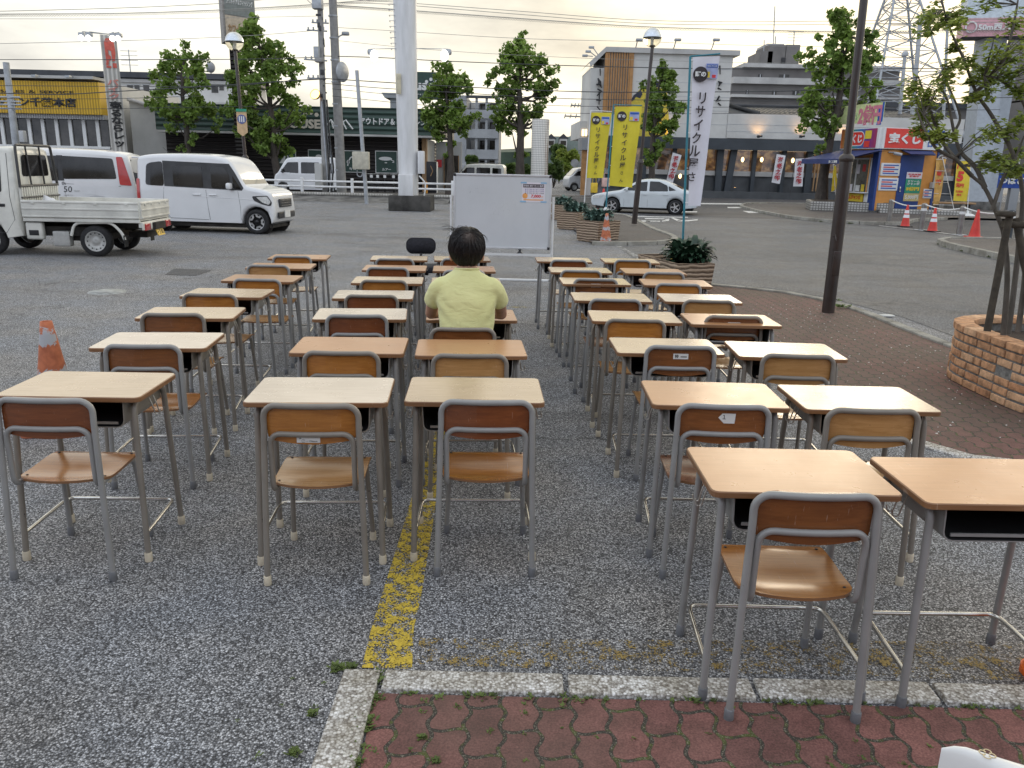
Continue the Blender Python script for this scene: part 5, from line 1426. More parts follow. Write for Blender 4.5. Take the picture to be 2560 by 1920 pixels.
# ---- white minivan behind the truck, tail towards the right
def minivan():
 t = thing('parked_car', 'white minivan with tall red tail lamp behind the small truck', 'car', (-11.8, 20.7, 0), R(191))
 W_ = {-1.45: .32, 1.45: .32}
 top = [(2.33, .34), (2.36, .62), (2.26, .92), (1.9, 1.04), (1.5, 1.13), (.95, 1.62), (.75, 1.77), (.3, 1.845), (-.6, 1.86), (-1.6, 1.83), (-2.12, 1.76), (-2.22, 1.60), (-2.31, 1.0), (-2.34, .55), (-2.30, .32)]
 bd = Body(arch_outline(dense(top, 3), W_, .37, .26, -2.3, 2.3), .84, 1.02, .09, .10); bd.build('body', m_carw, t)
 for sd_ in (-1, 1):
  bd.patch(rp([(-1.92, 1.18), (-1.86, 1.66), (-.72, 1.70), (-.72, 1.16)], .05), sd_, m_glass, 'window', t, .006)
  bd.patch(rp([(-.62, 1.12), (-.62, 1.70), (.52, 1.67), (.62, 1.08)], .05), sd_, m_glass, 'window', t, .006)
  bd.patch(rp([(.72, 1.08), (.66, 1.62), (.86, 1.58), (1.42, 1.12)], .05), sd_, m_glass, 'window', t, .006)
  bd.patch([(-.74, 1.12), (-.74, 1.71), (-.60, 1.71), (-.60, 1.12)], sd_, m_trim, 'pillar_trim', t, .004)
  bd.patch(rp([(-2.25, 1.02), (-1.98, 1.04), (-1.94, 1.70), (-2.08, 1.70)], .03), sd_, m_lampr, 'tail_lamp', t, .012)
  bd.line([(-.70, 1.10), (-.74, .75), (-.80, .34), (.5, .32)], sd_, m_trim, 'door_seam', t, .004)
  bd.line([(-2.0, 1.0), (-.72, 1.05)], sd_, m_trim, 'slide_rail', t, .006)
  bd.patch(rp([(-1.42, .80), (-1.42, .96), (-1.22, .96), (-1.22, .80)], .02), sd_, m_carw, 'fuel_flap', t, .006)
  b = MB(); b.box((-.40, bd.half(-.4, .95) * sd_ + .012 * sd_, .98), (.20, .03, .035), bev=.012); b.build('door_handle', m_carw, t)
  for wx in W_: wheel(t, wx, sd_ * .72, .32, .19, 'many', sd_)
  for wx in W_: MB().lathe([(0, 0), (.37, 0), (.37, .02)], 24, 0, Matrix.Translation((wx, sd_ * .58, .32)) @ Matrix.Rotation(PI / 2, 4, 'X')).build('wheel_well', m_under, t)
 bd.across((-2.30, 1.06), (-2.20, 1.64), .92, .86, m_glass, 'rear_window', t, .014)
 bd.across((1.5, 1.14), (.85, 1.69), .93, .9, m_wind, 'windscreen', t, .012)
 b = MB(); b.box((0, 0, .22), (4.3, 1.4, .12)); b.build('underbody', m_under, t)
 # decal on the camera side (local +y side faces the camera after the half turn)
 y = bd.half(-.15, .72) + .006
 def put(body, x, z, w_, m, lean=0, bold=.0): return text(body, .1, m, t, (x, y, z), 'lettering', w=w_, extr=.001, rz=PI, lean=lean, bold=bold)
 put('50', -.80, .92, .19, m_ink, .1, .0); put('th', -.72, 1.06, .09, m_ink); put('SINCE 1969', -.36, .94, .34, m_steelw); put('ANNIVERSARY', -.38, .87, .32, m_steelw); put('YEARS', -1.0, .88, .14, m_steelw); put('THANK YOU', -.8, .78, .2, m_steelw)
minivan()
# ---- cream white kei truck, tail to the right
def kei_truck():
 p1, p2 = G(245, 641.6), G(325, 622)                    # rear wheels, near and far side
 ax = (p2 - p1); fwd = Vector((-ax.y, ax.x, 0)).normalized()
 fwd = Vector((math.cos(R(183.6)), math.sin(R(183.6)), 0))
 rz = math.atan2(fwd.y, fwd.x); left = Vector((-fwd.y, fwd.x, 0))     # local +x nose, +y its left side (camera side)
 c = p1 - left * .64
 t = thing('mini_truck', 'cream white flatbed mini truck with yellow number plate at the left edge', 'truck', (c.x, c.y, 0), rz)
 S = 1                                                     # camera side is +y
 # origin at the rear axle; bed floor z .66
 bx0, bx1, hw = -.80, 1.16, .70
 b = MB(); b.box(((bx0 + bx1) / 2, 0, .645), (bx1 - bx0, 2 * hw - .03, .04)); b.box((.4, 0, .52), (2.6, .5, .12), 1); b.box((.55, .0, .42), (1.2, 1.05, .16), 1); b.build('bed', [m_trkw, m_under], t)
 def gate(name, x0, x1, y, z0, z1, along='x'):
  b = MB(); th = .028
  if along == 'x':
   b.box(((x0 + x1) / 2, y, (z0 + z1) / 2), (x1 - x0, th, z1 - z0), bev=.006)
   for z in (z0 + .02, z0 + .15, z1 - .028): b.box(((x0 + x1) / 2, y + math.copysign(.018, y), z), (x1 - x0 - .01, .014, .03), bev=.005)
   for k in range(4): b.box((x0 + .2 + k * (x1 - x0 - .4) / 3, y + math.copysign(.020, y), z1 - .04), (.05, .02, .05), bev=.006)
  else:
   b.box((x0, 0, (z0 + z1) / 2), (th, 2 * y, z1 - z0), bev=.006)
   for z in (z0 + .02, z0 + .15, z1 - .028): b.box((x0 - .018, 0, z), (.014, 2 * y - .02, .03), bev=.005)
   for k in (-.5, -.2, .2, .5): b.box((x0 - .02, k, z1 - .05), (.02, .05, .05), bev=.006)
  return b.build(name, m_trkw, t)
 gate('side_gate', bx0, bx1, hw, .665, .955); gate('side_gate', bx0, bx1, -hw, .665, .955); gate('tailgate', bx0 - .02, 0, hw - .01, .665, .955, 'y')
 b = MB(); b.box(((bx0 + bx1) / 2, hw - .02, .625), (bx1 - bx0, .05, .06), bev=.008); b.box(((bx0 + bx1) / 2, -hw + .02, .625), (bx1 - bx0, .05, .06)); b.box((bx0 + .01, 0, .56), (.06, 1.34, .10), bev=.01)
 b.build('bed_rail', m_trkw, t)
 # headboard with ribs and guard frame
 b = MB(); b.box((bx1 + .02, 0, .93), (.03, 1.30, .52), bev=.004)
 for k in range(17): b.box((bx1 - .004, -.62 + k * .0775, .93), (.022, .032, .50), bev=.008)
 b.build('headboard', m_trkw, t)
 b = MB(); g_ = [(bx1, .66, 1.16), (bx1 + .03, .60, 1.86), (bx1 + .03, -.60, 1.86), (bx1, -.66, 1.16)]
 b.tube(fillet(g_, .06, 4), .024, 8); b.tube([(bx1, .66, 1.18), (bx1, -.66, 1.18)], .024, 8); b.tube([(bx1 - .02, .68, .99), (bx1 - .02, -.66, .99)], .016, 6)
 for y in (.27, -.19): b.tube([(bx1, y, 1.18), (bx1 + .03, y, 1.86)], .016, 6)
 b.build('guard_frame', m_trim, t)
 # cab
 top = [(x - .17, z) for x, z in [(2.68, .36), (2.72, .7), (2.66, .98), (2.52, 1.12), (2.22, 1.55), (2.06, 1.76), (1.95, 1.80), (1.55, 1.82), (1.44, 1.80), (1.385, 1.70), (1.375, 1.2), (1.375, .34)]]
 W_ = {1.78: .27}
 bd = Body(arch_outline(dense(top, 3), W_, .33, .30, 1.2, 2.53), .715, 1.0, .14, .06); bd.build('cab', m_trkw, t)
 for sd_ in (-1, 1):
  bd.patch(rp([(1.45, 1.07), (1.45, 1.66), (1.88, 1.66), (2.27, 1.10)], .05), sd_, m_glass, 'window', t, .006)
  b = MB(); b.box((1.49, bd.half(1.49, .86) * sd_ + .004 * sd_, .86), (.14, .02, .05), bev=.008); b.build('door_handle', m_blk, t)
  bd.line([(1.35, 1.72), (1.33, 1.0), (1.30, .62), (1.45, .40), (2.23, .38)], sd_, m_trim, 'door_seam', t, .004)
 bd.across((2.35, 1.12), (1.93, 1.72), .94, .9, m_wind, 'windscreen', t, .010)
 b = MB(); w_ = rp([(-.46, 1.34), (-.42, 1.70), (.42, 1.70), (.46, 1.34)], .06)
 b.add([(1.196, y, z) for y, z in w_], [tuple(range(len(w_)))]); b.build('rear_window', m_glass, t)
 # running gear
 for sd_ in (-1, 1):
  wheel(t, 0, sd_ * .60, .27, .145, 'steel', sd_); wheel(t, 1.78, sd_ * .60, .27, .145, 'steel', sd_)
  b = MB(); b.tube(fillet([(.40, .66 * sd_, .36), (.33, .66 * sd_, .58), (-.30, .66 * sd_, .60), (-.46, .66 * sd_, .42), (-.50, .66 * sd_, .30)], .14, 5), .026, 8); b.build('mudguard', m_trkw, t)
  b = MB(); b.box((-.50, sd_ * .62, .28), (.012, .16, .20)); b.build('mud_flap', m_rubber, t)
 b = MB(); b.box((1.02, .60, .43), (.28, .14, .30), bev=.04); b.box((1.02, .672, .40), (.16, .01, .09), 1, bev=.01); b.build('side_locker', [m_trkw, m_blk], t)
 b = MB(); b.box((.58, .58, .30), (.28, .16, .26), bev=.02); b.build('battery_cover', m_steelw, t)
 b = MB(); b.box((.35, .0, .36), (.9, .9, .22), bev=.03); b.box((-.1, .0, .34), (.14, 1.1, .10)); b.tube([(-.25, -.2, .33), (-.62, -.2, .33)], .05, 10); b.box((-.48, -.25, .34), (.32, .5, .10)); b.build('underbody', m_under, t)
 for sd_ in (-1, 1):
  b = MB(); b.box((bx0 - .04, sd_ * .50, .52), (.05, .24, .12), bev=.012); b.build('tail_lamp', m_lampr, t)
 b = MB(); b.box((bx0 - .03, 0, .535), (.03, 1.36, .13), bev=.01); b.build('lamp_panel', m_trkw, t)
 b = MB(); b.box((0, 0, 0), (.012, .33, .165)); o_ = b.build('number_plate', m_plate_y, t, (bx0 - .08, .02, .42)); o_.rotation_euler = (0, R(22), 0)
 text('・3 81', .1, m_ink, o_, (-.008, 0, -.02), 'lettering', w=.26, extr=.001, rz=-PI / 2, bold=.02)
 text('袖ヶ浦 480', .05, m_ink, o_, (-.008, 0, .05), 'lettering', w=.17, extr=.001, rz=-PI / 2)
 return t, bx1
TR, _bx = kei_truck()
bag_m = mat('plastic_bag', (.75, .76, .78), .4, var=.06)
b = MB(); rn = random.Random(4); bm = bmesh.new(); bmesh.ops.create_icosphere(bm, subdivisions=3, radius=1)
for v in bm.verts:
 n_ = noise.noise(v.co * 2.2) * .45 + noise.noise(v.co * 5) * .18; v.co = Vector((v.co.x * .20, v.co.y * .13, max(-.3, v.co.z) * .12)) * (1 + n_)
b.bm(bm, 0, None, True); q = TR.matrix_basis @ Vector((.92, .25, .72)); pb = tag(b.build('plastic_bag', bag_m, None, (q.x, q.y, .735)), 'crumpled white plastic bag lying in the mini truck bed', 'bag')
pb.scale = (1, 1, 2.1)
# ---- silver blue sedan on the road, nose to the left
def sedan():
 p0, p1 = G(1530, 525), G(1680, 536); m_ = (p0 + p1) / 2; m_ = m_ * (33.3 / m_.y)
 t = thing('parked_car', 'pale silver-blue sedan stopped on the road behind the planters', 'car', (m_.x + .1, m_.y - .3, .008), PI - R(14)); t.scale = (.9, .9, .9)
 W_ = {-1.36: .31, 1.36: .31}
 top = [(2.25, .30), (2.32, .52), (2.26, .70), (1.9, .82), (1.25, .93), (1.0, .98), (.62, 1.20), (.28, 1.38), (-.1, 1.45), (-.6, 1.45), (-1.0, 1.36), (-1.45, 1.14), (-1.72, 1.03), (-2.15, .99), (-2.27, .94), (-2.30, .55), (-2.25, .30)]
 bd = Body(arch_outline(dense(top, 3), W_, .36, .24, -2.3, 2.3), .88, .90, .30, .12, nose=True); bd.build('body', m_cars, t)
 for sd_ in (-1, 1):
  bd.patch(rp([(-.12, .95), (-.12, 1.36), (.22, 1.31), (.90, .97)], .04), sd_, m_glass, 'window', t, .006)
  bd.patch(rp([(-.22, .95), (-.22, 1.37), (-.62, 1.36), (-.98, 1.20), (-1.02, .97)], .04), sd_, m_glass, 'window', t, .006)
  bd.patch(rp([(-1.06, .98), (-1.02, 1.19), (-1.36, 1.02)], .03), sd_, m_glass, 'quarter_window', t, .006)
  bd.line([(-.17, .94), (-.17, .5), (-.17, .28)], sd_, m_trim, 'door_seam', t, .004); bd.line([(.90, .94), (.84, .5), (.86, .28)], sd_, m_trim, 'door_seam', t, .004); bd.line([(-1.02, .94), (-1.0, .6)], sd_, m_trim, 'door_seam', t, .004)
  b = MB(); b.box((.74, bd.half(.74, .95) * sd_ + .09 * sd_, 1.00), (.10, .18, .13), bev=.04); b.build('mirror', m_cars, t)
  for x in (-.05, -.92): b = MB(); b.box((x + .0, bd.half(x, .8) * sd_ + .012 * sd_, .81), (.2, .03, .03), bev=.01); b.build('door_handle', m_cars, t)
  bd.patch(rp([(1.75, .76), (2.2, .70), (2.25, .58), (1.95, .60)], .03), sd_, m_lampc, 'headlight', t, .012); bd.patch(rp([(-2.26, .92), (-2.0, .94), (-2.05, .74), (-2.28, .72)], .03), sd_, m_lampr, 'tail_lamp', t, .012)
  for wx in W_: wheel(t, wx, sd_ * .76, .31, .20, 'five', sd_)
  for wx in W_: MB().lathe([(0, 0), (.36, 0), (.36, .02)], 24, 0, Matrix.Translation((wx, sd_ * .62, .31)) @ Matrix.Rotation(PI / 2, 4, 'X')).build('wheel_well', m_under, t)
 bd.across((1.02, .985), (.20, 1.40), .92, .86, m_wind, 'windscreen', t, .012); bd.across((-1.60, 1.09), (-.90, 1.39), .92, .84, m_glass, 'rear_window', t, .012)
 b = MB(); b.box((0, 0, .22), (4.2, 1.4, .12)); b.build('underbody', m_under, t)
sedan()
# ---- background cars, simpler
def small_van(label, loc, rz, m=m_carw, rack=False, hgt=1.88):
 t = thing('parked_car', label, 'car', loc, rz); k = hgt / 1.88
 W_ = {-1.2: .28, 1.2: .28}
 top = [(1.66, .30), (1.68, .7), (1.60, .98), (1.45, 1.10), (1.22, 1.45 * k), (1.02, 1.74 * k), (.8, 1.83 * k), (0, 1.88 * k), (-1.3, 1.87 * k), (-1.58, 1.80 * k), (-1.66, 1.5), (-1.69, .8), (-1.67, .30)]
 bd = Body(arch_outline(dense(top, 2), W_, .33, .24, -1.7, 1.7), .735, 1.02, .12, .08); bd.build('body', m, t)
 for sd_ in (-1, 1):
  for poly in ([(-1.52, 1.10), (-1.48, 1.58 * k), (-.88, 1.62 * k), (-.88, 1.08)], [(-.74, 1.08), (-.74, 1.62 * k), (.22, 1.62 * k), (.22, 1.07)], [(.36, 1.07), (.36, 1.62 * k), (.92, 1.60 * k), (1.30, 1.12)]): bd.patch(rp(poly, .05), sd_, m_glass, 'window', t, .006)
  for wx in W_: wheel(t, wx, sd_ * .63, .28, .15, 'steel', sd_)
  bd.line([(-.80, 1.05), (-.80, .34), (.28, .32)], sd_, m_trim, 'door_seam', t, .005)
  b = MB(); b.box((1.16, bd.half(1.1, 1.1) * sd_ + .1 * sd_, 1.18), (.08, .16, .2), bev=.03); b.build('mirror', m_trim, t)
 bd.across((1.46, 1.10), (1.03, 1.72 * k), .93, .9, m_wind, 'windscreen', t, .012); bd.across((-1.665, 1.12), (-1.60, 1.70 * k), .9, .86, m_glass, 'rear_window', t, .014)
 b = MB(); b.box((0, 0, .22), (3.0, 1.2, .12)); b.build('underbody', m_under, t)
 if rack:
  b = MB()
  for y in (-.55, .55): b.tube([(-1.3, y, hgt + .08), (.7, y, hgt + .08)], .02, 6)
  for x in (-1.1, -.3, .5): b.tube([(x, -.55, hgt + .08), (x, .55, hgt + .08)], .018, 6); b.tube([(x, -.6, hgt - .05), (x, -.55, hgt + .08)], .018, 6)
  b.build('roof_rack', m_trim, t)
q = GD(700, 415); p = AD(668, 400, 44.2); small_van('white small van parked on the far side of the guardrail', (p.x, 44.2, .01), R(180), rack=False, hgt=1.9)
p = AD(1040, 375, 58); small_van('white jeep-like wagon with roof rack beyond the top of the whiteboard', (p.x, 58, 0), R(172), m_trkw, True, 1.78)
p = AD(1233, 385, 62); small_van('white car parked far off beside the wooden post left of the yellow flags', (p.x + 1.2, 62, 0), R(195), m_carw, False, 1.7)
# ================================================================ buildings
def rect(fac, x0, y0, x1, y1):
 xa, za = fac.p(x0, y0); xb, zb = fac.p(x1, y1)
 return min(xa, xb), min(za, zb), max(xa, xb), max(za, zb)
def slab(b, r, y0, y1, mi=0, bev=0):
 x0, z0, x1, z1 = r; b.box(((x0 + x1) / 2, (y0 + y1) / 2, (z0 + z1) / 2), (x1 - x0, y1 - y0, z1 - z0), mi, bev=bev)
def rib_mat(name, col, period, axis=0, depth=.5, rough=.6, var=.1):
 s = NB(name); c = s.n('ShaderNodeTexCoord'); sep = s.n('ShaderNodeSeparateXYZ'); s.l(c.outputs['Object'], sep.inputs[0])
 w_ = s.math('SINE', s.math('MULTIPLY', sep.outputs[axis], 2 * PI / period))
 n_ = s.noise(c.outputs['Object'], .7, 5, .6)
 a = tuple(min(1, k * (1 + var)) for k in col); d = tuple(k * (1 - var * 1.5) for k in col)
 cc = s.ramp(n_, [(.3, d), (.65, a)])
 groove = s.ramp(w_, [(.04, (.6, .6, .6)), (.16, (1, 1, 1))])
 s.set(Base_Color=s.mix(1, cc, groove, 'MULTIPLY'), Roughness=rough); s.bump(w_, depth, period * .3); return s.m
m_green = rib_mat('sheet_green', (.045, .085, .068), .30, 2)
m_sid = rib_mat('siding_dark', (.032, .026, .024), .22, 2, .8)
m_yell = rib_mat('sheet_yellow', (.66, .40, .025), .16, 0, .4)
m_corr = rib_mat('sheet_grey', (.42, .42, .42), .14, 0, .6)
m_wallw = mat('wall_white', (.60, .59, .56), .8, var=.08, scale=.6)
m_wallg = mat('wall_grey', (.30, .31, .32), .8, var=.12, scale=.5)
m_wallb = mat('wall_beige', (.46, .46, .44), .8, var=.1, scale=.5)
m_wallt = mat('wall_taupe', (.165, .155, .148), .85, var=.1, scale=.5)
m_slabw = mat('slab_pale', (.46, .45, .43), .8, var=.12, scale=.6)
m_roofd = mat('roof_dark', (.045, .048, .055), .6, var=.2, scale=1)
m_win = mat('window_dark', (.04, .036, .032), .07, var=.62, scale=.9)
m_frame = mat('window_frame', (.45, .46, .47), .45, var=.05)
m_tan = mat('wood_tan', (.36, .22, .11), .7, var=.15, scale=4)
m_slat = mat('slat_wood', (.40, .205, .075), .65, var=.15, scale=3)
m_char = mat('panel_charcoal', (.045, .054, .064), .6, var=.12, scale=1)
m_charw = mat('wall_charcoal', (.075, .08, .085), .7, var=.12, scale=1.2)
m_txtw = mat('letter_white', (.72, .72, .70), .5, var=.03)
m_txtc = mat('letter_cream', (.58, .53, .44), .5, var=.04)
m_galv = mat('galvanised', (.38, .40, .42), .5, metal=.3, var=.15, scale=4)
m_cpole = mat('concrete_pole', (.27, .265, .255), .85, var=.15, scale=3)
m_lit_w = mat('lamp_lit_white', (.9, .9, .9), .4, emit=(1, .98, .93, 1), estr=2.2)
m_lit_o = mat('lamp_lit_orange', (.9, .5, .2), .4, emit=(1, .52, .16, 1), estr=2.5)
m_lit_y = mat('lamp_lit_yellow', (.9, .7, .4), .4, emit=(1, .72, .34, 1), estr=2.2)
# ---- outdoor goods store with green fascia
F = FacY(51.0)
ST = F.root('store_building', 'long low store with green fascia and dark brown siding behind the parked vans', 'store')
x0, zb, x1, zt = rect(F, 393, 262, 1099, 336)
zt = F.p(740, 266)[1]; zb = F.p(740, 332)[1]
b = MB(); b.box(((x0 + x1) / 2, .55, (zt + zb) / 2), (x1 - x0, 2.0, zt - zb)); b.build('fascia', m_green, ST)
b = MB(); b.box(((x0 + x1) / 2, .50, zb - .07), (x1 - x0 + .1, 2.0, .12)); b.build('soffit_trim', m_slabw, ST)
xe = F.p(1052, 420)[0]
b = MB(); b.box(((x0 + xe) / 2, 6.6, (zb - .14) / 2), (xe - x0 - .2, 12, zb - .14)); b.build('siding', m_sid, ST)
b = MB(); b.box(((x0 + x1) / 2, 7.0, zt / 2 + zb / 2), (x1 - x0 - .1, 10.6, zt - zb - .2)); b.build('roof', m_roofd, ST)
b = MB(); xa = F.p(1052, 420)[0]; xb_ = F.p(1064, 420)[0]; b.box(((xa + xb_) / 2 + .02, .75, (zb - .14) / 2), (xb_ - xa, .5, zb - .14)); b.build('corner_post', m_tan, ST)
b = MB(); b.box(((xe + x1) / 2 + .6, 6.8, (zb - .14) / 2), (x1 - xe + .6, .3, zb - .14)); b.box((xe + .1, 3.8, (zb - .14) / 2), (.2, 5.6, zb - .14)); b.build('entrance_wall', m_wallb, ST)
b = MB(); b.box((xe + 1.35, 6.6, 1.15), (1.0, .1, 2.3), 0); b.build('door', m_win, ST)
for dx in (-.5, 0, .5): b_ = MB().box((xe + 1.35 + dx, 6.54, 1.15), (.05, .06, 2.3)).build('door_frame', m_tan, ST)
b = MB(); b.box((xe + .52, 6.58, 1.75), (.34, .05, .5)); b.build('poster', m_red, ST)
# lettering on the fascia
def ftext(fac, body, x0, y0, x1, y1, m, parent, y=-.47, bold=.02, fit=True, vert=False, lean=0, name='lettering'):
 r = rect(fac, x0, y0, x1, y1)
 return text(body, .5, m, parent, ((r[0] + r[2]) / 2, y, (r[1] + r[3]) / 2), name, w=r[2] - r[0], h=r[3] - r[1], bold=bold, extr=.02, vert=vert, lean=lean)
ftext(F, 'OUSE', 727, 298, 806, 323, m_txtc, ST, bold=.04)
for px, py, rr in ((768, 287, .12), (782, 282, .14), (796, 288, .12)):
 q = F.p(px, py); MB().lathe([(rr, 0), (rr, .03)], 14, 0, Matrix.Translation((q[0], -.45, q[1])) @ Matrix.Rotation(PI / 2, 4, 'X')).build('lettering', m_txtc, ST)
b = MB()
for seg in ([(820, 316), (832, 300), (841, 313)], [(832, 300), (838, 322)], [(856, 297), (870, 324)], [(856, 297), (848, 318)], [(862, 306), (868, 301), (886, 324)]):
 b.tube([(F.p(x, y)[0], -.47, F.p(x, y)[1]) for x, y in seg], .05, 5)
b.build('mountain_emblem', m_txtw, ST)
ftext(F, 'アウトドア＆', 903, 295, 990, 314, m_txtw, ST, bold=.03)
ftext(F, 'フィッシング', 996, 299, 1082, 316, m_txtw, ST, bold=.03)
# illustrated panels on the siding
def panel(x0, y0, x1, y1, icon, word):
 r = rect(F, x0, y0, x1, y1); cx, cz = (r[0] + r[2]) / 2, (r[1] + r[3]) / 2; w_, h_ = r[2] - r[0], r[3] - r[1]
 b = MB(); b.box((cx, .57, cz), (w_, .06, h_)); p = b.build('sign_panel', m_txtw, ST)
 b = MB(); b.box((cx, .53, cz), (w_ * .93, .04, h_ * .93)); b.build('panel_face', m_green2, p)
 b = MB()
 for poly in icon: b.add([(cx + x * w_, .505, cz + z * h_) for x, z in poly], [tuple(range(len(poly)))])
 b.build('panel_picture', m_txtw, p)
 if word: text(word, .3, m_txtw, p, (cx, .505, cz - h_ * .33), 'lettering', h=h_ * .12, bold=.03)
m_green2 = mat('panel_green', (.022, .055, .042), .5)
ell = lambda cx, cz, rx, rz, n=18: [(cx + rx * math.cos(2 * PI * k / n), cz + rz * math.sin(2 * PI * k / n)) for k in range(n)]
panel(680, 372, 736, 430, [[(-.3, -.12), (.0, .3), (.04, .3), (-.06, -.12)], [(.06, -.12), (.1, .26), (.32, -.12)]], 'テント')
panel(764, 373, 820, 431, [ell(0, .22, .13, .06), ell(-.14, .07, .035, .13), ell(.14, .07, .035, .13), ell(0, .0, .06, .10), [(-.14, -.08), (.14, -.08), (.16, -.14), (-.16, -.14)]], '焚火台')
panel(849, 375, 905, 432, [[(-.25, -.2), (-.22, .0), (-.1, .2), (.3, .34), (.31, .31), (-.06, .15), (-.17, -.02), (-.2, -.2)], ell(-.2, -.02, .07, .09)], '釣  具')
panel(934, 376, 991, 434, [ell(-.04, .15, .30, .085), [(.22, .12), (.36, .06), (.34, .0), (.31, .0), (.32, .05), (.2, .09)], ell(-.02, -.03, .06, .022), ell(.31, .0, .05, .02)], 'ルアー')
# roof sign and rooftop hut
b = MB(); slab(b, rect(F, 982, 171, 1093, 244), 1.5, 1.9); o_ = b.build('roof_sign', m_green2, ST)
ftext(F, 'ouse', 1005, 200, 1082, 221, m_txtw, o_, y=1.45, bold=.04); ftext(F, 'アウトドア＆フィッシング', 1010, 228, 1085, 234, m_txtw, o_, y=1.45)
b = MB()
for px, py in ((1060, 198), (1071, 192), (1082, 198)):
 q = F.p(px, py); b.lathe([(.10, 0), (.10, .03)], 12, 0, Matrix.Translation((q[0], 1.47, q[1])) @ Matrix.Rotation(PI / 2, 4, 'X'))
b.build('lettering', m_txtw, o_)
b = MB(); r = rect(F, 965, 240, 988, 270); slab(b, r, 1.6, 4); b.add([(r[0] - .3, 1.4, r[3]), (r[2] + .3, 1.4, r[3]), (r[2] + .3, 1.4, r[3] + .3), (r[0] - .5, 1.4, r[3] + .3), (r[0] - .3, 4.2, r[3]), (r[2] + .3, 4.2, r[3]), (r[2] + .3, 4.2, r[3] + .3), (r[0] - .5, 4.2, r[3] + .3)], [(0, 1, 2, 3), (7, 6, 5, 4), (3, 2, 6, 7), (0, 3, 7, 4), (1, 5, 6, 2)]); b.build('roof_hut', m_wallg, ST)
VM = thing('vending_machine', 'black vending machine with white side by the store entrance', 'vending machine', (F.A.x + F.p(1082, 450)[0], 50.2, 0))
b = MB(); b.box((0, .35, .92), (.62, .7, 1.84), bev=.03); b.build('cabinet', m_blk, VM); b = MB(); b.box((.315, .35, .92), (.02, .68, 1.80)); b.build('side', m_txtw, VM)
b = MB(); b.tube([(-.05, -.02, 1.6), (.08, -.02, 1.3), (-.05, -.02, 1.0)], .03, 5); b.build('stripe', m_tan, VM)
BO = thing('bollard', 'orange bollard beside the vending machine', 'bollard', (F.A.x + F.p(1074, 478)[0], 49.4, 0)); b = MB(); b.tube([(0, 0, 0), (0, 0, .62)], .06, 10); ball(b, (0, 0, .62), .06); b.build('post', mat('bollard_orange', (.62, .27, .03), .5), BO)
# bicycles for sale under the lure panel
def bike(label, px, Y, rz):
 t = thing('parked_bicycle', label, 'bicycle', (AT(px, 470, Y).x, Y, .012), rz, 'bicycles in front of the store')
 for x in (-.52, .52):
  b = MB(); b.tube([(x + .32 * math.cos(a), 0, .34 + .32 * math.sin(a)) for a in [2 * PI * k / 22 for k in range(22)]], .02, 6, closed=True)
  for k in range(8): b.tube([(x, 0, .34), (x + .31 * math.cos(k * PI / 4), 0, .34 + .31 * math.sin(k * PI / 4))], .003, 3)
  b.build('wheel', m_rubber, t)
 b = MB()
 for p0, p1 in (((-.1, 0, .30), (-.22, 0, .80)), ((-.1, 0, .30), (.36, 0, .78)), ((-.2, 0, .7), (.36, 0, .80)), ((.36, 0, .95), (.52, 0, .34)), ((-.1, 0, .30), (-.52, 0, .34)), ((-.2, 0, .7), (-.52, 0, .34))): b.tube([p0, p1], .018, 6)
 b.build('frame', m_trim, t)
 b = MB(); b.tube(fillet([(.25, -.28, 1.05), (.36, -.2, 1.06), (.36, .2, 1.06), (.25, .28, 1.05)], .06, 3), .014, 6); b.tube([(.36, 0, .9), (.36, 0, 1.06)], .014, 6); b.build('handlebar', m_chrome, t)
 b = MB(); b.box((-.23, 0, .84), (.24, .14, .06), bev=.02); b.build('saddle', m_blk, t)
 b = MB(); b.box((.50, 0, .92), (.02, .16, .16)); b.build('price_tag', m_txtw, t)
for i, (px, lb) in enumerate(((926, 'dark bicycle leftmost under the store panels, half behind the grey box pole'), (943, 'dark bicycle with price tag, second under the lure panel'), (962, 'dark bicycle with price tag, middle of those under the lure panel'), (985, 'dark bicycle with price tag nearest the thick white pole'))): bike(lb, px, 49.3, R(-72 - i * 4))
# ---- tall sign tower of the store
F = FacY(49.0)
TS = F.root('sign_tower', 'tall grey-brown box sign on a dark post behind the second tree', 'sign')
b = MB(); xl, zl = F.p(561, 103); xr = F.p(620, 80)[0]; xll = F.p(536, 95)[0]
zl2 = F.p(565, 103)[1]; b.add([(xl, 0, zl2), (xr, 1.5, zl2), (xr - .9, 2.9, zl2), (xll, 1.1, zl2), (xl, 0, zl2 + 7), (xr, 1.5, zl2 + 7), (xr - .9, 2.9, zl2 + 7), (xll, 1.1, zl2 + 7)], [(0, 1, 5, 4), (1, 2, 6, 5), (2, 3, 7, 6), (3, 0, 4, 7), (3, 2, 1, 0), (4, 5, 6, 7)])
b.build('sign_box', mat('sign_taupe', (.27, .255, .24), .7), TS)
ang = math.atan2(1.5, xr - xl); Lf = math.hypot(1.5, xr - xl)
def onface(u, z, off=.03): return (xl + math.cos(ang) * u * Lf + math.sin(ang) * off, math.sin(ang) * u * Lf - math.cos(ang) * off, zl2 + z)
b = MB(); b.add([onface(.06, .1), onface(.97, .1), onface(.97, 1.4), onface(.06, 1.4)], [(0, 1, 2, 3)]); b.add([onface(.06, 1.45), onface(.97, 1.45), onface(.97, 5.6), onface(.06, 5.6)], [(0, 1, 2, 3)], 1); b.build('sign_face', [mat('face_cream', (.50, .42, .32), .6), mat('face_greygreen', (.20, .22, .21), .6)], TS)
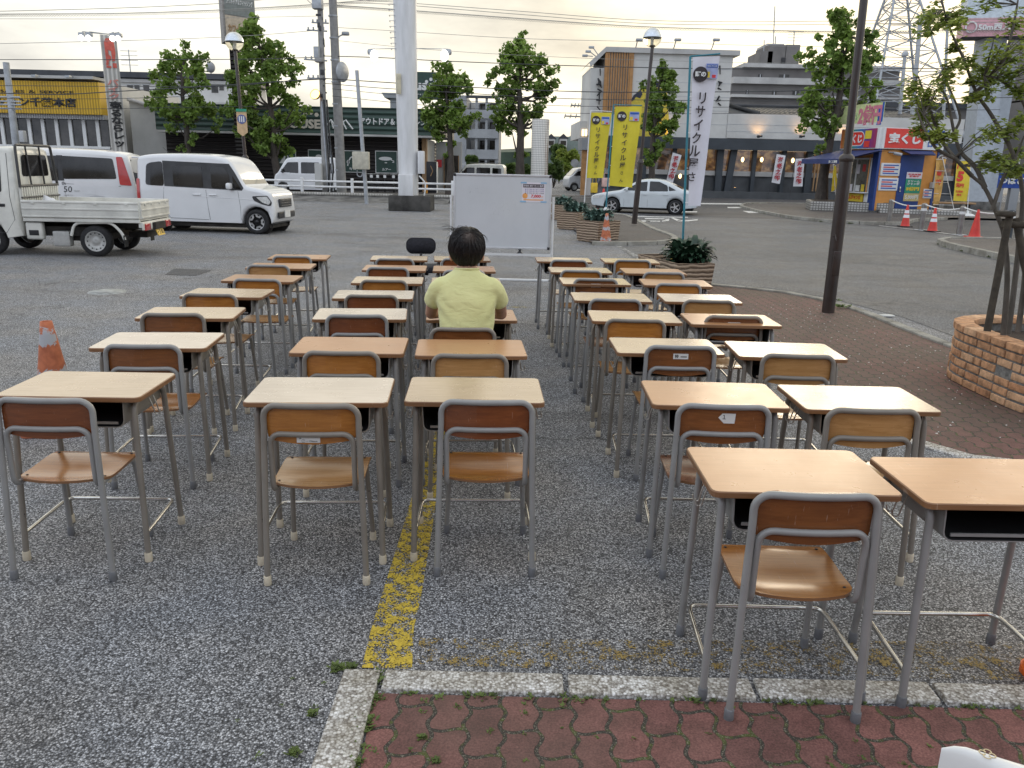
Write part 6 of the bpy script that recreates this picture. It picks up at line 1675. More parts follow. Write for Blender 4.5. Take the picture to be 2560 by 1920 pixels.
text('アウトドア＆フィッシング', .2, m_txtw, TS, onface(.52, 2.15, .06), w=Lf * .80, h=.30, bold=.02, extr=.01, rz=ang); text('HOUSE', .5, m_txtw, TS, onface(.52, 3.0, .06), w=Lf * .8, h=.75, bold=.04, extr=.01, rz=ang); text('カワイイ工房', .3, m_tan, TS, onface(.5, .75, .06), w=Lf * .75, h=.42, bold=.03, extr=.01, rz=ang)
b = MB(); xp = F.p(578, 300)[0]; b.box((xp + .1, 1.3, zl2 / 2), (.45, .45, zl2)); b.box((xp - .18, 1.3, zl2 / 2), (.1, .3, zl2)); b.build('post', m_sid, TS)
# ---- motorcycle shop with the yellow sign band
F = FacY(50.0)
YS = F.root('shop_building', 'white shop with wide yellow sign band behind the mini truck', 'shop')
xL = -33.0; xR = F.p(254, 285)[0]
z0 = F.p(120, 284)[1]; z1 = F.p(120, 203)[1]
b = MB(); b.box(((xL + xR) / 2, .4, (z0 + z1) / 2), (xR - xL, .8, z1 - z0)); b.build('sign_band', m_yell, YS)
zw = F.p(120, 296)[1]; b = MB(); b.box(((xL + xR) / 2, .55, (zw + z0) / 2), (xR - xL, .7, z0 - zw - .01)); b.build('corrugated_band', m_corr, YS)
zs = F.p(120, 366)[1]
b = MB(); b.box(((xL + xR) / 2, .9, zs / 2), (xR - xL, .5, zs)); b.box(((xL + xR) / 2, 6.3, z1 / 2 + .05), (xR - xL - .02, 11, z1)); b.build('wall', m_wallw, YS)
b = MB(); b.box(((xL + xR) / 2, .76, (zw + zs) / 2), (xR - xL - .1, .06, zw - zs)); b.build('window', m_win, YS)
for i in range(9):
 b = MB(); xm = F.p(-10 + i * 34.5, 330)[0]; b.box((xm, .68, (zw + zs) / 2), (.20, .1, zw - zs)); b.build('window_frame', m_txtw, YS)
b = MB(); b.box(((xL + xR) / 2, .70, zs), (xR - xL, .2, .14)); b.build('sill', m_txtw, YS)
zr = F.p(120, 188)[1]; b = MB(); b.box(((xL + xR) / 2 - .2, 1.0, zr - .1), (xR - xL, 2.4, .16)); b.build('parapet', m_slabw, YS)
for px in (104, 187):
 q = F.p(px, 196); b = MB(); b.tube([(q[0], .3, zr - .1), (q[0], -.6, zr - .05)], .03, 5); b.box((q[0], -.7, zr - .12), (.25, .3, .12)); b.build('sign_lamp', m_galv, YS)
ftext(F, 'WAY SALES ＆ SERVICE', -62, 222, 184, 235, m_ink, YS, y=-.02, bold=.0)
ftext(F, 'ーション千葉本店', -42, 240, 192, 269, m_ink, YS, y=-.02, bold=.03)
# plain side block right of the tower
b = MB(); x_a = F.p(288, 300)[0]; x_b = F.p(417, 300)[0]; zA = F.p(304, 244)[1]; zB = F.p(395, 270)[1]
WB = F.root('annex_building', 'plain pale grey annex with sloping roof edge right of the sign tower', 'building')
b.add([(x_a, 2, 0), (x_b, 2, 0), (x_b, 2, zB - .3), (x_a, 2, zA), (x_a, 12, 0), (x_b, 12, 0), (x_b, 12, zB - .3), (x_a, 12, zA)], [(0, 1, 2, 3), (1, 5, 6, 2), (5, 4, 7, 6), (4, 0, 3, 7), (3, 2, 6, 7)]); b.build('wall', m_wallb, WB)
b = MB(); b.tube([(x_a, 1.85, zA + .05), (x_b, 1.85, zB - .22)], .12, 6); b.build('roof_edge', m_slabw, WB)
# ---- motorcycle shop's sign tower
F = FacY(47.5)
SG = F.root('sign_tower', 'tall white and pale blue advertising tower with a red emblem', 'sign')
xa, xb, xc = F.p(265, 368)[0], F.p(280, 368)[0], F.p(302, 368)[0]; zt = F.p(258, 86)[1]
xa, xc = F.p(248, 230)[0], F.p(294, 230)[0]; xb = F.p(264, 230)[0]
b = MB(); b.add([(xb, 0, 0), (xc, .5, 0), (xc - 1.4, 1.7, 0), (xa, .9, 0), (xb, 0, zt), (xc, .5, zt), (xc - 1.4, 1.7, zt), (xa, .9, zt)], [(0, 1, 5, 4), (1, 2, 6, 5), (2, 3, 7, 6), (3, 0, 4, 7), (4, 5, 6, 7)], 0); b.f[-2] = b.f[-2]; b.m[-2] = 1
b.build('tower_body', [rib_mat('tower_face', (.66, .64, .60), .18, 0, .3), mat('tower_side', (.42, .53, .58), .6)], SG)
an = math.atan2(.5, xc - xb); LL = math.hypot(.5, xc - xb)
def onf(u, py, off=.04): return (xb + math.cos(an) * u * LL + math.sin(an) * off, math.sin(an) * u * LL - math.cos(an) * off, F.p(275, py)[1])
m_rs = mat('emblem_red', (.58, .11, .08), .6)
b = MB(); c0 = onf(.5, 120); pts = []
for (u, py) in ((.22, 160), (.2, 104), (.32, 95), (.62, 93), (.8, 104), (.84, 130), (.78, 150), (.6, 152), (.58, 126), (.4, 124), (.40, 135), (.54, 140), (.52, 150), (.38, 150), (.36, 160)): pts.append(onf(u, py))
b.add(pts, [tuple(range(len(pts)))])
for (u0, u1, p0_, p1_) in ((.2, .34, 157, 163), (.6, .84, 156, 168), (.2, .5, 164, 169)): b.add([onf(u0, p1_), onf(u1, p1_), onf(u1, p0_), onf(u0, p0_)], [(0, 1, 2, 3)])
b.build('emblem', m_rs, SG)
text('バイク', .5, mat('letter_pink', (.60, .26, .22), .6), SG, onf(.5, 222), h=(onf(0, 197)[2] - onf(0, 248)[2]), w=.62, bold=.03, vert=True, rz=an, extr=.01)
text('売るならレッ', .5, m_ink, SG, onf(.52, 310), h=(onf(0, 252)[2] - onf(0, 367)[2]), w=.66, bold=.04, vert=True, rz=an, extr=.01)
for px in (208, 226, 286, 300):
 q = F.p(px, 84); b = MB(); b.tube([(F.p(258, 82)[0], .6, zt + .1), (q[0], -.1, zt + .1)], .03, 5); b.box((q[0], -.15, zt - .05), (.3, .3, .2), bev=.05); o_ = b.build('floodlight', m_galv, SG)
 b = MB(); ball(b, (q[0], -.28, zt - .24), (.15, .12, .16)); b.build('bulb', m_lit_w, o_)
# ---- white apartment block far behind the shops
F = FacY(80.0)
AP = F.root('apartment_building', 'long white apartment block with dark flat roof far behind the left shops', 'building')
r = rect(F, -60, 186, 590, 300); z1 = F.p(300, 197)[1]; z0 = F.p(300, 266)[1]
b = MB(); b.box(((r[0] + r[2]) / 2, 5, z1 / 2), (r[2] - r[0], 10, z1)); b.build('wall', m_wallw, AP)
zr = F.p(300, 183)[1]; b = MB(); b.box(((r[0] + r[2]) / 2, 5, (z1 + zr) / 2 + .1), (r[2] - r[0] + 1, 11, zr - z1)); b.build('roof', m_roofd, AP)
b = MB(); b.box(((r[0] + r[2]) / 2, -.12, z1 - .15), (r[2] - r[0], .3, .3)); b.box(((r[0] + r[2]) / 2, -.3, F.p(300, 255)[1]), (r[2] - r[0], .7, .25)); b.build('ledge', m_slabw, AP)
for px, w_ in ((318, 16), (336, 14), (358, 16), (394, 12), (528, 18), (548, 12), (410, 14), (455, 14)):
 b = MB(); slab(b, rect(F, px, 212, px + w_, 232 if w_ > 13 else 226), -.04, .1); f_ = b.build('window', m_win, AP)
 b = MB(); q = rect(F, px - 1, 211, px + w_ + 1, 213); slab(b, q, -.10, .05); b.build('window_frame', m_frame, f_)
for px in (302, 508):
 b = MB(); q = F.p(px, 178); b.tube([(q[0], 2, zr), (q[0], 2, F.p(px, 117 if px < 400 else 150)[1])], .05, 5)
 if px < 400:
  for k in range(4): b.tube([(q[0] - .8, 2, F.p(px, 120 + k * 12)[1]), (q[0] + .8, 2, F.p(px, 120 + k * 12)[1])], .03, 4)
  b.build('aerial', m_galv, AP)
 else: ball(b, (q[0], 2, F.p(px, 162)[1]), (.42, .42, .5)); b.build('water_tank', m_wallg, AP)
# ---- grey apartment block with open stairs, mid distance
F = FacY(88.0)
GA = F.root('apartment_building', 'grey four-storey apartment block with open stairwell behind the whiteboard', 'building')
r = rect(F, 1128, 238, 1246, 430); z1 = F.p(1190, 239)[1]
xm = F.p(1166, 300)[0]
b = MB(); b.box(((r[0] + xm) / 2, 6, z1 / 2), (xm - r[0], 12, z1)); b.box(((r[0] + r[2]) / 2, 9, z1 / 2 - .1), (r[2] - r[0], 6, z1 - .3)); b.box((r[2] - .2, 3, z1 / 2), (.4, 6, z1)); b.build('wall', m_wallg, GA)
for y0, y1 in ((238, 246), (274, 297), (322, 346), (373, 398)):
 q = rect(F, 1166, y0, 1245, y1); b = MB(); slab(b, q, -.2, .5); b.build('balcony', m_wallg if y0 > 250 else m_roofd, GA)
for y0, y1 in ((248, 272), (298, 321), (347, 372), (400, 418)):
 for xa_, xb_ in ((1170, 1190), (1194, 1214), (1220, 1240)):
  b = MB(); slab(b, rect(F, xa_, y0, xb_, y1), 5.8, 6.1); b.build('window', m_win if xa_ > 1180 else m_slabw, GA)
for px in (1191, 1216):
 b = MB(); q = F.p(px, 300)[0]; b.box((q, .2, z1 / 2), (.25, .3, z1)); b.build('pillar', m_wallg, GA)
b = MB(); slab(b, rect(F, 1140, 409, 1200, 412), -6, -2); b.build('carport_roof', m_slabw, GA)
# ---- house with grey-green roof, far off
F = FacY(105.0)
HO = F.root('house', 'distant house with broad grey-green roof and white dormers', 'house')
r = rect(F, 1372, 336, 1450, 425); zz0 = F.p(1400, 420)[1]
b = MB(); b.add([(r[0], 0, zz0), (r[2] + 3, 0, zz0), (r[2] + 3, 6, r[3]), (r[0], 6, r[3]), (r[0], 12, zz0), (r[2] + 3, 12, zz0)], [(0, 1, 2, 3), (3, 2, 5, 4), (0, 3, 4), (1, 5, 2)]); b.build('roof', mat('roof_greygreen', (.11, .14, .13), .8), HO)
b = MB(); b.box(((r[0] + r[2]) / 2 + 1.5, 6, zz0 / 2), (r[2] - r[0] + 2.6, 11, zz0)); b.build('wall', m_wallb, HO)
for px in (1409, 1378):
 q = rect(F, px - 9, 346, px + 9, 369); b = MB(); slab(b, q, .8, 4); xm = (q[0] + q[2]) / 2; o_ = b.build('dormer', m_wallw, HO)
 b = MB(); b.add([(q[0] - .2, .7, q[3]), (q[2] + .2, .7, q[3]), (xm, .7, q[3] + .6), (q[0] - .2, 4, q[3]), (q[2] + .2, 4, q[3]), (xm, 4, q[3] + .6)], [(0, 1, 2), (0, 2, 5, 3), (1, 4, 5, 2)]); b.build('dormer_roof', m_roofd, o_)
 b = MB(); slab(b, (xm - .35, q[1] + .3, xm + .35, q[3] - .25), .72, .78); b.build('window', m_win, o_)
b = MB(); b.add([(-170, 150, 0), (-60, 150, 2.6), (-20, 150, 3.4), (30, 150, 5.2), (60, 150, 5), (200, 150, 3), (200, 150, 0), (-170, 230, 0), (-60, 230, 4.0), (-20, 230, 5), (30, 230, 8.2), (60, 230, 7), (200, 230, 4), (200, 230, 0)], [(0, 6, 5, 4, 3, 2, 1), (1, 2, 9, 8), (2, 3, 10, 9), (3, 4, 11, 10), (4, 5, 12, 11)])
struct(b.build('hills', mat('far_hill', (.05, .075, .05), .9, var=.4, scale=.25)))
# ---- tiled advertising column with rust streak
def tilecol():
 q = AT(1347, 470, 44); z = AT(1347, 299, 44).z
 t = thing('tiled_column', 'white tiled column streaked with rust beyond the whiteboard', 'column', (q.x, 44, 0))
 s = NB('column_tile'); c = s.n('ShaderNodeTexCoord'); sep = s.n('ShaderNodeSeparateXYZ'); s.l(c.outputs['Object'], sep.inputs[0])
 an_ = s.math('ARCTAN2', sep.outputs[1], sep.outputs[0])
 gx = s.math('ABSOLUTE', s.math('SINE', s.math('MULTIPLY', an_, 16.0))); gz = s.math('ABSOLUTE', s.math('SINE', s.math('MULTIPLY', sep.outputs[2], PI / .115)))
 m_ = s.math('MINIMUM', gx, gz)
 base = s.ramp(m_, [(.16, (.10, .09, .085)), (.24, (.62, .60, .55))])
 st = s.math('MULTIPLY', s.ramp(s.noise(s.coord('Object', (5, 5, .25)), 1.5, 5, .7), [(.50, (0, 0, 0)), (.62, (1, 1, 1))]), s.ramp(sep.outputs[0], [(.18, (0, 0, 0)), (.24, (1, 1, 1))]))
 s.set(Base_Color=s.mix(st, base, (.13, .055, .03)), Roughness=.4)
 b = MB(); b.lathe([(.45, 0), (.45, z), (.40, z + .02), (0, z + .02)], 40); b.build('shaft', s.m, t)
tilecol()
# ---- sushi restaurant: tall sign box, white frieze, dark window front
F = Facade((5.0, 54.0), (15.0, 54.35))
RS = F.root('restaurant_building', 'restaurant with tall white sign box, wood slats and dark window front', 'restaurant')
def lit_win():
 s = NB('lit_window'); co = s.coord('Object', (1.1, 1, 1.6)); f = s.noise(co, 1.6, 5, .6)
 s.set(Base_Color=(.02, .018, .016), Roughness=.08, Coat_Weight=.6)
 s.set(Emission_Color=s.ramp(f, [(.38, (.02, .012, .008)), (.52, (.10, .05, .022)), (.62, (.22, .13, .05)), (.75, (.12, .12, .06))]), Emission_Strength=.55); return s.m
m_litwin = lit_win()
zF1 = F.p(1750, 345)[1]; zF0 = F.p(1750, 373)[1]; zS0 = F.p(1750, 438)[1]; zS1 = F.p(1750, 426)[1]; zWp = F.p(1750, 472)[1]
XL = F.p(1492, 400)[0]; XR = F.p(2400, 380)[0]; xT1 = F.p(1823, 240)[0]; zLow = F.p(1850, 284)[1]
b = MB(); b.box(((XL + XR) / 2, -.2, (zF1 + zF0) / 2), (XR - XL, .6, zF1 - zF0)); b.build('canopy_band', m_char, RS)
b = MB(); b.box(((xT1 + XR) / 2, 4, (zLow + zF1) / 2 + .02), (XR - xT1, 8, zLow - zF1 - .05)); b.build('frieze', m_wallw, RS)
for z in (zF1 + (zLow - zF1) * .3, zF1 + (zLow - zF1) * .58):
 b = MB(); b.box(((xT1 + XR) / 2, -.003, z), (XR - xT1, .02, .03)); b.build('panel_joint', m_frame, RS)
b = MB(); b.box(((XL + XR) / 2, 4.3, (zS0) / 2), (XR - XL, 8, zS0)); b.build('wall', m_charw, RS)
b = MB(); b.box(((XL + XR) / 2, .22, (zS0 + zS1) / 2), (XR - XL, .1, zS1 - zS0)); b.build('sill_band', m_slabw, RS)
cols = [F.p(px, 400)[0] for px in (1492, 1528, 1562, 1612, 1686, 1755, 1800, 1822, 1886, 1960, 2025, 2120, 2230, 2400)]
for a_, c_ in zip(cols, cols[1:]):
 b = MB(); b.box(((a_ + c_) / 2, .30, (zF0 + zS1) / 2), (c_ - a_, .06, zF0 - zS1)); b.build('window', m_litwin, RS)
for i, x in enumerate(cols):
 b = MB(); wd = .42 if i in (6, 7, 10) else .24
 if i == 7: b.add([(x - .2, -.1, 0), (x + .2, -.1, 0), (x + .5, -.1, zF0), (x + .1, -.1, zF0), (x - .2, .25, 0), (x + .2, .25, 0), (x + .5, .25, zF0), (x + .1, .25, zF0)], [(0, 1, 2, 3), (1, 5, 6, 2), (4, 0, 3, 7), (5, 4, 7, 6)])
 else: b.box((x, .1, zF0 / 2), (wd, .35, zF0))
 b.build('column', m_char, RS)
xs0 = F.p(2032, 420)[0]
for k in range(4):
 b = MB(); b.box((xs0 + .1 + k * .21, -.12, (zF0 + zWp) / 2), (.08, .1, zF0 - zWp)); b.build('slat', m_tan, RS)
b = MB(); b.box(((XL + XR) / 2, -1.15, zWp / 2 - .1), (XR - XL, .5, zWp)); b.build('planter_wall', m_charw, RS)
# sign box
xs, xe_ = F.p(1508, 250)[0], F.p(1824, 250)[0]; zt = F.p(1700, 136)[1]; zb = zF1 + .02
b = MB(); b.box(((xs + xe_) / 2, 3.0, (zt + zb) / 2), (xe_ - xs, 6.0, zt - zb)); b.build('sign_box', m_wallw, RS)
for k in range(1, 6):
 b = MB(); b.box(((xs + xe_) / 2 + 1.0, -.003, zb + (zt - zb) * k / 6), (xe_ - xs - 2.0, .02, .025)); b.build('panel_joint', m_frame, RS)
b = MB(); b.add([(xs - .9, -.1, zt - .9), (xs, -.25, zt), (xe_ + .35, -.25, zt), (xe_ + .35, -.25, zt + .30), (xs, -.25, zt + .30), (xs - 1.0, -.1, zt - .62), (xs - .9, 5.5, zt - .9), (xs, 6.2, zt), (xe_ + .35, 6.2, zt), (xe_ + .35, 6.2, zt + .3), (xs, 6.2, zt + .3), (xs - 1.0, 5.5, zt - .62)],
 [(0, 1, 4, 5), (1, 2, 3, 4), (5, 4, 10, 11), (4, 3, 9, 10), (2, 8, 9, 3), (1, 7, 8, 2), (0, 6, 7, 1)]); b.build('roof_edge', m_slabw, RS)
b = MB(); b.box((xs - .42, 2.6, (zt - .9 + zb) / 2), (.84, 5.0, zt - .9 - zb)); b.build('side_wall', m_wallw, RS)
x_0, x_1 = F.p(1508, 250)[0], F.p(1577, 250)[0]
for k in range(11):
 b = MB(); x = x_0 + (x_1 - x_0) * (k + .5) / 11; b.box((x, -.09, (zt + F.p(1540, 281)[1]) / 2), ((x_1 - x_0) / 11 * .55 if 0 < k < 10 else .2, .16, zt - F.p(1540, 281)[1])); b.build('slat', m_slat, RS)
def brush(fac, pts_list, m, par, y):
 b = MB()
 for pts in pts_list:
  P = [(fac.p(x, yy)[0], y, fac.p(x, yy)[1]) for x, yy in pts]; b.tube(P, [.05] + [.11] * (len(P) - 2) + [.03], 5)
 return b.build('lettering', m, par)
brush(F, [[(1500, 172), (1500, 190)], [(1494, 196), (1499, 205), (1493, 214)], [(1490, 212), (1500, 210), (1503, 220)], [(1493, 222), (1502, 228), (1492, 240)], [(1498, 232), (1497, 262)], [(1490, 250), (1503, 252)], [(1492, 266), (1500, 276)]], m_ink, RS, -.1)
brush(F, [[(1799, 164), (1800, 186)], [(1795, 204), (1802, 206), (1796, 216)], [(1794, 220), (1803, 224)], [(1798, 240), (1792, 252), (1801, 250)], [(1795, 258), (1802, 264)]], m_ink, RS, -.05)
b = MB(); P1 = [(1573, 261), (1578, 250), (1588, 236), (1600, 222), (1614, 218), (1640, 214), (1668, 230), (1672, 300), (1668, 341), (1580, 341), (1600, 290)]
b.add([(F.p(x, y)[0], -.03, F.p(x, y)[1]) for x, y in P1], [tuple(range(len(P1)))]); P2 = [(1573, 258), (1584, 238), (1602, 224), (1606, 236), (1600, 246), (1590, 242), (1584, 250)]
b.add([(F.p(x, y)[0], -.05, F.p(x, y)[1]) for x, y in P2], [tuple(range(len(P2)))], 1); P3 = [(1622, 214), (1626, 204), (1640, 198), (1650, 212), (1640, 220)]; b.add([(F.p(x, y)[0], -.05, F.p(x, y)[1]) for x, y in P3], [tuple(range(len(P3)))], 1)
b.build('painted_shape', [mat('mural_yellow', (.58, .46, .05), .6), mat('mural_navy', (.025, .03, .05), .6)], RS)
for px, left in ((1587, 0), (1682, 0), (1777, 0), (1499, 1), (1491, 1), (1483, 1)):
 q = F.p(px, 131 if not left else 140); b = MB()
 if left: e_ = F.p(px - 16, 118 + (1499 - px) * 1.3); b.tube([(q[0], .2, q[1]), (e_[0], .1, e_[1])], .03, 5); b.box((e_[0] - .1, .1, e_[1]), (.34, .2, .14), bev=.04)
 else:
  e_ = F.p(px + 6, 106); b.tube(fillet([(q[0] - .05, 0, q[1]), (q[0] + .02, -.3, q[1] + .35), (e_[0] - .1, -.6, e_[1])], .15, 3), .035, 5); b.box((e_[0], -.7, e_[1] + .05), (.42, .25, .16), bev=.05)
 b.build('roof_lamp', m_galv, RS)
for k, px in enumerate((1663, 1892, 1997, 2102)):
 q = F.p(px, 342); b = MB(); b.box((q[0], -.55, q[1] + .02), (.34, .16, .12), bev=.03); b.box((q[0], -.35, q[1] - .05), (.06, .4, .05)); o_ = b.build('wall_lamp', m_trim, RS)
 b = MB(); b.lathe([(.06, 0), (.0, .001)], 10, 0, Matrix.Translation((q[0] + .03, -.53, q[1] + .085))); b.build('bulb', m_lit_o, o_)
 ld = bpy.data.lights.new('wall_lamp_light', 'SPOT'); ld.energy = 14; ld.color = (1, .55, .2); ld.spot_size = R(120); ld.spot_blend = 1; ld.shadow_soft_size = .05
 lo = bpy.data.objects.new('wall_lamp_light', ld); C.objects.link(lo); lo.parent = o_; lo.location = (q[0], -.52, q[1] + .14); lo.rotation_euler = (R(180 - 38), 0, 0)
for px, py in ((1859, 399), (1907, 399), (1963, 401), (1985, 401), (1702, 440)):
 q = F.p(px, py); b = MB(); ball(b, (q[0], .2, q[1]), (.10, .06, .16)); b.build('pendant_lamp', m_lit_y, RS)
b = MB(); q = F.p(1828, 468); b.lathe([(.07, 0), (0, .01)], 10, 0, Matrix.Translation((q[0], -.8, q[1]))); b.build('ground_lamp', m_lit_o, RS)
# tiled roof behind the frieze
zr0, zr1 = F.p(1950, 283)[1], F.p(1950, 252)[1]
s = NB('roof_tiles'); c = s.n('ShaderNodeTexCoord'); sep = s.n('ShaderNodeSeparateXYZ'); s.l(c.outputs['Object'], sep.inputs[0])
w1 = s.math('SINE', s.math('MULTIPLY', sep.outputs[0], 2 * PI / .34)); w2 = s.math('SINE', s.math('MULTIPLY', sep.outputs[2], 2 * PI / .17))
s.set(Base_Color=s.ramp(s.math('ADD', w1, w2), [(.0, (.012, .013, .016)), (.9, (.06, .065, .075))]), Roughness=.6); s.bump(s.math('ADD', w1, w2), .8, .1)
b = MB(); xr0 = F.p(1862, 283)[0]; b.add([(xr0 + 1.3, 1.0, zr0), (XR - 2, 1.0, zr0), (XR - 2, 5.4, zr1), (xr0, 5.4, zr1)], [(0, 1, 2, 3)]); b.build('tiled_roof', s.m, RS)
b = MB(); b.tube([(xr0 + 1.2, .9, zr0), (xr0 - .9, 5.0, zr1 + .35)], .14, 6); b.tube([(xr0, 5.4, zr1 + .05), (XR - 2, 5.4, zr1 + .05)], .14, 6); b.build('roof_ridge', m_roofd, RS)
b = MB(); b.add([(xT1, 1.1, zr0 - .1), (xr0 + 1.2, 1.1, zr0 - .1), (xr0 - .8, 4.8, zr1 + .2), (xT1, 4.8, zr1 + .5)], [(0, 1, 2, 3)]); b.build('gable', m_charw, RS)
# left end: low white wing, canopy and timber post
wg = lambda px, py: F.p(px, py)
b = MB(); slab(b, rect(F, 1455, 300, 1476, 345), 1.0, 7); b.build('wing', m_wallw, RS)
for px in (1460, 1468):
 b = MB(); slab(b, rect(F, px, 322, px + 4, 338), .95, 1.02); b.build('window', m_lit_y, RS)
b = MB(); slab(b, rect(F, 1448, 347, 1468, 376), -1.6, .6); b.build('entrance_canopy', m_wallg, RS)
b = MB(); x = wg(1452, 470)[0]; b.box((x, -1.2, wg(1452, 376)[1] / 2), (.32, .35, wg(1452, 376)[1])); b.build('timber_post', m_slat, RS)
b = MB(); x = wg(1466, 470)[0]; b.box((x, -.8, wg(1466, 376)[1] / 2), (.34, .3, wg(1466, 376)[1])); b.build('white_post', m_wallw, RS)
# white banners leaning before the windows
m_cloth = mat('banner_white', (.74, .74, .76), .8, var=.05, scale=3)
m_redb = mat('brush_red', (.45, .03, .045), .7, var=.1)
for pts, lb in (([(1682, 381), (1704, 388), (1682, 457), (1666, 452)], 'white banner with red lettering behind the silver-blue sedan'), ([(1942, 385), (1964, 389), (1949, 460), (1929, 456)], 'white banner with red lettering, left of the pair before the restaurant windows'), ([(1989, 397), (2011, 396), (2006, 466), (1983, 466)], 'white banner with red lettering, right of the pair before the restaurant windows')):
 Y = 52.6; W4 = [AT(x, y, Y) for x, y in pts]; c = sum(W4, Vector()) / 4
 t = thing('restaurant_banner', lb, 'banner', (c.x, c.y, 0), 0, 'white restaurant banners')
 L4 = [p - Vector((c.x, c.y, 0)) for p in W4]
 b = MB(); N = 6; vs = []
 for i in range(N + 1):
  a_ = L4[0].lerp(L4[3], i / N); d_ = L4[1].lerp(L4[2], i / N)
  for j in range(4): q = a_.lerp(d_, j / 3); vs.append((q.x, q.y + .03 * math.sin(i * 1.3 + j), q.z))
 b.add(vs, [(i * 4 + j, (i + 1) * 4 + j, (i + 1) * 4 + j + 1, i * 4 + j + 1) for i in range(N) for j in range(3)], 0, True); b.build('cloth', m_cloth, t)
 b = MB(); top = (L4[0] + Vector((-.02, .03, .05))); bot = L4[3] + (L4[3] - L4[0]) * .45; bot = L4[0].lerp(Vector((L4[3].x - .15, .03, 0)), 1); b.tube([tuple(top), (bot.x, .03, .05)], .016, 5); b.tube([tuple(top), tuple(L4[1] + Vector((0, .03, .05)))], .012, 5); b.build('pole', m_trim, t)
 ax_ = (L4[3] + L4[2]) / 2 - (L4[0] + L4[1]) / 2
 for i, ch in enumerate('海老之卵'):
  q = (L4[0] + L4[1]) / 2 + ax_ * (.17 + .215 * i); o_ = text(ch, .4, m_redb, t, (q.x, -.07, q.z), h=.34, w=.34, bold=.035, extr=.004)
  o_.rotation_euler = (0, math.atan2(ax_.x, -ax_.z) * 1.0, 0)
# ---- big brown-grey apartment block behind the restaurant
F = FacY(92.0)
BA = F.root('apartment_building', 'large taupe apartment block with rooftop tower behind the restaurant', 'building')
xl, xr = F.p(1826, 180)[0], F.p(2250, 180)[0]
for (y0, y1, m, d0) in ((161, 171, m_slabw, -.6), (171, 198, m_wallt, 0), (198, 214, m_slabw, -1.5), (214, 241, m_wallt, -1.0), (241, 248, m_slabw, -1.6), (248, 330, m_wallt, -1.0)):
 z1, z0 = F.p(1950, y0)[1], F.p(1950, y1)[1]; b = MB(); ex = {171: 0, 198: -2.2, 214: 1.5}.get(y0, 0)
 b.box(((xl + xr) / 2 + (0 if y0 > 165 else .6), 7 + d0 / 2, (z0 + z1) / 2), (xr - xl - (1.2 if y0 == 161 else .0), 14 - d0, z1 - z0 - .005)); b.build('wall' if m is m_wallt else 'floor_slab', m, BA)
for px, py, w_, h_ in ((1896, 186, 8, 11), (1948, 186, 24, 11), (2030, 187, 10, 10), (1923, 229, 10, 10), (1974, 229, 14, 10), (1858, 228, 6, 9)):
 b = MB(); slab(b, rect(F, px, py, px + w_, py + h_), -1.06 if py > 200 else -.06, .2); f_ = b.build('window', m_win, BA)
 b = MB(); q = rect(F, px + w_ * .46, py, px + w_ * .54, py + h_); slab(b, q, -1.1 if py > 200 else -.1, -.9 if py > 200 else 0); b.build('window_frame', m_frame, f_)
for (a_, y0, c_) in ((1922, 118, 1950), (1944, 101, 1982), (1990, 101, 2019)):
 b = MB(); q = rect(F, a_, y0, c_, 162); slab(b, q, 3, 8); b.build('roof_tower', m_wallt, BA)
b = MB(); slab(b, rect(F, 1950, 93, 1990, 140), 4.5, 8.5); b.build('tank_room', m_slabw, BA)
b = MB(); slab(b, rect(F, 1976, 135, 1984, 160), 2.9, 3.05); b.build('door', m_ink, BA)
for px, y0 in ((1957, 0), (1933, 88), (2010, 64), (1962, 78)):
 b = MB(); q = F.p(px, 118); b.tube([(q[0], 3.4, q[1]), (F.p(px + (118 - y0) * .045, y0)[0], 3.4, F.p(px, y0)[1])], .06, 5)
 if px == 2010:
  for k in range(4): b.tube([(q[0] - .8, 3.4, F.p(px, 66 + k * 8)[1]), (q[0] + .9, 3.4, F.p(px, 66 + k * 8)[1])], .03, 4)
 b.build('aerial', m_galv, BA)
F = FacY(84.0)
DB = F.root('building', 'low dark-roofed building behind the lottery stall and its tree', 'building')
b = MB(); q = rect(F, 2210, 268, 2420, 420); slab(b, q, 0, 8); b.build('wall', m_wallt, DB)
b = MB(); b.box(((q[0] + q[2]) / 2 + .3, 4, q[3] + .25), (q[2] - q[0] + 1, 9, .5)); b.build('roof', m_roofd, DB)
for px in (2350, 2378, 2404): b = MB(); slab(b, rect(F, px, 342, px + 14, 364), -.1, .2); b.build('window', m_win, DB)
DB = F.root('building', 'beige block with small window beyond the pink sign column', 'building')
b = MB(); q = rect(F, 2497, 262, 2700, 420); slab(b, q, -6, 2); b.build('wall', m_wallt, DB); b = MB(); slab(b, rect(F, 2507, 280, 2516, 290), -6.1, -5.9); b.build('window', m_win, DB)
b = MB(); q = rect(F, 2530, 70, 2700, 262); slab(b, q, -8, 0); b.build('tower_wall', m_wallt, DB)
# ---- unseen shop added behind the viewer so parked car windows have something to reflect
SB = thing('shop_building', 'long two-storey shop with red sign band, unseen, added for car windows to reflect', 'shop', (-12, -14, 0))
b = MB(); b.box((0, -4, 3.4), (60, 8, 6.8)); b.build('wall', m_wallt, SB)
b = MB(); b.box((0, .1, 6.3), (60.2, .3, 1.0)); b.build('fascia', m_slabw, SB)
b = MB(); b.box((0, .15, 4.2), (60.1, .35, 1.3)); b.build('sign_band', m_redb, SB)
for k in range(10):
 b = MB(); b.box((-27 + k * 6, .04, 1.7), (4.4, .1, 2.8)); w_ = b.build('window', m_win, SB); b = MB()
 for dx in (-2.2, 0, 2.2): b.box((-27 + k * 6 + dx, .1, 1.7), (.12, .12, 2.9))
 b.build('window_frame', m_frame, w_)
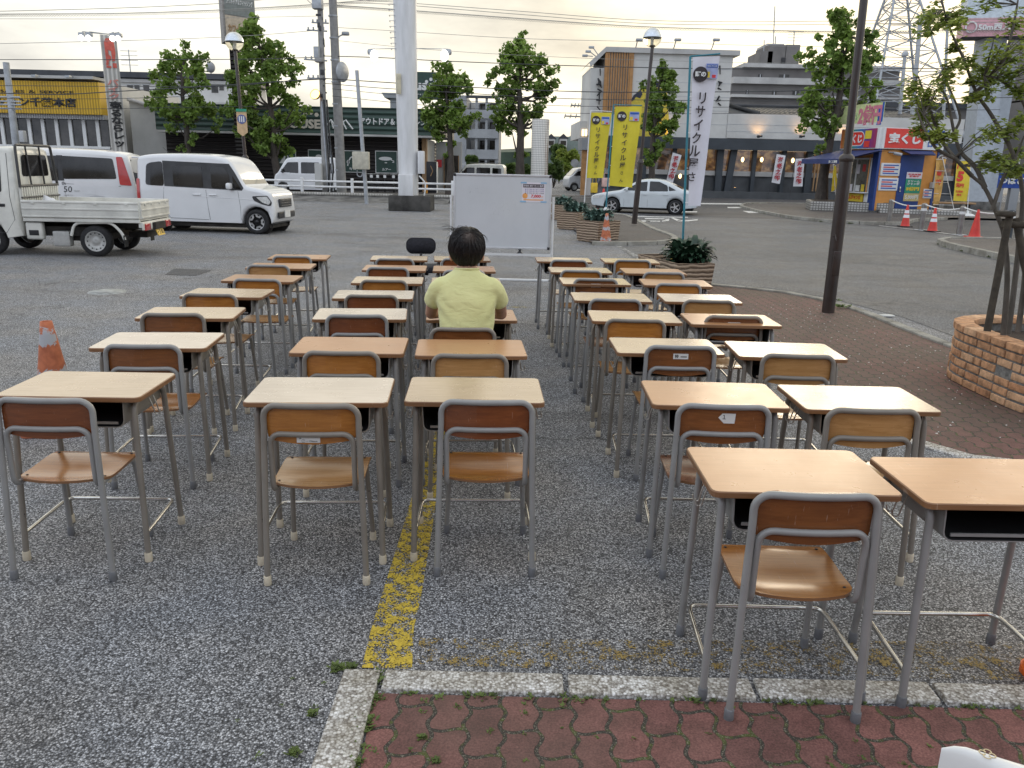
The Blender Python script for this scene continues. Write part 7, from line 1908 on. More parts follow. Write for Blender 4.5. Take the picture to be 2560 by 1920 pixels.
# ================================================================ lottery stall
F = Facade((15.45, 35.9), (15.45 + math.cos(R(14)), 35.9 + math.sin(R(14))))
KS = F.root('lottery_stall', 'orange and blue lottery ticket stall with awning beside the road', 'kiosk')
m_kor = mat('stall_orange', (.62, .27, .055), .55, var=.08, scale=2)
m_kbl = mat('stall_blue', (.012, .045, .20), .5, var=.1, scale=2)
m_awn = mat('awning_blue', (.035, .05, .15), .7, var=.12, scale=3)
m_sred = mat('sign_red', (.68, .045, .03), .45, var=.05)
m_syel = mat('sign_yellow', (.74, .56, .04), .5, var=.06)
m_sgrn = mat('sign_green', (.03, .28, .17), .5)
m_sblu = mat('sign_blue', (.02, .10, .42), .5)
L_ = F.p(2333, 470)[0]; D_ = 2.5; zW = F.p(2250, 373)[1]; zB = .18; zS = F.p(2250, 320)[1]
b = MB(); b.box((L_ / 2, D_ / 2, (zW + zB) / 2), (L_, D_, zW - zB)); b.build('wall', m_kor, KS)
b = MB(); b.box((L_ / 2, D_ / 2, zB / 2), (L_ + .1, D_ + .1, zB)); b.build('plinth', m_conc, KS)
MB().box((-.005, .12, (zW + zB) / 2), (.12, .36, zW - zB + .004)).build('corner_trim', m_kbl, KS); MB().box((L_ - .02, -.01, (zW + zB) / 2), (.10, .06, zW - zB)).build('corner_trim', m_kbl, KS)
# sign boxes
b = MB(); b.box((L_ / 2 + .02, -.06, (zW + zS) / 2), (L_ + .1, .22, zS - zW)); b.box((-.06, D_ / 2, (zW + zS) / 2), (.22, D_ + .1, zS - zW)); b.box((L_ / 2, D_ / 2, (zW + zS) / 2 - .06), (L_ - .2, D_, zS - zW)); b.build('sign_box', m_txtw, KS)
xa, xb = F.p(2207, 345)[0], F.p(2302, 345)[0]
b = MB(); b.box(((xa + xb) / 2, -.18, (zW + zS) / 2), (xb - xa, .03, (zS - zW) * .92)); o_ = b.build('sign_face', m_sred, KS)
text('宝くじ', .5, m_txtw, o_, ((xa + xb) / 2, -.205, (zW + zS) / 2), w=(xb - xa) * .84, h=(zS - zW) * .52, bold=.05, extr=.01)
xc_ = F.p(2350, 345)[0]; b = MB(); b.box(((xb + L_) / 2 + .02, -.18, (zW + zS) / 2 + .2), (L_ - xb - .05, .03, (zS - zW) * .4)); b.build('sign_face', m_sblu, KS)
text('ロト', .3, m_sblu, o_, ((xb + L_) / 2, -.19, zW + (zS - zW) * .28), h=.25, bold=.03)
def side_text(body, y, z, h, m, par, w=None, bold=.04): return text(body, .4, m, par, (-.215, y, z), h=h, w=w, bold=bold, extr=.008, rz=-PI / 2)
def rainbow():
 s = NB('rainbow_panel'); c = s.coord('Object'); sep = s.n('ShaderNodeSeparateXYZ'); s.l(c, sep.inputs[0])
 s.set(Base_Color=s.ramp(s.math('MULTIPLY_ADD', sep.outputs[1], -.42, 1.05), [(0, (.6, .14, .03)), (.3, (.05, .3, .12)), (.55, (.03, .16, .4)), (.8, (.16, .03, .2)), (1, (.35, .03, .1))]), Roughness=.5); return s.m
b = MB(); b.box((-.185, D_ / 2 + .05, (zW + zS) / 2), (.03, D_ - .1, (zS - zW) * .92)); o_ = b.build('sign_face', rainbow(), KS)
b = MB(); pl = rrect(1.35, .62, .28, 6); b.add([(-.206, D_ / 2 + .28 - x, (zW + zS) / 2 + z) for x, z in pl], [tuple(range(len(pl)))]); b.build('sign_oval', m_txtw, o_)
b = MB(); pl = rrect(1.28, .55, .25, 6); b.add([(-.209, D_ / 2 + .28 - x, (zW + zS) / 2 + z) for x, z in pl], [tuple(range(len(pl)))]); b.build('sign_oval', m_sred, o_)
side_text('宝くじ', D_ / 2 + .28, (zW + zS) / 2, .38, m_txtw, o_, w=1.05)
b = MB(); b.box((-.205, .62, (zW + zS) / 2 + .15), (.012, .42, .34)); b.build('sign_patch', m_syel, o_); b = MB(); b.box((-.205, .66, (zW + zS) / 2 - .24), (.012, .36, .26)); b.build('sign_patch', m_sred, o_)
# banner standing on the roof
zB1 = F.p(2200, 256)[1]
b = MB(); b.box((-.10, D_ / 2 + .3, (zB1 + zS) / 2 + .12), (.04, D_ + .7, zB1 - zS - .2)); o_ = b.build('roof_banner', mat('banner_lime', (.62, .68, .32), .6), KS)
side_x = -.125
def st2(body, y, z, h, m, w=None): return text(body, .4, m, o_, (side_x, y, z), h=h, w=w, bold=.05, extr=.008, rz=-PI / 2)
m_pinkl = mat('letter_rose', (.62, .20, .26), .6)
st2('2億円', .80, (zB1 + zS) / 2 + .05, .85, m_pinkl, w=1.55); st2('1等', 1.95, (zB1 + zS) / 2 - .02, .42, m_sgrn, w=.55); st2('今なら', 2.1, (zB1 + zS) / 2 + .50, .2, m_sred)
b = MB(); b.box((-.128, -.02, (zB1 + zS) / 2 + .12), (.012, .10, zB1 - zS - .2)); b.add([(-.126, .0, zB1 - .1), (-.126, .36, zB1 - .1), (-.126, .26, zS + .35), (-.126, .30, zS + .1), (-.126, 0, zS + .1)], [(0, 4, 3, 2, 1)]); b.build('banner_edge', m_sblu, o_)
# counter side: awning, window, counter
b = MB(); aw = F.p(2030, 398); az = zW - .05; ext = 1.9
b.add([(-.06, -.35, az), (-.06, D_ + .2, az), (-.06 - ext, D_ + .2, az - .42), (-.06 - ext, -.35, az - .42), (-.06 - ext, D_ + .2, az - .62), (-.06 - ext, -.35, az - .62)], [(0, 1, 2, 3), (3, 2, 4, 5)])
b.add([(-.06, -.35, az - .06), (-.06, D_ + .2, az - .06), (-.06 - ext, D_ + .2, az - .46), (-.06 - ext, -.35, az - .46)], [(3, 2, 1, 0)]); b.build('awning', m_awn, KS)
text('宝くじ売場', .2, m_txtw, KS, (-.07 - ext, .35, az - .53), h=.12, bold=.03, extr=.004, rz=-PI / 2)
m_kgl = mat('stall_glass', (.10, .095, .08), .1, var=.5, scale=3.5, coat=.5)
b = MB(); b.box((-.02, 1.32, 1.62), (.06, 1.95, 1.45)); wnd = b.build('window', m_kgl, KS)
b = MB()
for y in (.36, 1.3, 2.28): b.box((-.06, y, 1.62), (.05, .05, 1.46))
b.box((-.06, 1.32, 2.34), (.06, 2.0, .07)); b.build('window_frame', m_txtw, wnd)
for i, (y, z, w_, h_, m) in enumerate(((.75, 1.10, .2, .3, m_syel), (1.1, 1.08, .28, .26, m_txtw), (1.6, 1.1, .25, .3, m_paper), (2.0, 1.12, .2, .34, m_syel), (1.2, 1.9, .22, .4, m_paper), (.8, 1.95, .2, .3, m_red), (1.75, 1.85, .3, .3, m_tan))):
 b = MB(); b.box((-.055, y, z), (.012, w_, h_)); b.build('window_notice', m, wnd)
b = MB(); b.box((-.17, 1.32, .90), (.34, 2.05, .05), bev=.01); b.build('counter', m_txtw, KS)
b = MB(); b.box((-.16, .35, 1.65), (.03, .03, 1.5)); b.build('post', m_orange_p, KS)
b = MB(); b.box((-.045, 1.45, .52), (.02, 1.6, .66)); o_ = b.build('poster', m_syel, KS)
text('ドリームジャンボ', .2, m_sred, o_, (-.06, 1.45, .68), w=1.3, h=.2, bold=.04, extr=.004, rz=-PI / 2); text('1等 5億円', .2, m_sred, o_, (-.06, 1.55, .36), w=1.1, h=.24, bold=.05, extr=.004, rz=-PI / 2)
b = MB(); b.box((-.045, .42, .58), (.02, .34, .6), bev=.01); b.build('notice_frame', m_txtw, KS)
# door side
xd0, xd1 = F.p(2243, 460)[0], F.p(2300, 460)[0]; zd = F.p(2280, 388)[1]
b = MB(); b.box(((xd0 + xd1) / 2, -.01, zd / 2 + .12), (xd1 - xd0, .06, zd - .24)); dr = b.build('door', m_kbl, KS)
b = MB(); b.box((xd0 + .12, -.06, 1.12), (.05, .06, .16), bev=.01); ball(b, (xd0 + .12, -.08, 1.0), .04); b.build('handle', m_chrome, dr)
b = MB(); b.add([(xd0 - .1, -.05, zW - .02), (xd1 + .3, -.05, zW - .02), (xd1 + .1, -.6, zW - .2), (xd0, -.6, zW - .2)], [(0, 3, 2, 1)]); b.add([(xd0 - .1, -.05, zW - .05), (xd1 + .3, -.05, zW - .05), (xd1 + .1, -.6, zW - .24), (xd0, -.6, zW - .24)], [(0, 1, 2, 3)]); b.build('door_awning', m_awn, KS)
q = rect(F, 2264, 430, 2295, 503); cx, cw = (q[0] + q[2]) / 2, (q[2] - q[0]) * .92; hz = q[3] - q[1]
for (f0, f1, m, tx, tm) in ((.0, .22, m_paper, '年末年始\n販売中', m_red), (.23, .72, m_sgrn, None, None), (.73, 1.0, mat('poster_gold', (.55, .45, .2), .6), '5,000円', m_txtw)):
 b = MB(); zc = q[3] - hz * (f0 + f1) / 2; b.box((cx, -.055, zc), (cw, .012, hz * (f1 - f0))); o_ = b.build('poster', m, dr)
 if tx: text(tx, .2, tm, o_, (cx, -.066, zc), w=cw * .85, h=hz * (f1 - f0) * .6, bold=.03, extr=.003)
zc = q[3] - hz * .36; text('ドリーム\nジャンボ', .2, m_txtw, o_, (cx, -.066, zc), w=cw * .8, h=hz * .17, bold=.03, extr=.003); text('5億円', .2, m_syel, o_, (cx, -.066, q[3] - hz * .57), w=cw * .85, h=hz * .13, bold=.06, extr=.003)
for (a_, y0, c_, y1) in ((2203, 407, 2247, 440), (2198, 444, 2242, 477), (2309, 472, 2327, 496)):
 q = rect(F, a_, y0, c_, y1); b = MB(); slab(b, q, -.04, .01, bev=.01); o_ = b.build('notice_board', m_txtw, KS); b = MB()
 for k in range(5): b.box(((q[0] + q[2]) / 2 - (.1 if k % 2 else 0), -.046, q[3] - (q[3] - q[1]) * (.17 + .16 * k)), ((q[2] - q[0]) * (.78 - .2 * (k % 2)), .008, (q[3] - q[1]) * .09), k % 2)
 b.build('notice_print', [m_sblu, m_red], o_)
b = MB(); q = F.p(2233, 383); b.tube([(q[0] - .25, -.02, q[1] + .04), (q[0] - .05, -.2, q[1] + .02)], .03, 6); b.tube([(q[0] - .1, -.16, q[1]), (q[0] + .2, -.3, q[1] - .06)], .07, 10); b.build('security_camera', m_galv, KS)
b = MB(); q = F.p(2330, 463); b.box((q[0], -.1, q[1]), (.30, .18, .26), bev=.02); b.tube(fillet([(q[0], -.08, q[1] + .1), (q[0] + .03, -.08, zW - .25), (q[0] + .5, -.08, zW - .12)], .12, 4), .03, 6); b.build('meter_box', m_wallb, KS)
# banners with weighted feet around the stall
def nobori(label, top, bot_left, pole_top, pole_base, m, texts, Y, base=True, W=None, side=1, wave=.05, mp=None, seed=0, cat='banner', pole_r=.017):
 """cloth between its four photographed corners at distance Y, hung from a pole"""
 TL, TR, BR, BL = [AT(x, y, Y) for x, y in (*top, *bot_left)]
 pt = AT(*pole_top, Y); pb_ = pole_base
 t = thing('promotional_banner', label, cat, (pb_[0], pb_[1], pb_[2]))
 o3 = Vector(pb_); N, Mx = 12, 6; vs = []; rn = random.Random(seed)
 def surf(u, v):
  a_ = TL.lerp(BL, v); d_ = TR.lerp(BR, v); q = a_.lerp(d_, u) - o3
  q.y += wave * math.sin(v * 5.2 + u * 2.5 + seed) * u + wave * .5 * math.sin(u * 6 + seed); return q
 for i in range(N + 1):
  for j in range(Mx + 1): vs.append(tuple(surf(j / Mx, i / N)))
 b = MB(); k_ = Mx + 1
 b.add(vs, [(i * k_ + j, (i + 1) * k_ + j, (i + 1) * k_ + j + 1, i * k_ + j + 1) for i in range(N) for j in range(Mx)], 0, True)
 cl = b.build('cloth', m, t)
 b = MB(); pt2 = pt - o3; b.tube([(0, 0, .0), tuple(pt2 * .5), tuple(pt2)], pole_r, 6); b.tube([tuple(pt2), tuple((TR if side > 0 else TL) - o3 + Vector((0, 0, .03)))], pole_r * .7, 5); b.build('pole', mp or m_white, t)
 for k in range(5):
  v = .02 + k * .24; p = surf(0 if side > 0 else 1, v); z = p.z; f = (z / max(.1, pt2.z)); pp = pt2 * f; MB().tube([tuple(p), tuple(pp)], .012, 4).build('tie', m_txtw, t)
 if base: b = MB(); b.lathe([(.30, 0), (.31, .05), (.28, .12), (.16, .17), (.06, .19), (.05, .30), (0, .30)], 20); b.build('water_base', m_txtw, t)
 for (body, u, v, h_, mt, bold) in texts:
  p = surf(u, v); p1 = surf(min(1, u + .05), v); p0 = surf(max(0, u - .05), v); du = p1 - p0
  a_ = math.atan2(du.y, du.x); dv = surf(u, min(1, v + .05)) - surf(u, max(0, v - .05)); lean = math.atan2(dv.x, -dv.z)
  o_ = text(body, .3, mt, cl, (p.x, p.y - .035, p.z), h=h_, bold=bold, extr=.003, rz=a_); o_.rotation_euler = (0, lean, 0)
 return t, surf, cl
m_byel = mat('banner_yellow', (.68, .57, .04), .75, var=.06, scale=3)
m_bwht = mat('banner_cloth_white', (.72, .71, .76), .75, var=.04, scale=3)
m_teal = mat('pole_teal', (.03, .20, .26), .4)
def circle_mark(cl, surf, u, v, r, txt, tm, m):
 p = surf(u, v); b = MB(); b.lathe([(r, 0), (0, .003)], 22, 0, Matrix.Translation((p.x, p.y - .03, p.z)) @ Matrix.Rotation(PI / 2, 4, 'X')); o_ = b.build('round_mark', m, cl)
 text(txt, .2, tm, o_, (p.x, p.y - .045, p.z), w=r * 1.45, bold=.05, extr=.002)
def small_print(cl, surf, u, v, w_, h_, head=None):
 p = surf(u, v); b = MB(); b.box((p.x, p.y - .03, p.z), (w_, .006, h_), 0); b.box((p.x, p.y - .034, p.z + h_ * .33), (w_ * .9, .006, h_ * .22), 1); b.box((p.x - w_ * .3, p.y - .034, p.z - h_ * .25), (w_ * .3, .006, h_ * .4), 2); b.box((p.x + w_ * .2, p.y - .034, p.z - h_ * .35), (w_ * .3, .006, h_ * .2), 3); o_ = b.build('print_block', [mat('print_lilac', (.36, .40, .62), .6), m_sblu, m_syel, m_red], cl)
 if head: text(head, .2, m_txtw, o_, (p.x, p.y - .042, p.z + h_ * .33), w=w_ * .8, h=h_ * .13, extr=.001)
m_bk = mat('letter_brown_black', (.035, .026, .03), .6)
def recycle(lst, v0, v1, u0, u1, h): return [(c_, u0 + (u1 - u0) * i / 7, v0 + (v1 - v0) * i / 7, h * (1 if i < 5 or i == 5 else .62) * (.95 if i else .9), m_bk, .012) for i, c_ in enumerate('リサイクル屋さん')]
c3 = PLC[2]; c1 = PLC[0]; c2 = PLC[1]
t, sf, cl = nobori('left yellow banner with black lettering on a white pole above the planters', ((1477, 281), (1529, 282)), ((1508, 445), (1466, 445)), (1477, 276), (AT(1460, 512, c2.y + .3).x, c2.y + .3, .44), m_byel, recycle(0, .26, .92, .42, .50, .14), c2.y + .3, False, seed=2)
circle_mark(cl, sf, .28, .115, .115, '町の', m_txtw, m_bk); small_print(cl, sf, .74, .12, .22, .20)
t, sf, cl = nobori('right yellow banner with black lettering on a teal pole by the dark lamp', ((1538, 266), (1605, 267)), ((1581, 469), (1523, 464)), (1534, 262), (AT(1514, 522, c1.y + .15).x, c1.y + .15, .44), m_byel, recycle(0, .255, .92, .44, .48, .13), c1.y + .15, False, seed=1, mp=m_teal)
circle_mark(cl, sf, .28, .12, .11, '町の', m_txtw, m_bk); small_print(cl, sf, .74, .12, .22, .20)
b = MB(); b.lathe([(.07, 0), (.07, .32), (.03, .34), (.03, .36)], 12); tag(b.build('flag_holder', m_txtw, None, (AT(1514, 522, c1.y + .15).x, c1.y + .15, .44)), 'white pole holder with the teal banner pole in the nearest of three planters', 'pole holder')
t, sf, cl = nobori('tall white banner with black lettering on a teal pole in the large planter', ((1732, 143), (1800, 140)), ((1750, 515), (1720, 514)), (1726, 141), (PW[0], PW[1], .571), m_bwht, [(c_, .47 - .055 * i, .27 + .088 * i, .155 * (1 if i < 6 else .8), m_bk, .012) for i, c_ in enumerate('リサイクル屋さ')], PW[1], False, seed=4, wave=.03, mp=m_teal)
circle_mark(cl, sf, .30, .115, .105, '町の', m_txtw, m_bk); small_print(cl, sf, .75, .095, .17, .20, 'RECYCLE')
p = G(2072, 519); nobori('furled yellow banner on a white water base by the tree left of the stall', ((2084, 414), (2090, 416)), ((2096, 470), (2078, 480)), (2083, 410), (p.x, p.y - 1.0, .09), m_byel, [], p.y - 1.0, True, seed=3)
p = G(2329, 534); nobori('narrow pink and yellow banner at the right corner of the stall', ((2340, 396), (2366, 398)), ((2346, 512), (2332, 514)), (2356, 393), (p.x - .4, 35.2, .0125), mat('banner_pink_yellow', (.62, .36, .10), .7, var=.5, scale=1.4), [('億', .5, .3, .22, m_sred, .03), ('円', .5, .5, .2, m_sred, .03)], 35.2, False, seed=5)
p = G(2417, 545); nobori('yellow banner with a big red 5 on a white water base behind the bollards', ((2392, 403), (2426, 402)), ((2418, 504), (2383, 502)), (2428, 399), (p.x, p.y, .0125), m_syel, [('5', .36, .38, .42, m_sred, .06), ('億円', .34, .60, .17, m_sred, .04), ('1等', .34, .15, .22, m_sred, .04), ('5,000', .36, .76, .11, m_sred, .03), ('賞金', .36, .84, .09, m_sred, .03)], p.y, True, seed=6, side=-1)
# bollards and rope
bp = [G(x, y) for x, y in ((2221, 559), (2302, 576), (2397, 588), (2516, 604))]
tops = []
m_stain = mat('bollard_steel', (.25, .235, .22), .4, metal=.6, var=.15)
for i, (p, lb) in enumerate(zip(bp, ('grey steel bollard nearest the lottery stall door', 'grey steel bollard between the two banded cones', 'grey steel bollard left of the plain red cone', 'dark bollard behind the near tree trunk, end of the rope'))):
 t = thing('bollard', lb, 'bollard', (p.x, p.y, .0125), R(10), 'bollards by the lottery stall'); b = MB(); b.tube([(0, 0, 0), (0, 0, .80)], .085 if i < 3 else .11, 14); b.lathe([(.085, .80), (.06, .83), (0, .84)], 14, cap=False); b.build('post', m_stain if i < 3 else m_char, t)
 b = MB(); b.box((0, 0, .008), (.3, .3, .016)); b.build('base_plate', m_galv, t); b = MB(); b.lathe([(.0872 if i < 3 else .112, .60), (.0872 if i < 3 else .112, .68)], 14, cap=False); b.build('band', m_txtw if i else m_stain, t); tops.append(Vector((p.x, p.y, .80)))
b = MB()
for a_, c_ in zip(tops, tops[1:]): b.tube([a_.lerp(c_, k / 8) + Vector((0, -.09, -.10 * math.sin(PI * k / 8))) for k in range(9)], .022, 6)
tag(b.build('rope', m_txtw), 'white rope strung along the bollards before the stall', 'rope')
# ================================================================ poles, lamps and signs
def globe_lamp(label, base, top, r, glob_c, banner=False):
 t = thing('street_lamp', label, 'street lamp', (base.x, base.y, base.z)); d = top - base
 b = MB(); b.tube([(0, 0, 0), tuple(d * .36)], .082, 12); b.tube([tuple(d * .355), tuple(d * .365), tuple(d * .38)], [.098, .1, .055], 12); b.tube([tuple(d * .37), tuple(d)], .05, 10); b.lathe([(.05, -.02), (.09, .02), (.07, .05)], 12, c=tuple(d)); b.build('post', m_brownpole, t)
 gc = glob_c - base
 b = MB(); b.lathe([(r * math.cos(R(a)), r * math.sin(R(a))) for a in range(0, 91, 10)], 26, 0, c=tuple(gc)); o_ = b.build('globe_cap', m_mirror, t)
 b = MB(); b.lathe([(r * .985 * math.cos(R(a)), r * .985 * math.sin(R(a))) for a in range(-90, 1, 10)], 26, 0, c=tuple(gc)); b.build('globe', m_globe, t)
 b = MB(); b.tube([tuple(gc + Vector((0, 0, -r * .95))), tuple(gc + Vector((0, 0, r * .2)))], r * .16, 8); b.build('bulb', m_txtw, t)
 return t, d
m_brownpole = mat('pole_brown', (.032, .021, .017), .38, var=.2, scale=4, coat=.3)
m_mirror = mat('globe_metal', (.62, .66, .70), .16, metal=.9, var=.05)
g_ = NB('globe_glass'); g_.set(Base_Color=(.85, .80, .66), Roughness=.05, Transmission_Weight=.9); g_.b.inputs['IOR'].default_value = 1.08; m_globe = g_.m
bs = G(1585, 568); bs.z = .10; tp = AT(1631, 117, 24.6); globe_lamp('dark street lamp with mirrored globe beside the yellow banners', bs, tp, .265, AT(1631, 94, 24.6))
tp = AT(588, 127, 26); bs = AT(612, 400, 26); bs = Vector((tp.x + (bs.x - tp.x) * 1.9, 26, 0)); t, d = globe_lamp('dark street lamp with globe and small pennant left of the second tree', bs, tp, .27, AT(586, 104, 26))
F = FacY(25.9)
q = rect(F, 590, 272, 620, 341); t2 = F.root('pennant', 'small orange pennant with blue oval hung on the left street lamp', 'pennant')
zm = q[1] + .12
b = MB(); b.add([(q[0], 0, q[3]), (q[0], 0, zm), ((q[0] + q[2]) / 2, 0, q[1]), (q[2], 0, zm), (q[2], 0, q[3])], [(0, 1, 2, 3, 4)]); b.build('cloth', mat('pennant_orange', (.60, .42, .24), .7), t2)
b = MB(); b.box(((q[0] + q[2]) / 2, -.012, q[3] - .04), (q[2] - q[0], .02, .08)); b.build('header', m_sgrn, t2)
b = MB(); pl = ell((q[0] + q[2]) / 2, (q[3] + q[1]) / 2 + .1, (q[2] - q[0]) * .44, .135); b.add([(x, -.012, z) for x, z in pl], [tuple(range(len(pl)))]); o_ = b.build('oval_mark', mat('oval_blue', (.10, .13, .32), .6), t2); b = MB()
for k in (-1, 0, 1): b.box(((q[0] + q[2]) / 2 + k * .065, -.018, (q[3] + q[1]) / 2 + .1), (.035, .006, .17))
b.build('oval_figure', m_txtw, o_)
t = thing('street_lamp', 'thick dark brown lamp post rising out of the picture, right of centre', 'street lamp', (3.96, 10.08, .006))
top_ = AT(2158, 0, 10.08) - Vector((3.96, 10.08, 0)); mid_ = AT(2116, 400, 10.08) - Vector((3.96, 10.08, 0)); k5 = 5.3 / top_.z
b = MB(); b.tube([(0, 0, 0), tuple(mid_ * .99)], .077, 20); b.tube([tuple(mid_ * .985), tuple(mid_ * 1.0), tuple(mid_ * 1.018), tuple(mid_ * 1.035)], [.079, .089, .086, .05], 20); b.tube([tuple(mid_ * 1.02), tuple(top_ * k5)], .046, 16); b.build('post', m_brownpole, t)
b = MB(); b.box((.0, -.075, .62), (.09, .012, .30), bev=.008); b.tube([(-.07, -.04, .95), (-.06, -.09, .97), (-.05, -.1, .90)], .006, 5); b.build('hatch', m_brownpole, t)
b = MB(); ball(b, tuple(top_ * k5 + Vector((0, 0, .25))), .26); b.build('globe', m_globe, t)
# concrete utility pole
def pole(name, label, cat, base, top, r0, r1, m, seg=14):
 t = thing(name, label, cat, tuple(base)); d = Vector(top) - Vector(base); b = MB(); n = 6; b.tube([tuple(d * (k / n)) for k in range(n + 1)], [r0 + (r1 - r0) * k / n for k in range(n + 1)], seg); b.build('shaft', m, t); return t, d
bs = G(855, 498); tp = AT(829, -60, bs.y); UP_, d = pole('utility_pole', 'thick concrete utility pole with round disc, right of the lit orange lamp', 'utility pole', bs, tp, .235, .17, m_cpole)
L2 = lambda x, y, Y=None: AT(x, y, Y or bs.y) - bs
q = L2(861, 182); b = MB(); M_ = Matrix.Translation(q + Vector((0, -.35, 0))) @ Matrix.Rotation(R(62), 4, 'Z') @ Matrix.Rotation(PI / 2, 4, 'X'); b.lathe([(0, .02), (.42, .0), (.44, -.03), (.30, -.09), (0, -.13)], 22, 0, M_); b.tube([tuple(q + Vector((-.2, 0, -.35))), tuple(q + Vector((0, -.3, -.1)))], .03, 6); b.build('round_disc', m_galv, UP_)
q = L2(864, 84); b = MB(); b.tube(fillet([tuple(L2(842, 100)), tuple(L2(848, 90)), tuple(q)], .2, 4), .035, 6); b.box(tuple(q), (.34, .22, .16), bev=.06); b.build('lamp_arm', m_galv, UP_)
rn = random.Random(8)
for k in range(8):
 y = 40 + k * 55; q = L2(831 + y * .044, y); b = MB(); b.lathe([(.215 + .0, -.03), (.215, .03)], 14, c=tuple(q), cap=False); b.build('band', m_galv, UP_)
# cable pole with transformers and lit lamp
bs = G(800, 500); bs.y = 38.4; p_ = AT(815, 500, 38.4); bs = Vector((p_.x, 38.4, 0)); tp = AT(798, -60, 38.4)
UP2, d = pole('utility_pole', 'slim cluttered cable pole with grey boxes and a lit orange lamp', 'utility pole', bs, tp, .15, .12, m_cpole)
L2 = lambda x, y, Y=None: AT(x, y, Y or bs.y) - bs
def bx(x0, y0, x1, y1, m, nm, dy=-.25, dep=.4, par=None, bev=.03):
 a_, c_ = L2(x0, y0), L2(x1, y1); b = MB(); b.box(((a_.x + c_.x) / 2, dy, (a_.z + c_.z) / 2), (abs(c_.x - a_.x), dep, abs(a_.z - c_.z)), bev=bev); return b.build(nm, m, par or UP2)
bx(785, 2, 810, 26, m_galv, 'cable_box'); bx(789, 119, 803, 148, m_galv, 'transformer'); bx(792, 147, 812, 158, m_cpole, 'bracket')
for (x0, y0, x1, y1) in ((767, 75, 818, 78), (779, 56, 822, 58), (760, 148, 818, 152), (768, 195, 815, 197)):
 b = MB(); b.tube([tuple(L2(x0, y0)), tuple(L2(x1, y1))], .035, 5)
 for k in range(4): q = L2(x0 + (x1 - x0) * (k + .3) / 4, y0); b.lathe([(.02, 0), (.045, .03), (.03, .07), (.045, .1), (.02, .13)], 8, c=tuple(q))
 b.build('cross_arm', m_galv, UP2)
b = MB()
for k in range(26):
 y = 30 + k * 8.4; q = L2(799 + y * .045 + rn.uniform(-4, 6), y); b.box(tuple(q + Vector((0, rn.uniform(-.16, .1), 0))), (rn.uniform(.05, .22), .1, rn.uniform(.05, .22)), bev=.01)
b.build('cable_fittings', m_trim, UP2)
b = MB()
for dx, r_ in ((-2, .05), (5, .035), (11, .03)): b.tube([tuple(L2(808 + dx, 255) + Vector((0, -.12, 0))), tuple(L2(818 + dx, 380) + Vector((0, -.14, 0))), tuple(L2(824 + dx, 478) + Vector((0, -.12, 0)))], r_, 7)
b.build('conduit', m_galv, UP2)
b = MB()
for dx in (0, 7): b.tube([tuple(L2(812 + dx, 250) + Vector((0, -.17, 0))), tuple(L2(818 + dx, 330) + Vector((0, -.2, 0))), tuple(L2(826 + dx, 420) + Vector((.06 * dx / 7, -.2, 0))), tuple(L2(822 + dx, 490) + Vector((0, -.18, 0)))], .035, 7)
b.build('black_cable', m_blk, UP2)
bx(792, 408, 812, 470, m_wallb, 'meter_box', -.35, .3)
q = L2(793, 237); b = MB(); M_ = Matrix.Translation(q + Vector((0, -.45, 0))) @ Matrix.Rotation(R(-35), 4, 'Y') @ Matrix.Rotation(R(62), 4, 'X'); b.lathe([(.235, .0), (.24, -.05), (.16, -.20), (.06, -.3)], 18, 0, M_, cap=False); b.tube([tuple(L2(808, 250)), tuple(q + Vector((.05, -.2, 0)))], .03, 5); o_ = b.build('lamp_shade', m_tan, UP2)
b = MB(); b.lathe([(.22, -.02), (.0, .03)], 18, 0, M_, cap=False); b.build('lamp_lens', m_lit_o, o_)
# slim steel pole with cream box
bs = G(917, 510); tp = AT(892, 176, bs.y); SP, d = pole('steel_pole', 'slim leaning steel pole with a cream electric box', 'pole', bs, tp, .085, .075, m_galv)
L2 = lambda x, y, Y=None: AT(x, y, Y or bs.y) - bs
bx(884, 379, 926, 424, mat('box_cream', (.50, .47, .38), .6), 'electric_box', -.22, .28, SP)
b = MB(); b.tube(fillet([tuple(L2(893, 425)), tuple(L2(893, 440)), tuple(L2(904, 443)), tuple(L2(908, 428))], .1, 4), .025, 6); b.build('conduit', m_galv, SP)
# thick white sign column on its concrete block
p = (G(973, 528) + G(1075, 528)) / 2
CB = thing('white_column', 'thick white steel column on a dark concrete block, rising out of the picture', 'column', (p.x, p.y + .55, 0))
tl, tr = AT(983, 0, p.y + .6), AT(1041, 0, p.y + .6); bl, br = AT(998, 490, p.y + .6), AT(1046, 490, p.y + .6)
base = Vector(CB.location); b = MB(); t_ = (tl + tr) / 2 - base; q_ = (bl + br) / 2 - base; up_ = (t_ - q_); t2 = t_ + up_ * .25
b.tube([tuple(q_), tuple(t_), tuple(t2)], [(br - bl).x / 2, (tr - tl).x / 2, (tr - tl).x / 2 * 1.02], 28)
def rust_white():
 s = NB('column_white'); co = s.coord('Object'); c = s.ramp(s.noise(s.coord('Object', (3, 3, .5)), 2, 5, .6), [(.3, (.58, .58, .57)), (.65, (.70, .70, .70))])
 r_ = s.ramp(s.noise(co, 1.7, 6, .75), [(.70, (0, 0, 0)), (.76, (1, 1, 1))]); s.set(Base_Color=s.mix(s.math('MULTIPLY', r_, .8), c, (.26, .14, .06)), Roughness=.45); return s.m
m_colw = rust_white(); b.build('shaft', m_colw, CB)
w_ = (G(1075, 528) - G(973, 528)).length; b = MB(); b.box((0, .1, .28), (w_, 1.5, .56), bev=.03); b.build('concrete_block', mat('block_dark', (.055, .052, .047), .9, var=.5, scale=2, bump=.4), CB)
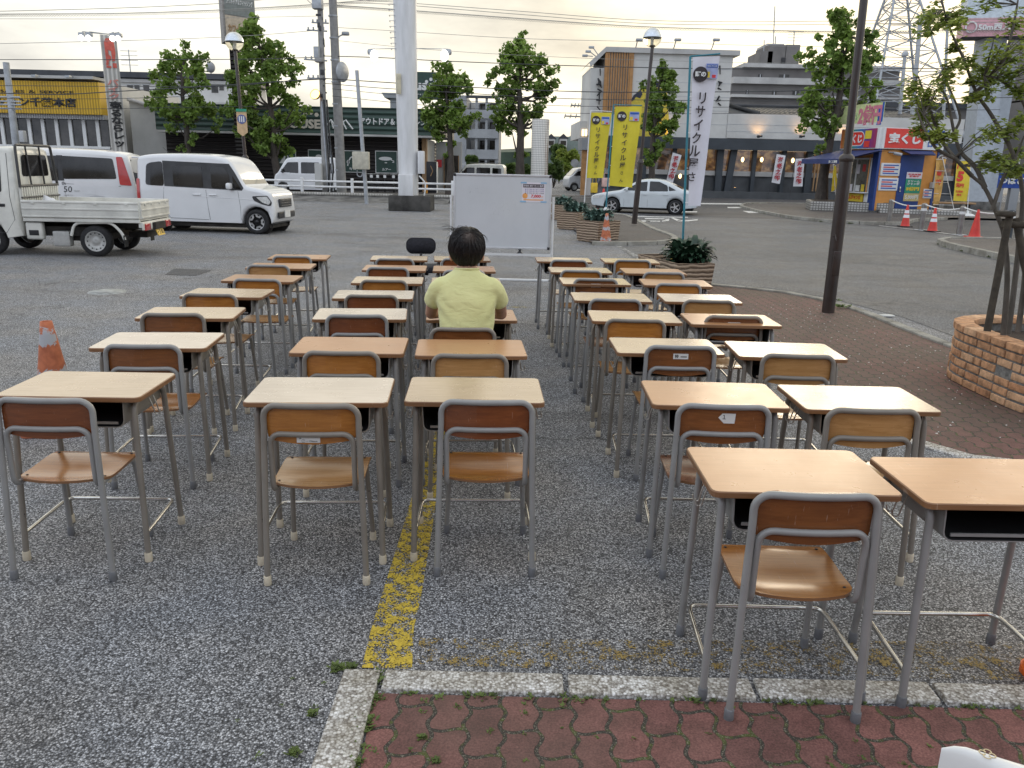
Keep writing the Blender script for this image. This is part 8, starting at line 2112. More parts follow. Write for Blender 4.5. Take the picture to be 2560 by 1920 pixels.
def cbx(x0, y0, x1, y1, m, nm, dy, dep):
 a_, c_ = AT(x0, y0, base.y - .5) - base, AT(x1, y1, base.y - .5) - base; b = MB(); b.box(((a_.x + c_.x) / 2, dy, (a_.z + c_.z) / 2), (abs(c_.x - a_.x), dep, abs(a_.z - c_.z)), bev=.02); return b.build(nm, m, CB)
cbx(996, 436, 1034, 492, m_colw, 'cabinet', -.42, .35); cbx(1042, 377, 1058, 435, m_colw, 'cabinet', -.1, .4); cbx(989, 183, 1002, 235, mat('faded_tape', (.55, .50, .36), .7), 'sticker', -.40, .02)
b = MB(); q = AT(1048, 440, base.y - .3) - base; e_ = AT(1060, 494, base.y - .3) - base; b.tube(fillet([tuple(q), tuple(q + Vector((.25, 0, -.25))), tuple(e_)], .25, 5), .03, 6); b.build('conduit', m_txtw, CB)
for k in range(9):
 q = AT(986 + k * .8, 10 + k * 14, base.y - .2) - base; b = MB(); b.tube(fillet([tuple(q), tuple(q + Vector((-.22, 0, 0))), tuple(q + Vector((-.22, .3, .0)))], .05, 2), .012, 4); b.build('rung', m_galv, CB)
for px, sx in ((928, -1), (1120, 1)):
 q = AT(px, 130, base.y) - base; b = MB(); b.tube([tuple(AT(1000 if sx < 0 else 1038, 121, base.y) - base), tuple(q + Vector((0, 0, .1)))], .012, 5); b.box(tuple(q), (.26, .26, .2), bev=.08); o_ = b.build('floodlight', m_galv, CB); b = MB(); ball(b, tuple(q + Vector((.12 * -sx, -.12, -.14))), (.14, .12, .2)); b.build('bulb', m_lit_w, o_)
# left grey pole
bs = Vector((AT(46, 420, 40).x, 40, 0)); tp = AT(15, 156, 40); SP, d = pole('utility_pole', 'blue-grey utility pole before the yellow sign band', 'utility pole', bs, tp, .17, .14, m_galv)
L2 = lambda x, y, Y=None: AT(x, y, Y or bs.y) - bs
bx(56, 327, 71, 356, m_frame, 'meter_box', -.2, .3, SP)
for y in (243, 254, 262, 272):
 b = MB(); q = L2(16 + (y - 156) * .15, y); b.tube([tuple(q + Vector((-.8, -.1, 0))), tuple(q + Vector((.45, -.1, 0)))], .04, 6); b.build('cross_arm', m_galv, SP)
# distant utility pole
bs = Vector((AT(1452, 440, 95).x, 95, 0)); tp = AT(1455, 258, 95); SP, d = pole('utility_pole', 'distant utility pole with two cross arms left of the restaurant', 'utility pole', bs, tp, .2, .16, m_cpole, 8)
L2 = lambda x, y, Y=None: AT(x, y, Y or bs.y) - bs
for y, a_ in ((263, 28), (290, 44)): b = MB(); b.tube([tuple(L2(1455 - a_, y)), tuple(L2(1462, y + 2))], .08, 5); [b.tube([tuple(L2(1455 - a_ + k * a_ / 3.2, y + 6)), tuple(L2(1455 - a_ + 3 + k * a_ / 3.2, y - 5))], .07, 4) for k in range(4)]; b.build('cross_arm', m_cpole, SP)
t = thing('road_sign', 'small grey round sign back beside far bushes', 'road sign', (AT(1436, 430, 66).x, 66, 0)); z = AT(1436, 408, 66).z; b = MB(); b.tube([(0, 0, 0), (0, 0, z)], .05, 6); b.build('post', m_galv, t); b = MB(); b.lathe([(.32, 0), (.32, .03)], 18, 0, Matrix.Translation((0, -.05, z)) @ Matrix.Rotation(PI / 2, 4, 'X')); b.build('disc', m_galv, t)
# lattice power pylon
def pylon():
 Y = 72; bL, bR = AT(2140, 436, Y), AT(2448, 440, Y); tL, tR = AT(2270, 0, Y), AT(2346, 0, Y)
 c = (bL + bR) / 2; t = thing('power_pylon', 'grey steel lattice power pylon behind the lottery stall', 'pylon', (c.x, Y + 4, 0)); o3 = Vector((c.x, Y + 4, 0))
 wb = (bR - bL).length / 2; wt = (tR - tL).length / 2; zt = tL.z; zb = 0; tc = (tL + tR) / 2 - o3; tc.y = 0
 def cor(f, sx, sy): w_ = wb + (wt - wb) * f; return Vector((tc.x * f + sx * w_, sy * w_, zb + (zt * 1.0) * f))
 for sx in (-1, 1):
  for sy in (-1, 1): b = MB(); b.tube([cor(0, sx, sy), cor(1.25, sx * .8 if False else sx, sy)], .11, 5); b.build('leg', m_galv, t)
 b = MB(); lv = [0, .2, .38, .53, .66, .77, .86, .94, 1.02, 1.1]
 for f0, f1 in zip(lv, lv[1:]):
  for (a_, c_) in (((-1, -1), (1, -1)), ((1, -1), (1, 1)), ((1, 1), (-1, 1)), ((-1, 1), (-1, -1))):
   b.tube([cor(f0, *a_), cor(f1, *c_)], .045, 4); b.tube([cor(f0, *c_), cor(f1, *a_)], .045, 4); b.tube([cor(f1, *a_), cor(f1, *c_)], .05, 4)
   m0 = (cor(f0, *a_) + cor(f1, *c_)) / 2; b.tube([m0, cor((f0 + f1) / 2, *a_)], .03, 4)
 b.build('lattice', m_galv, t)
pylon()
for px0, py0, px1, py1, Y, r_, lb in ((2300, 60, 2272, 440, 60, .18, 'grey steel monopole between pylon legs above the lottery stall'), (2262, 140, 2240, 440, 58, .14, 'slim grey pole with flat cap left of the monopole'), (2370, 40, 2358, 440, 62, .12, 'thin dark pole behind the near tree branches')):
 bs = Vector((AT(px1, py1, Y).x, Y, 0)); SP, d = pole('steel_pole', lb, 'pole', bs, AT(px0, py0, Y), r_, r_ * .8, m_galv, 10); b = MB(); b.lathe([(r_ * 1.6, 0), (r_ * 1.7, .15), (r_, .3)], 10, c=tuple(d)); b.build('cap', m_galv, SP)
# big pink roadside sign at the upper right
Y = 41.0; F = FacY(Y)
PK = F.root('roadside_sign', 'huge pink and white roadside sign on a pale column, upper right', 'sign')
A_ = F.p(2406, 92); B_ = F.p(2416, 24); zt = F.p(2440, -160)[1]; x0 = (A_[0] + B_[0]) / 2; z0 = A_[1]; z1 = F.p(2414, 46)[1]
ang = R(-16); Ls = 8.0
def onp(u, z, off=0): return (x0 + math.cos(ang) * u + math.sin(ang) * off, math.sin(ang) * u - math.cos(ang) * off, z)
b = MB(); dn = Vector((-math.sin(ang), math.cos(ang), 0)) * 1.4
P0, P1 = Vector(onp(0, 0)), Vector(onp(Ls, 0))
for (za, zc, mi) in ((z0, z1, 0), (z1, zt, 1)):
 b.add([(P0.x, P0.y, za), (P1.x, P1.y, za), (P1.x, P1.y, zc), (P0.x, P0.y, zc), (P0.x + dn.x, P0.y + dn.y, za), (P1.x + dn.x, P1.y + dn.y, za), (P1.x + dn.x, P1.y + dn.y, zc), (P0.x + dn.x, P0.y + dn.y, zc)], [(0, 1, 2, 3), (1, 5, 6, 2), (5, 4, 7, 6), (4, 0, 3, 7)], mi)
b.add([(P0.x, P0.y, z0), (P1.x, P1.y, z0), (P1.x + dn.x, P1.y + dn.y, z0), (P0.x + dn.x, P0.y + dn.y, z0)], [(3, 2, 1, 0)], 2)
b.build('sign_box', [mat('sign_pink', (.60, .33, .36), .5), mat('sign_paleblue', (.56, .62, .66), .5), m_roofd], PK)
zc = (z0 + z1) / 2; text('50m西入口', .5, m_txtw, PK, onp(1.45, zc, .05), h=.34, w=1.7, bold=.04, extr=.01, rz=ang); b = MB(); q = onp(.30, zc, .05); b.lathe([(.20, 0), (.26, 0), (.26, .03), (.20, .03)], 18, 0, Matrix.Translation(q) @ Matrix.Rotation(ang, 4, 'Z') @ Matrix.Rotation(PI / 2, 4, 'X'), cap=False); b.build('lettering', m_txtw, PK); text('ご来店', .5, m_txtw, PK, onp(3.6, z1 + .1, .05), h=.8, bold=.04, extr=.01, rz=ang)
tl_, bl_ = F.p(2482, 70), F.p(2424, 500); tw = F.p(2520, 70)[0] - tl_[0]
b = MB(); cx = (F.p(2424, 500)[0] + F.p(2476, 500)[0]) / 2; ctx = (F.p(2482, 70)[0] + F.p(2520, 70)[0]) / 2
b.add([(cx - .52, .2, .5), (cx + .52, .2, .5), (cx + .52, 1.2, .5), (cx - .52, 1.2, .5), (ctx - .5, .2, z0 + .4), (ctx + .5, .2, z0 + .4), (ctx + .5, 1.2, z0 + .4), (ctx - .5, 1.2, z0 + .4)], [(0, 1, 5, 4), (1, 2, 6, 5), (2, 3, 7, 6), (3, 0, 4, 7)]); b.build('column', mat('column_bluegrey', (.42, .46, .50), .5, var=.06), PK)
b = MB(); b.box((cx, .7, .25), (1.9, 1.7, .5), bev=.03); b.build('footing', m_conc, PK)
b = MB(); x_ = F.p(2548, 300)[0]; b.box((x_, 2.0, z0 / 2), (.8, .8, z0)); b.build('column', MATS['column_bluegrey'], PK)
F = FacY(43.5); BS = F.root('roadside_sign', 'low blue roadside sign with white lettering at the right edge', 'sign')
q = rect(F, 2490, 432, 2640, 473); b = MB(); slab(b, q, 0, .3); b.build('panel', mat('sign_deepblue', (.012, .06, .32), .5), BS)
ftext(F, 'つばさ整', 2500, 440, 2580, 462, m_txtw, BS, y=-.03, bold=.04)
for px in (2494, 2534): b = MB(); x_ = F.p(px, 500)[0]; b.box((x_, .15, q[1] / 2), (.45, .28, q[1])); b.build('post', m_wallg, BS)
q = rect(F, 2532, 384, 2546, 410); b = MB(); slab(b, q, -.1, 0); b.build('upper_plate', m_txtw, BS)
BN = thing('bench', 'low dark wooden bench between the stall and the pink sign column', 'bench', (AT(2380, 520, 40).x, 40, .0125)); b = MB(); b.box((0, 0, .42), (2.0, .5, .08), bev=.02); b.build('seat', m_tan, BN)
for sx in (-.8, .8): b = MB(); b.box((sx, 0, .19), (.12, .45, .38)); b.build('leg', m_charw, BN)
# low tiled tree bed left of the stall
m_bedt = tile_mat('bed_tile', .12, .10, (.50, .49, .45), (.16, .15, .14), .018)
p0, p1 = G(2028, 537), G(2087, 543); TB = thing('tiled_tree_bed', 'low white-tiled bed around the big tree beside the stall', 'planter', (14.0, 37.6, .09), R(-14))
b = MB(); b.box((1.0, 0, .20), (3.4, 2.4, .40), bev=.02); b.build('wall', m_bedt, TB); b = MB(); b.box((1.0, 0, .39), (3.1, 2.1, .05)); b.build('soil', m_soil, TB)
b = MB(); b.box((3.9, -1.35, .08), (3.6, .5, .22), bev=.02); b.build('step', m_bedt, TB)
# ================================================================ trees
def leaf_mat(name, a, b_, trans=.35):
 s = NB(name); oi = s.n('ShaderNodeNewGeometry'); f = s.noise(s.coord('Object'), 1.3, 4, .6)
 c = s.ramp(f, [(.3, b_), (.62, a)])
 rr = s.n('ShaderNodeMapRange'); s.l(oi.outputs['Random Per Island'], rr.inputs[0]); rr.inputs[3].default_value = .6; rr.inputs[4].default_value = 1.35
 hv = s.n('ShaderNodeHueSaturation'); s.l(c, hv.inputs['Color']); s.l(rr.outputs[0], hv.inputs['Value'])
 s.set(Base_Color=hv.outputs[0], Roughness=.55)
 tl = s.n('ShaderNodeBsdfTranslucent'); s.l(hv.outputs[0], tl.inputs[0]); mx = s.n('ShaderNodeMixShader'); mx.inputs[0].default_value = trans
 s.l(s.b.outputs[0], mx.inputs[1]); s.l(tl.outputs[0], mx.inputs[2]); s.l(mx.outputs[0], s.out.inputs[0]); return s.m
m_leafA = leaf_mat('plane_leaf', (.23, .34, .065), (.14, .22, .05), .45)
m_leafB = leaf_mat('yellowgreen_leaf', (.30, .36, .07), (.17, .25, .05), .5)
m_leafC = leaf_mat('bush_leaf', (.11, .17, .04), (.06, .10, .03))
def bark(name, col):
 s = NB(name); co = s.coord('Object', (1, 1, .35)); f = s.noise(co, 9, 6, .7)
 c = s.ramp(f, [(.32, tuple(k * .5 for k in col)), (.6, col), (.75, tuple(k * 1.7 for k in col))]); s.set(Base_Color=c, Roughness=.9); s.bump(f, .6, .02); return s.m
m_bark = bark('plane_bark', (.085, .07, .058)); m_bark2 = bark('near_bark', (.135, .12, .10))
def leaves(b, c, rad, n, size, rn, squash=.8, droop=.3):
 for _ in range(n):
  d = Vector((rn.gauss(0, 1), rn.gauss(0, 1), rn.gauss(0, 1) * squash)); d.normalize(); p = c + d * rad * (rn.random() ** .45)
  s_ = size * rn.uniform(.7, 1.4); a = rn.uniform(0, 2 * PI); ax = Vector((math.cos(a), math.sin(a), rn.uniform(-droop * 1.6, .5))).normalized()
  sd_ = ax.orthogonal(); sd_.rotate(Matrix.Rotation(rn.uniform(0, 2 * PI), 3, ax)); up = ax.cross(sd_) * .22
  b.add([p - ax * s_ * .5, p - ax * s_ * .1 + sd_ * s_ * .42 + up * s_, p + ax * s_ * .55, p - ax * s_ * .1 - sd_ * s_ * .42 + up * s_], [(0, 1, 2), (0, 2, 3)], 0, False)
def tree(label, bx, Y, trunk, blobs, leafn, size, seed, m=None, r0=.2, z0=0.0, basepx=None, yspread=1.0):
 """trunk: pixels up the stem; blobs: (px, py, radius px) clumps of the crown, all at distance Y"""
 rn = random.Random(seed); bp = AT(*trunk[0], Y); t = thing('street_tree', label, 'tree', (bp.x, Y, z0), 0, 'street trees'); o3 = Vector((bp.x, Y, z0))
 P = [Vector((0, 0, 0))] + [AT(x, y, Y) - o3 for x, y in trunk[1:]]
 P = [Vector((p.x, p.y + rn.uniform(-.1, .1), p.z)) for p in P]; n = len(P)
 b = MB(); b.tube(P, [r0 * 1.25] + [r0 * (1 - .72 * k / (n - 1)) for k in range(1, n)], 10)
 cr = MB(); sc_ = Y / FPX
 for (px, py, rp_) in blobs:
  c = AT(px, py, Y) - o3; rr = rp_ * sc_; c.y = rn.uniform(-1, 1) * rr * 1.1 * yspread
  # limb to the clump
  q = min(P[1:], key=lambda v: (v - c).length + (3 if v.z > c.z - rr * .1 else 0)); mid = q.lerp(c, .5) + Vector((0, 0, -.12 * (c - q).length)); b.tube([q, mid, c], [r0 * .3, r0 * .2, r0 * .07], 6)
  k = max(3, int(3 + rr * 3)); nn = int(leafn * 1.5 * rr ** 1.6)
  for _ in range(k):
   d = Vector((rn.gauss(0, .5), rn.gauss(0, .5), rn.gauss(0, .45))) * rr; cc = c + d
   b.tube([c, cc], [r0 * .07, r0 * .03], 4); leaves(cr, cc, rr * rn.uniform(.42, .62), nn // k, size, rn)
 b.build('trunk', m_bark, t); cr.build('crown', m or m_leafA, t); return t
tree('sparse plane tree standing above the roof of the tall white van, left', 0, 47.2, [(471, 470), (468, 350), (463, 300), (457, 240), (455, 190), (460, 150)],
     [(462, 135, 24), (440, 160, 34), (470, 165, 34), (420, 175, 26), (490, 200, 28), (430, 215, 26), (450, 215, 30), (395, 262, 30), (425, 265, 28), (500, 262, 34), (520, 290, 26), (480, 290, 32), (410, 290, 20), (440, 305, 22), (484, 250, 26), (462, 300, 22), (485, 350, 14), (458, 372, 10), (540, 320, 10)], 230, .21, 1, r0=.19)
tree('tall dense plane tree behind the nose of the tall white van', 0, 47.2, [(700, 490), (694, 440), (688, 400), (684, 330), (676, 270), (664, 190), (650, 120)],
     [(636, 62, 20), (640, 90, 30), (620, 115, 34), (660, 125, 36), (690, 145, 26), (605, 160, 34), (640, 165, 40), (680, 175, 34), (720, 175, 24), (735, 195, 22), (600, 205, 34), (645, 215, 42), (690, 215, 32), (590, 250, 30), (630, 255, 36), (580, 285, 26), (618, 300, 34), (660, 300, 36), (700, 305, 30), (735, 270, 26), (730, 240, 20), (745, 300, 18), (680, 350, 28), (708, 350, 20), (660, 370, 22), (690, 385, 24), (665, 320, 30), (610, 330, 24), (640, 345, 26)], 250, .21, 2, r0=.26)
tree('small plane tree between the thick white column and the whiteboard', 0, 47.6, [(1125, 484), (1127, 430), (1126, 380), (1124, 330), (1118, 280), (1116, 230)],
     [(1120, 180, 24), (1108, 200, 30), (1140, 200, 28), (1090, 225, 26), (1130, 230, 34), (1155, 225, 22), (1085, 265, 28), (1112, 270, 30), (1150, 270, 28), (1075, 300, 26), (1100, 310, 30), (1140, 305, 30), (1168, 300, 22), (1120, 320, 28), (1150, 325, 20), (1085, 325, 18), (1130, 365, 9), (1118, 385, 8)], 270, .2, 3, r0=.24)
tree('tall rounded plane tree rising behind the whiteboard', 0, 47.6, [(1300, 480), (1300, 400), (1302, 320), (1300, 250), (1296, 200), (1300, 150)],
     [(1302, 92, 9), (1300, 120, 22), (1270, 140, 30), (1310, 150, 40), (1345, 145, 26), (1250, 165, 26), (1280, 175, 36), (1330, 180, 40), (1365, 180, 24), (1240, 200, 24), (1265, 210, 30), (1360, 215, 30), (1380, 205, 18), (1250, 240, 12), (1340, 235, 28), (1365, 240, 16), (1265, 265, 26), (1245, 275, 22), (1290, 270, 24), (1270, 305, 26), (1250, 310, 20), (1330, 290, 26), (1350, 285, 20), (1310, 305, 24), (1345, 310, 16), (1280, 330, 18), (1290, 390, 7), (1312, 385, 7)], 235, .2, 4, r0=.27)
tree('narrow plane tree beside the dark globe lamp and yellow banner', 0, 47.8, [(1632, 470), (1630, 420), (1632, 345), (1638, 300), (1644, 240), (1650, 200)],
     [(1662, 165, 12), (1655, 185, 22), (1675, 195, 22), (1640, 215, 26), (1670, 225, 28), (1650, 250, 32), (1680, 265, 24), (1630, 265, 26), (1690, 295, 14), (1660, 290, 32), (1635, 305, 28), (1680, 310, 20), (1620, 315, 16), (1650, 325, 22), (1640, 372, 16), (1625, 390, 22), (1648, 385, 18), (1632, 405, 16)], 300, .2, 5, r0=.20)
tree('big plane tree with forked crown in the tiled bed left of the stall', 0, 38.6, [(2052, 520), (2060, 440), (2075, 345), (2090, 290), (2100, 220), (2105, 150), (2108, 90)],
     [(2105, 35, 22), (2085, 45, 18), (2130, 55, 24), (2090, 75, 28), (2120, 95, 34), (2155, 110, 24), (2170, 85, 18), (2060, 110, 20), (2080, 115, 30), (2040, 145, 26), (2030, 135, 20), (2065, 160, 30), (2100, 160, 30), (2140, 160, 30), (2175, 150, 22), (2160, 175, 26), (2060, 185, 26), (2095, 195, 30), (2020, 240, 30), (2050, 235, 30), (2085, 230, 30), (2140, 225, 26), (2175, 225, 24), (2190, 250, 16), (2010, 285, 24), (2040, 280, 30), (2075, 275, 26), (2030, 315, 24), (2060, 320, 22), (2120, 270, 20), (2150, 255, 20), (2075, 340, 10), (2050, 375, 12)], 270, .18, 6, r0=.25, z0=.4)
# bushes far down the side street
def bush(label, px, py, rpx, Y, seed, m=None):
 rn = random.Random(seed); c = AT(px, py, Y); rr = rpx * Y / FPX; t = thing('bush', label, 'bush', (c.x, Y, 0)); b = MB(); st = MB()
 for k in range(12):
  d = Vector((rn.uniform(-.8, .8), rn.uniform(-.8, .8), rn.uniform(-.7, .7))) * rr; leaves(b, Vector((0, 0, c.z)) + d, rr * .5, 130, .30 * Y / 70, rn)
  st.tube([(0, 0, 0), tuple(Vector((0, 0, c.z)) + d * .8)], [.06, .02], 4)
 b.build('leaves', m or m_leafC, t); st.build('stems', m_bark, t)
bush('rounded green bush far down the street by the grey round sign', 1418, 400, 24, 76, 1, m_leafB); bush('dark bush beside the tiled column, right side', 1385, 425, 20, 70, 2); bush('dark distant bush in front of the grey-green roof', 1400, 385, 18, 88, 3); bush('dark green hedge behind the whiteboard top', 1270, 425, 16, 70, 4); bush('low dark bush right of the jeep-like wagon', 1310, 428, 14, 66, 5); bush('leafy bush under the grey apartment stairs', 1180, 405, 12, 78, 6, m_leafC)
bush('small bush at the far hill edge by the distant pole', 1445, 340, 12, 120, 7)
# near tree in the brick bed: several thin stems, open crown, prop stake
rn = random.Random(77); Y = BC[1]
NT = thing('near_tree', 'multi-stemmed young tree with open airy crown in the round brick bed', 'tree', (BC[0], BC[1], .38)); o3 = Vector((BC[0], BC[1], .38))
def W2(px, py, dy=0.0): return AT(px, py, Y + dy) - o3
st = MB(); tips = []
def limb2(pts, r0_, r1_):
 P = [W2(*p) for p in pts]; P = [P[0]] + smooth_pts(P)[1:]; n = len(P); st.tube(P, [r0_ + (r1_ - r0_) * k / (n - 1) for k in range(n)], 9); return P
def smooth_pts(P, n=5):
 out = []
 for i in range(len(P) - 1):
  p0, p1, p2, p3 = P[max(i - 1, 0)], P[i], P[i + 1], P[min(i + 2, len(P) - 1)]
  for k in range(n):
   t = k / n; out.append(.5 * ((2 * p1) + (-p0 + p2) * t + (2 * p0 - 5 * p1 + 4 * p2 - p3) * t * t + (-p0 + 3 * p1 - 3 * p2 + p3) * t ** 3))
 out.append(P[-1]); return out
A = []
A += limb2([(2508, 838), (2518, 700, 0), (2512, 600, .0), (2496, 545, 0), (2462, 470, 0), (2430, 440, 0), (2385, 395, -.1), (2350, 350, -.1), (2310, 290, -.1)], .022, .006)
A += limb2([(2462, 470, 0), (2440, 420, .05), (2402, 380, .1), (2385, 330, .1), (2368, 250, .1), (2340, 200, .1)], .02, .006)
A += limb2([(2520, 835, .05), (2535, 720, .1), (2548, 600, .1), (2556, 480, .1), (2530, 380, .1), (2480, 290, .1), (2440, 230, .1), (2410, 150, .1), (2370, 60, .1), (2350, -20, .1)], .023, .006)
A += limb2([(2545, 830, -.1), (2562, 690, -.1), (2568, 560, -.1), (2590, 400, 0), (2560, 260, 0), (2500, 200, 0), (2460, 190, 0)], .022, .006)
A += limb2([(2568, 560, -.1), (2600, 380, -.1), (2640, 200, 0), (2600, 60, 0)], .022, .008)
A += limb2([(2480, 525, 0), (2510, 440, -.05), (2536, 400, -.05), (2560, 340, -.05)], .016, .006)
A += limb2([(2385, 395, -.1), (2340, 370, -.2), (2310, 320, -.2), (2290, 270, -.2)], .014, .005)
A += limb2([(2440, 230, .1), (2500, 170, .15), (2530, 80, .15), (2545, 0, .15)], .016, .006)
A += limb2([(2385, 330, .1), (2400, 290, .2), (2372, 215, .3), (2355, 160, .3)], .012, .004)
A += limb2([(2430, 440, 0), (2360, 360, .2), (2320, 260, .2), (2295, 190, .2)], .016, .005)
lf = MB()
CL = [(2330, 30, 34), (2300, 45, 24), (2365, 50, 30), (2400, 30, 30), (2440, 10, 26), (2320, 80, 20), (2395, 65, 20), (2310, 235, 26), (2280, 210, 22), (2345, 215, 26), (2300, 265, 24), (2330, 285, 26), (2300, 300, 16), (2375, 190, 24), (2400, 160, 26), (2430, 140, 26), (2455, 170, 28), (2490, 160, 28), (2520, 190, 30), (2480, 200, 24), (2440, 200, 16), (2540, 150, 30), (2560, 90, 30), (2500, 100, 22), (2530, 60, 22), (2470, 235, 14), (2420, 250, 12), (2320, 335, 16), (2290, 325, 14), (2350, 330, 14), (2500, 320, 26), (2530, 330, 28), (2470, 340, 20), (2550, 300, 26), (2480, 385, 18), (2510, 400, 20), (2545, 380, 20), (2500, 420, 18), (2530, 440, 18), (2555, 420, 18), (2470, 410, 10), (2380, 340, 12), (2560, 230, 26), (2590, 160, 30), (2600, 300, 30), (2560, 20, 24), (2380, 120, 12)]
for (px, py, rp_) in CL:
 c = W2(px, py, rn.uniform(-.35, .35)); rr = rp_ * Y / FPX * .98
 q = min(A, key=lambda v: (v - c).length)
 for _ in range(6):
  e_ = c + Vector((rn.gauss(0, .5), rn.gauss(0, .5), rn.gauss(0, .45))) * rr; m_ = q.lerp(e_, .5) + Vector((0, 0, rn.uniform(-.02, .04)))
  st.tube([q, m_, e_], [.0045, .003, .0012], 4)
  for k in range(14):
   t = rn.uniform(.45, 1.05); p = (q.lerp(m_, t * 2) if t < .5 else m_.lerp(e_, (t - .5) * 2)) + Vector((rn.gauss(0, .02), rn.gauss(0, .02), rn.gauss(0, .016)))
   s_ = rn.uniform(.036, .066); a = rn.uniform(0, 2 * PI); ax = Vector((math.cos(a), math.sin(a), rn.uniform(-.7, .2))).normalized(); sd_ = ax.cross(Vector((0, 0, 1))).normalized(); sd_.rotate(Matrix.Rotation(rn.uniform(-.6, .6), 3, ax)); up = ax.cross(sd_) * .12
   lf.add([p, p + ax * s_ * .35 + sd_ * s_ * .27 + up * s_, p + ax * s_, p + ax * s_ * .35 - sd_ * s_ * .27 + up * s_, p + ax * s_ * .5], [(0, 1, 4), (1, 2, 4), (2, 3, 4), (3, 0, 4)], 0, False)
st.build('trunk', m_bark2, NT); lf.build('crown', m_leafB, NT)
SK = thing('tree_stake', 'dark wooden prop stakes lashed to the near tree', 'stake', (BC[0], BC[1], .38))
b = MB(); b.tube([W2(2468, 828, -.25), W2(2512, 600, -.2), W2(2524, 540, -.15)], .026, 10); b.build('stake', mat('stake_wood', (.055, .045, .032), .9, var=.3, scale=12), SK)
b = MB(); b.tube([W2(2506, 560, -.12), W2(2620, 566, -.12)], .026, 10); b.build('crosspiece', MATS['stake_wood'], SK); b = MB(); b.tube([W2(2600, 828, -.2), W2(2556, 640, -.15), W2(2540, 545, -.1)], .026, 10); b.build('stake', MATS['stake_wood'], SK)
b = MB(); b.tube([W2(2514, 535, -.16) + Vector((.05 * math.cos(a), .05 * math.sin(a), 0)) for a in [k * PI / 5 for k in range(10)]], .02, 6, closed=True); b.build('lashing', MATS['stake_wood'], SK)
# litter
m_lit = mat('litter_pale', (.62, .62, .58), .8); m_lity = mat('fallen_leaf', (.50, .45, .06), .7)
p = G(2217, 792); b = MB(); b.box((0, 0, .012), (.16, .09, .02), bev=.008); tag(b.build('plastic_scrap', m_lit, None, (p.x, p.y, .004)), 'scrap of white plastic on the driveway by the kerb', 'litter')
b = MB(); rn = random.Random(31)
for _ in range(260):
 x, y = rn.uniform(2.75, 4.3), rn.uniform(5.1, 10.6); s_ = rn.uniform(.006, .02); a = rn.uniform(0, PI); b.add([(x, y, .008), (x + s_ * math.cos(a), y + s_ * math.sin(a), .012), (x + s_ * math.cos(a + 1.2), y + s_ * math.sin(a + 1.2), .009)], [(0, 1, 2)], 0)
tag(b.build('fallen_petals', m_lit), kind='stuff')
# ================================================================ overhead lines
m_wire_d = mat('wire_dark', (.06, .062, .064), .7); m_wire_g = mat('wire_grey', (.34, .33, .30), .7)
def wire(label, pts, Y, r, m, spiral=False, sag=0.0):
 P = [AT(x, y, Y if not callable(Y) else Y(x)) for x, y in pts]; Q = smooth_pts(P, 8)
 r *= .62; b = MB(); b.tube(Q, r, 5)
 if spiral:
  for k in range(0, len(Q) - 1):
   for s_ in range(6):
    p = Q[k].lerp(Q[k + 1], s_ / 6); b.tube([p, p + Vector((.14, 0, -.11)), p + Vector((.28, 0, 0))], r * .5, 3, cap=False)
 return tag(b.build('power_line', m), label, 'power line', 'overhead lines')
wire('uppermost overhead line at the left, passing above the sign tower', [(-120, 30), (0, 28), (300, 20), (560, 8), (700, -6)], 40, .022, m_wire_g)
wire('spiral-wrapped line just under the uppermost line at the left', [(-120, 36), (0, 35), (300, 33), (560, 24), (800, 10), (1000, -8)], 40, .024, m_wire_g, True)
wire('thin line crossing the tall box sign at the left', [(-120, 48), (0, 47), (400, 47), (800, 40)], 39, .014, m_wire_g)
wire('line running just above the first tree to the cable pole', [(-120, 110), (0, 109), (250, 103), (480, 96), (640, 88), (790, 76)], 39, .018, m_wire_g)
wire('thick dark line crossing behind the left sign tower', [(-120, 150), (0, 149), (300, 149), (600, 148), (800, 143)], 39, .026, m_wire_d)
wire('thick dark cable across the yellow sign band', [(-120, 230), (0, 233), (150, 236), (300, 228), (480, 218), (640, 208), (810, 196)], 38, .034, m_wire_d)
wire('dark cable below it across the yellow sign and first tree', [(-120, 214), (0, 214), (300, 216), (560, 216), (700, 204), (810, 198)], 38.2, .022, m_wire_d)
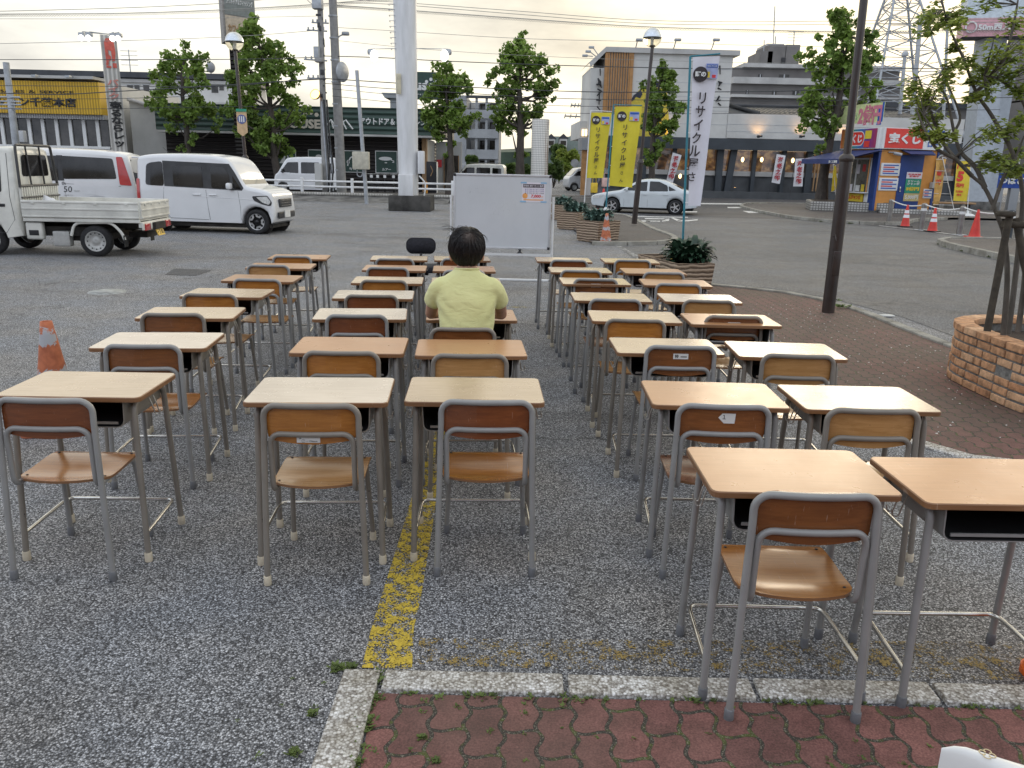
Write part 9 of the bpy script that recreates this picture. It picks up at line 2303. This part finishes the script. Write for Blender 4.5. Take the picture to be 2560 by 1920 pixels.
wire('lower line over the yellow lettering', [(-120, 246), (0, 246), (250, 247), (500, 240)], 38.4, .018, m_wire_d)
wire('lowest line across the bottom of the yellow band', [(-120, 272), (0, 271), (250, 272), (480, 268), (640, 266)], 38.6, .018, m_wire_d)
wire('topmost line right of the thick white column', [(830, -4), (1000, 6), (1300, 28), (1600, 50), (1900, 54), (2300, 50), (2700, 44)], 40, .020, m_wire_g)
wire('second line from the top, right half of the sky', [(830, 6), (1000, 12), (1300, 36), (1600, 58), (1900, 62), (2300, 58), (2700, 52)], 40, .020, m_wire_g)
wire('spiral-wrapped line across the right half of the sky', [(830, 12), (1000, 24), (1300, 46), (1600, 66), (1900, 75), (2100, 78), (2400, 76), (2700, 70)], 40, .026, m_wire_g, True)
wire('line meeting the top of the tall rounded tree', [(830, 68), (1000, 78), (1300, 96), (1600, 104), (2000, 116), (2400, 112), (2700, 108)], 40, .016, m_wire_g)
wire('thin line through the globe of the right street lamp', [(830, 100), (1050, 122), (1300, 138), (1600, 150), (2000, 158), (2400, 156)], 40, .014, m_wire_g)
wire('thick cable across the middle of the right sky', [(810, 140), (950, 144), (1100, 152), (1300, 160), (1500, 166), (1800, 172), (2200, 172), (2700, 168)], 39, .030, m_wire_d)
wire('dark cable crossing the restaurant sign box', [(810, 196), (950, 205), (1100, 214), (1300, 224), (1500, 230), (1700, 230), (1950, 228), (2130, 220), (2300, 212), (2700, 205)], 38, .032, m_wire_d)
wire('dark line just under the cable on the restaurant sign box', [(810, 208), (950, 220), (1150, 232), (1350, 244), (1550, 249), (1900, 252), (2300, 248), (2700, 240)], 38.2, .024, m_wire_d)
wire('line passing above the yellow banners', [(830, 222), (1000, 238), (1250, 258), (1480, 266), (1800, 268), (2200, 262)], 38.4, .018, m_wire_d)
wire('lowest line over the restaurant frieze', [(830, 240), (1050, 262), (1300, 278), (1500, 284), (1800, 284), (2100, 280), (2500, 274)], 38.6, .018, m_wire_d)
wire('short line from the cable pole up to the concrete pole', [(806, 15), (780, 10), (760, -10)], 38, .018, m_wire_d)
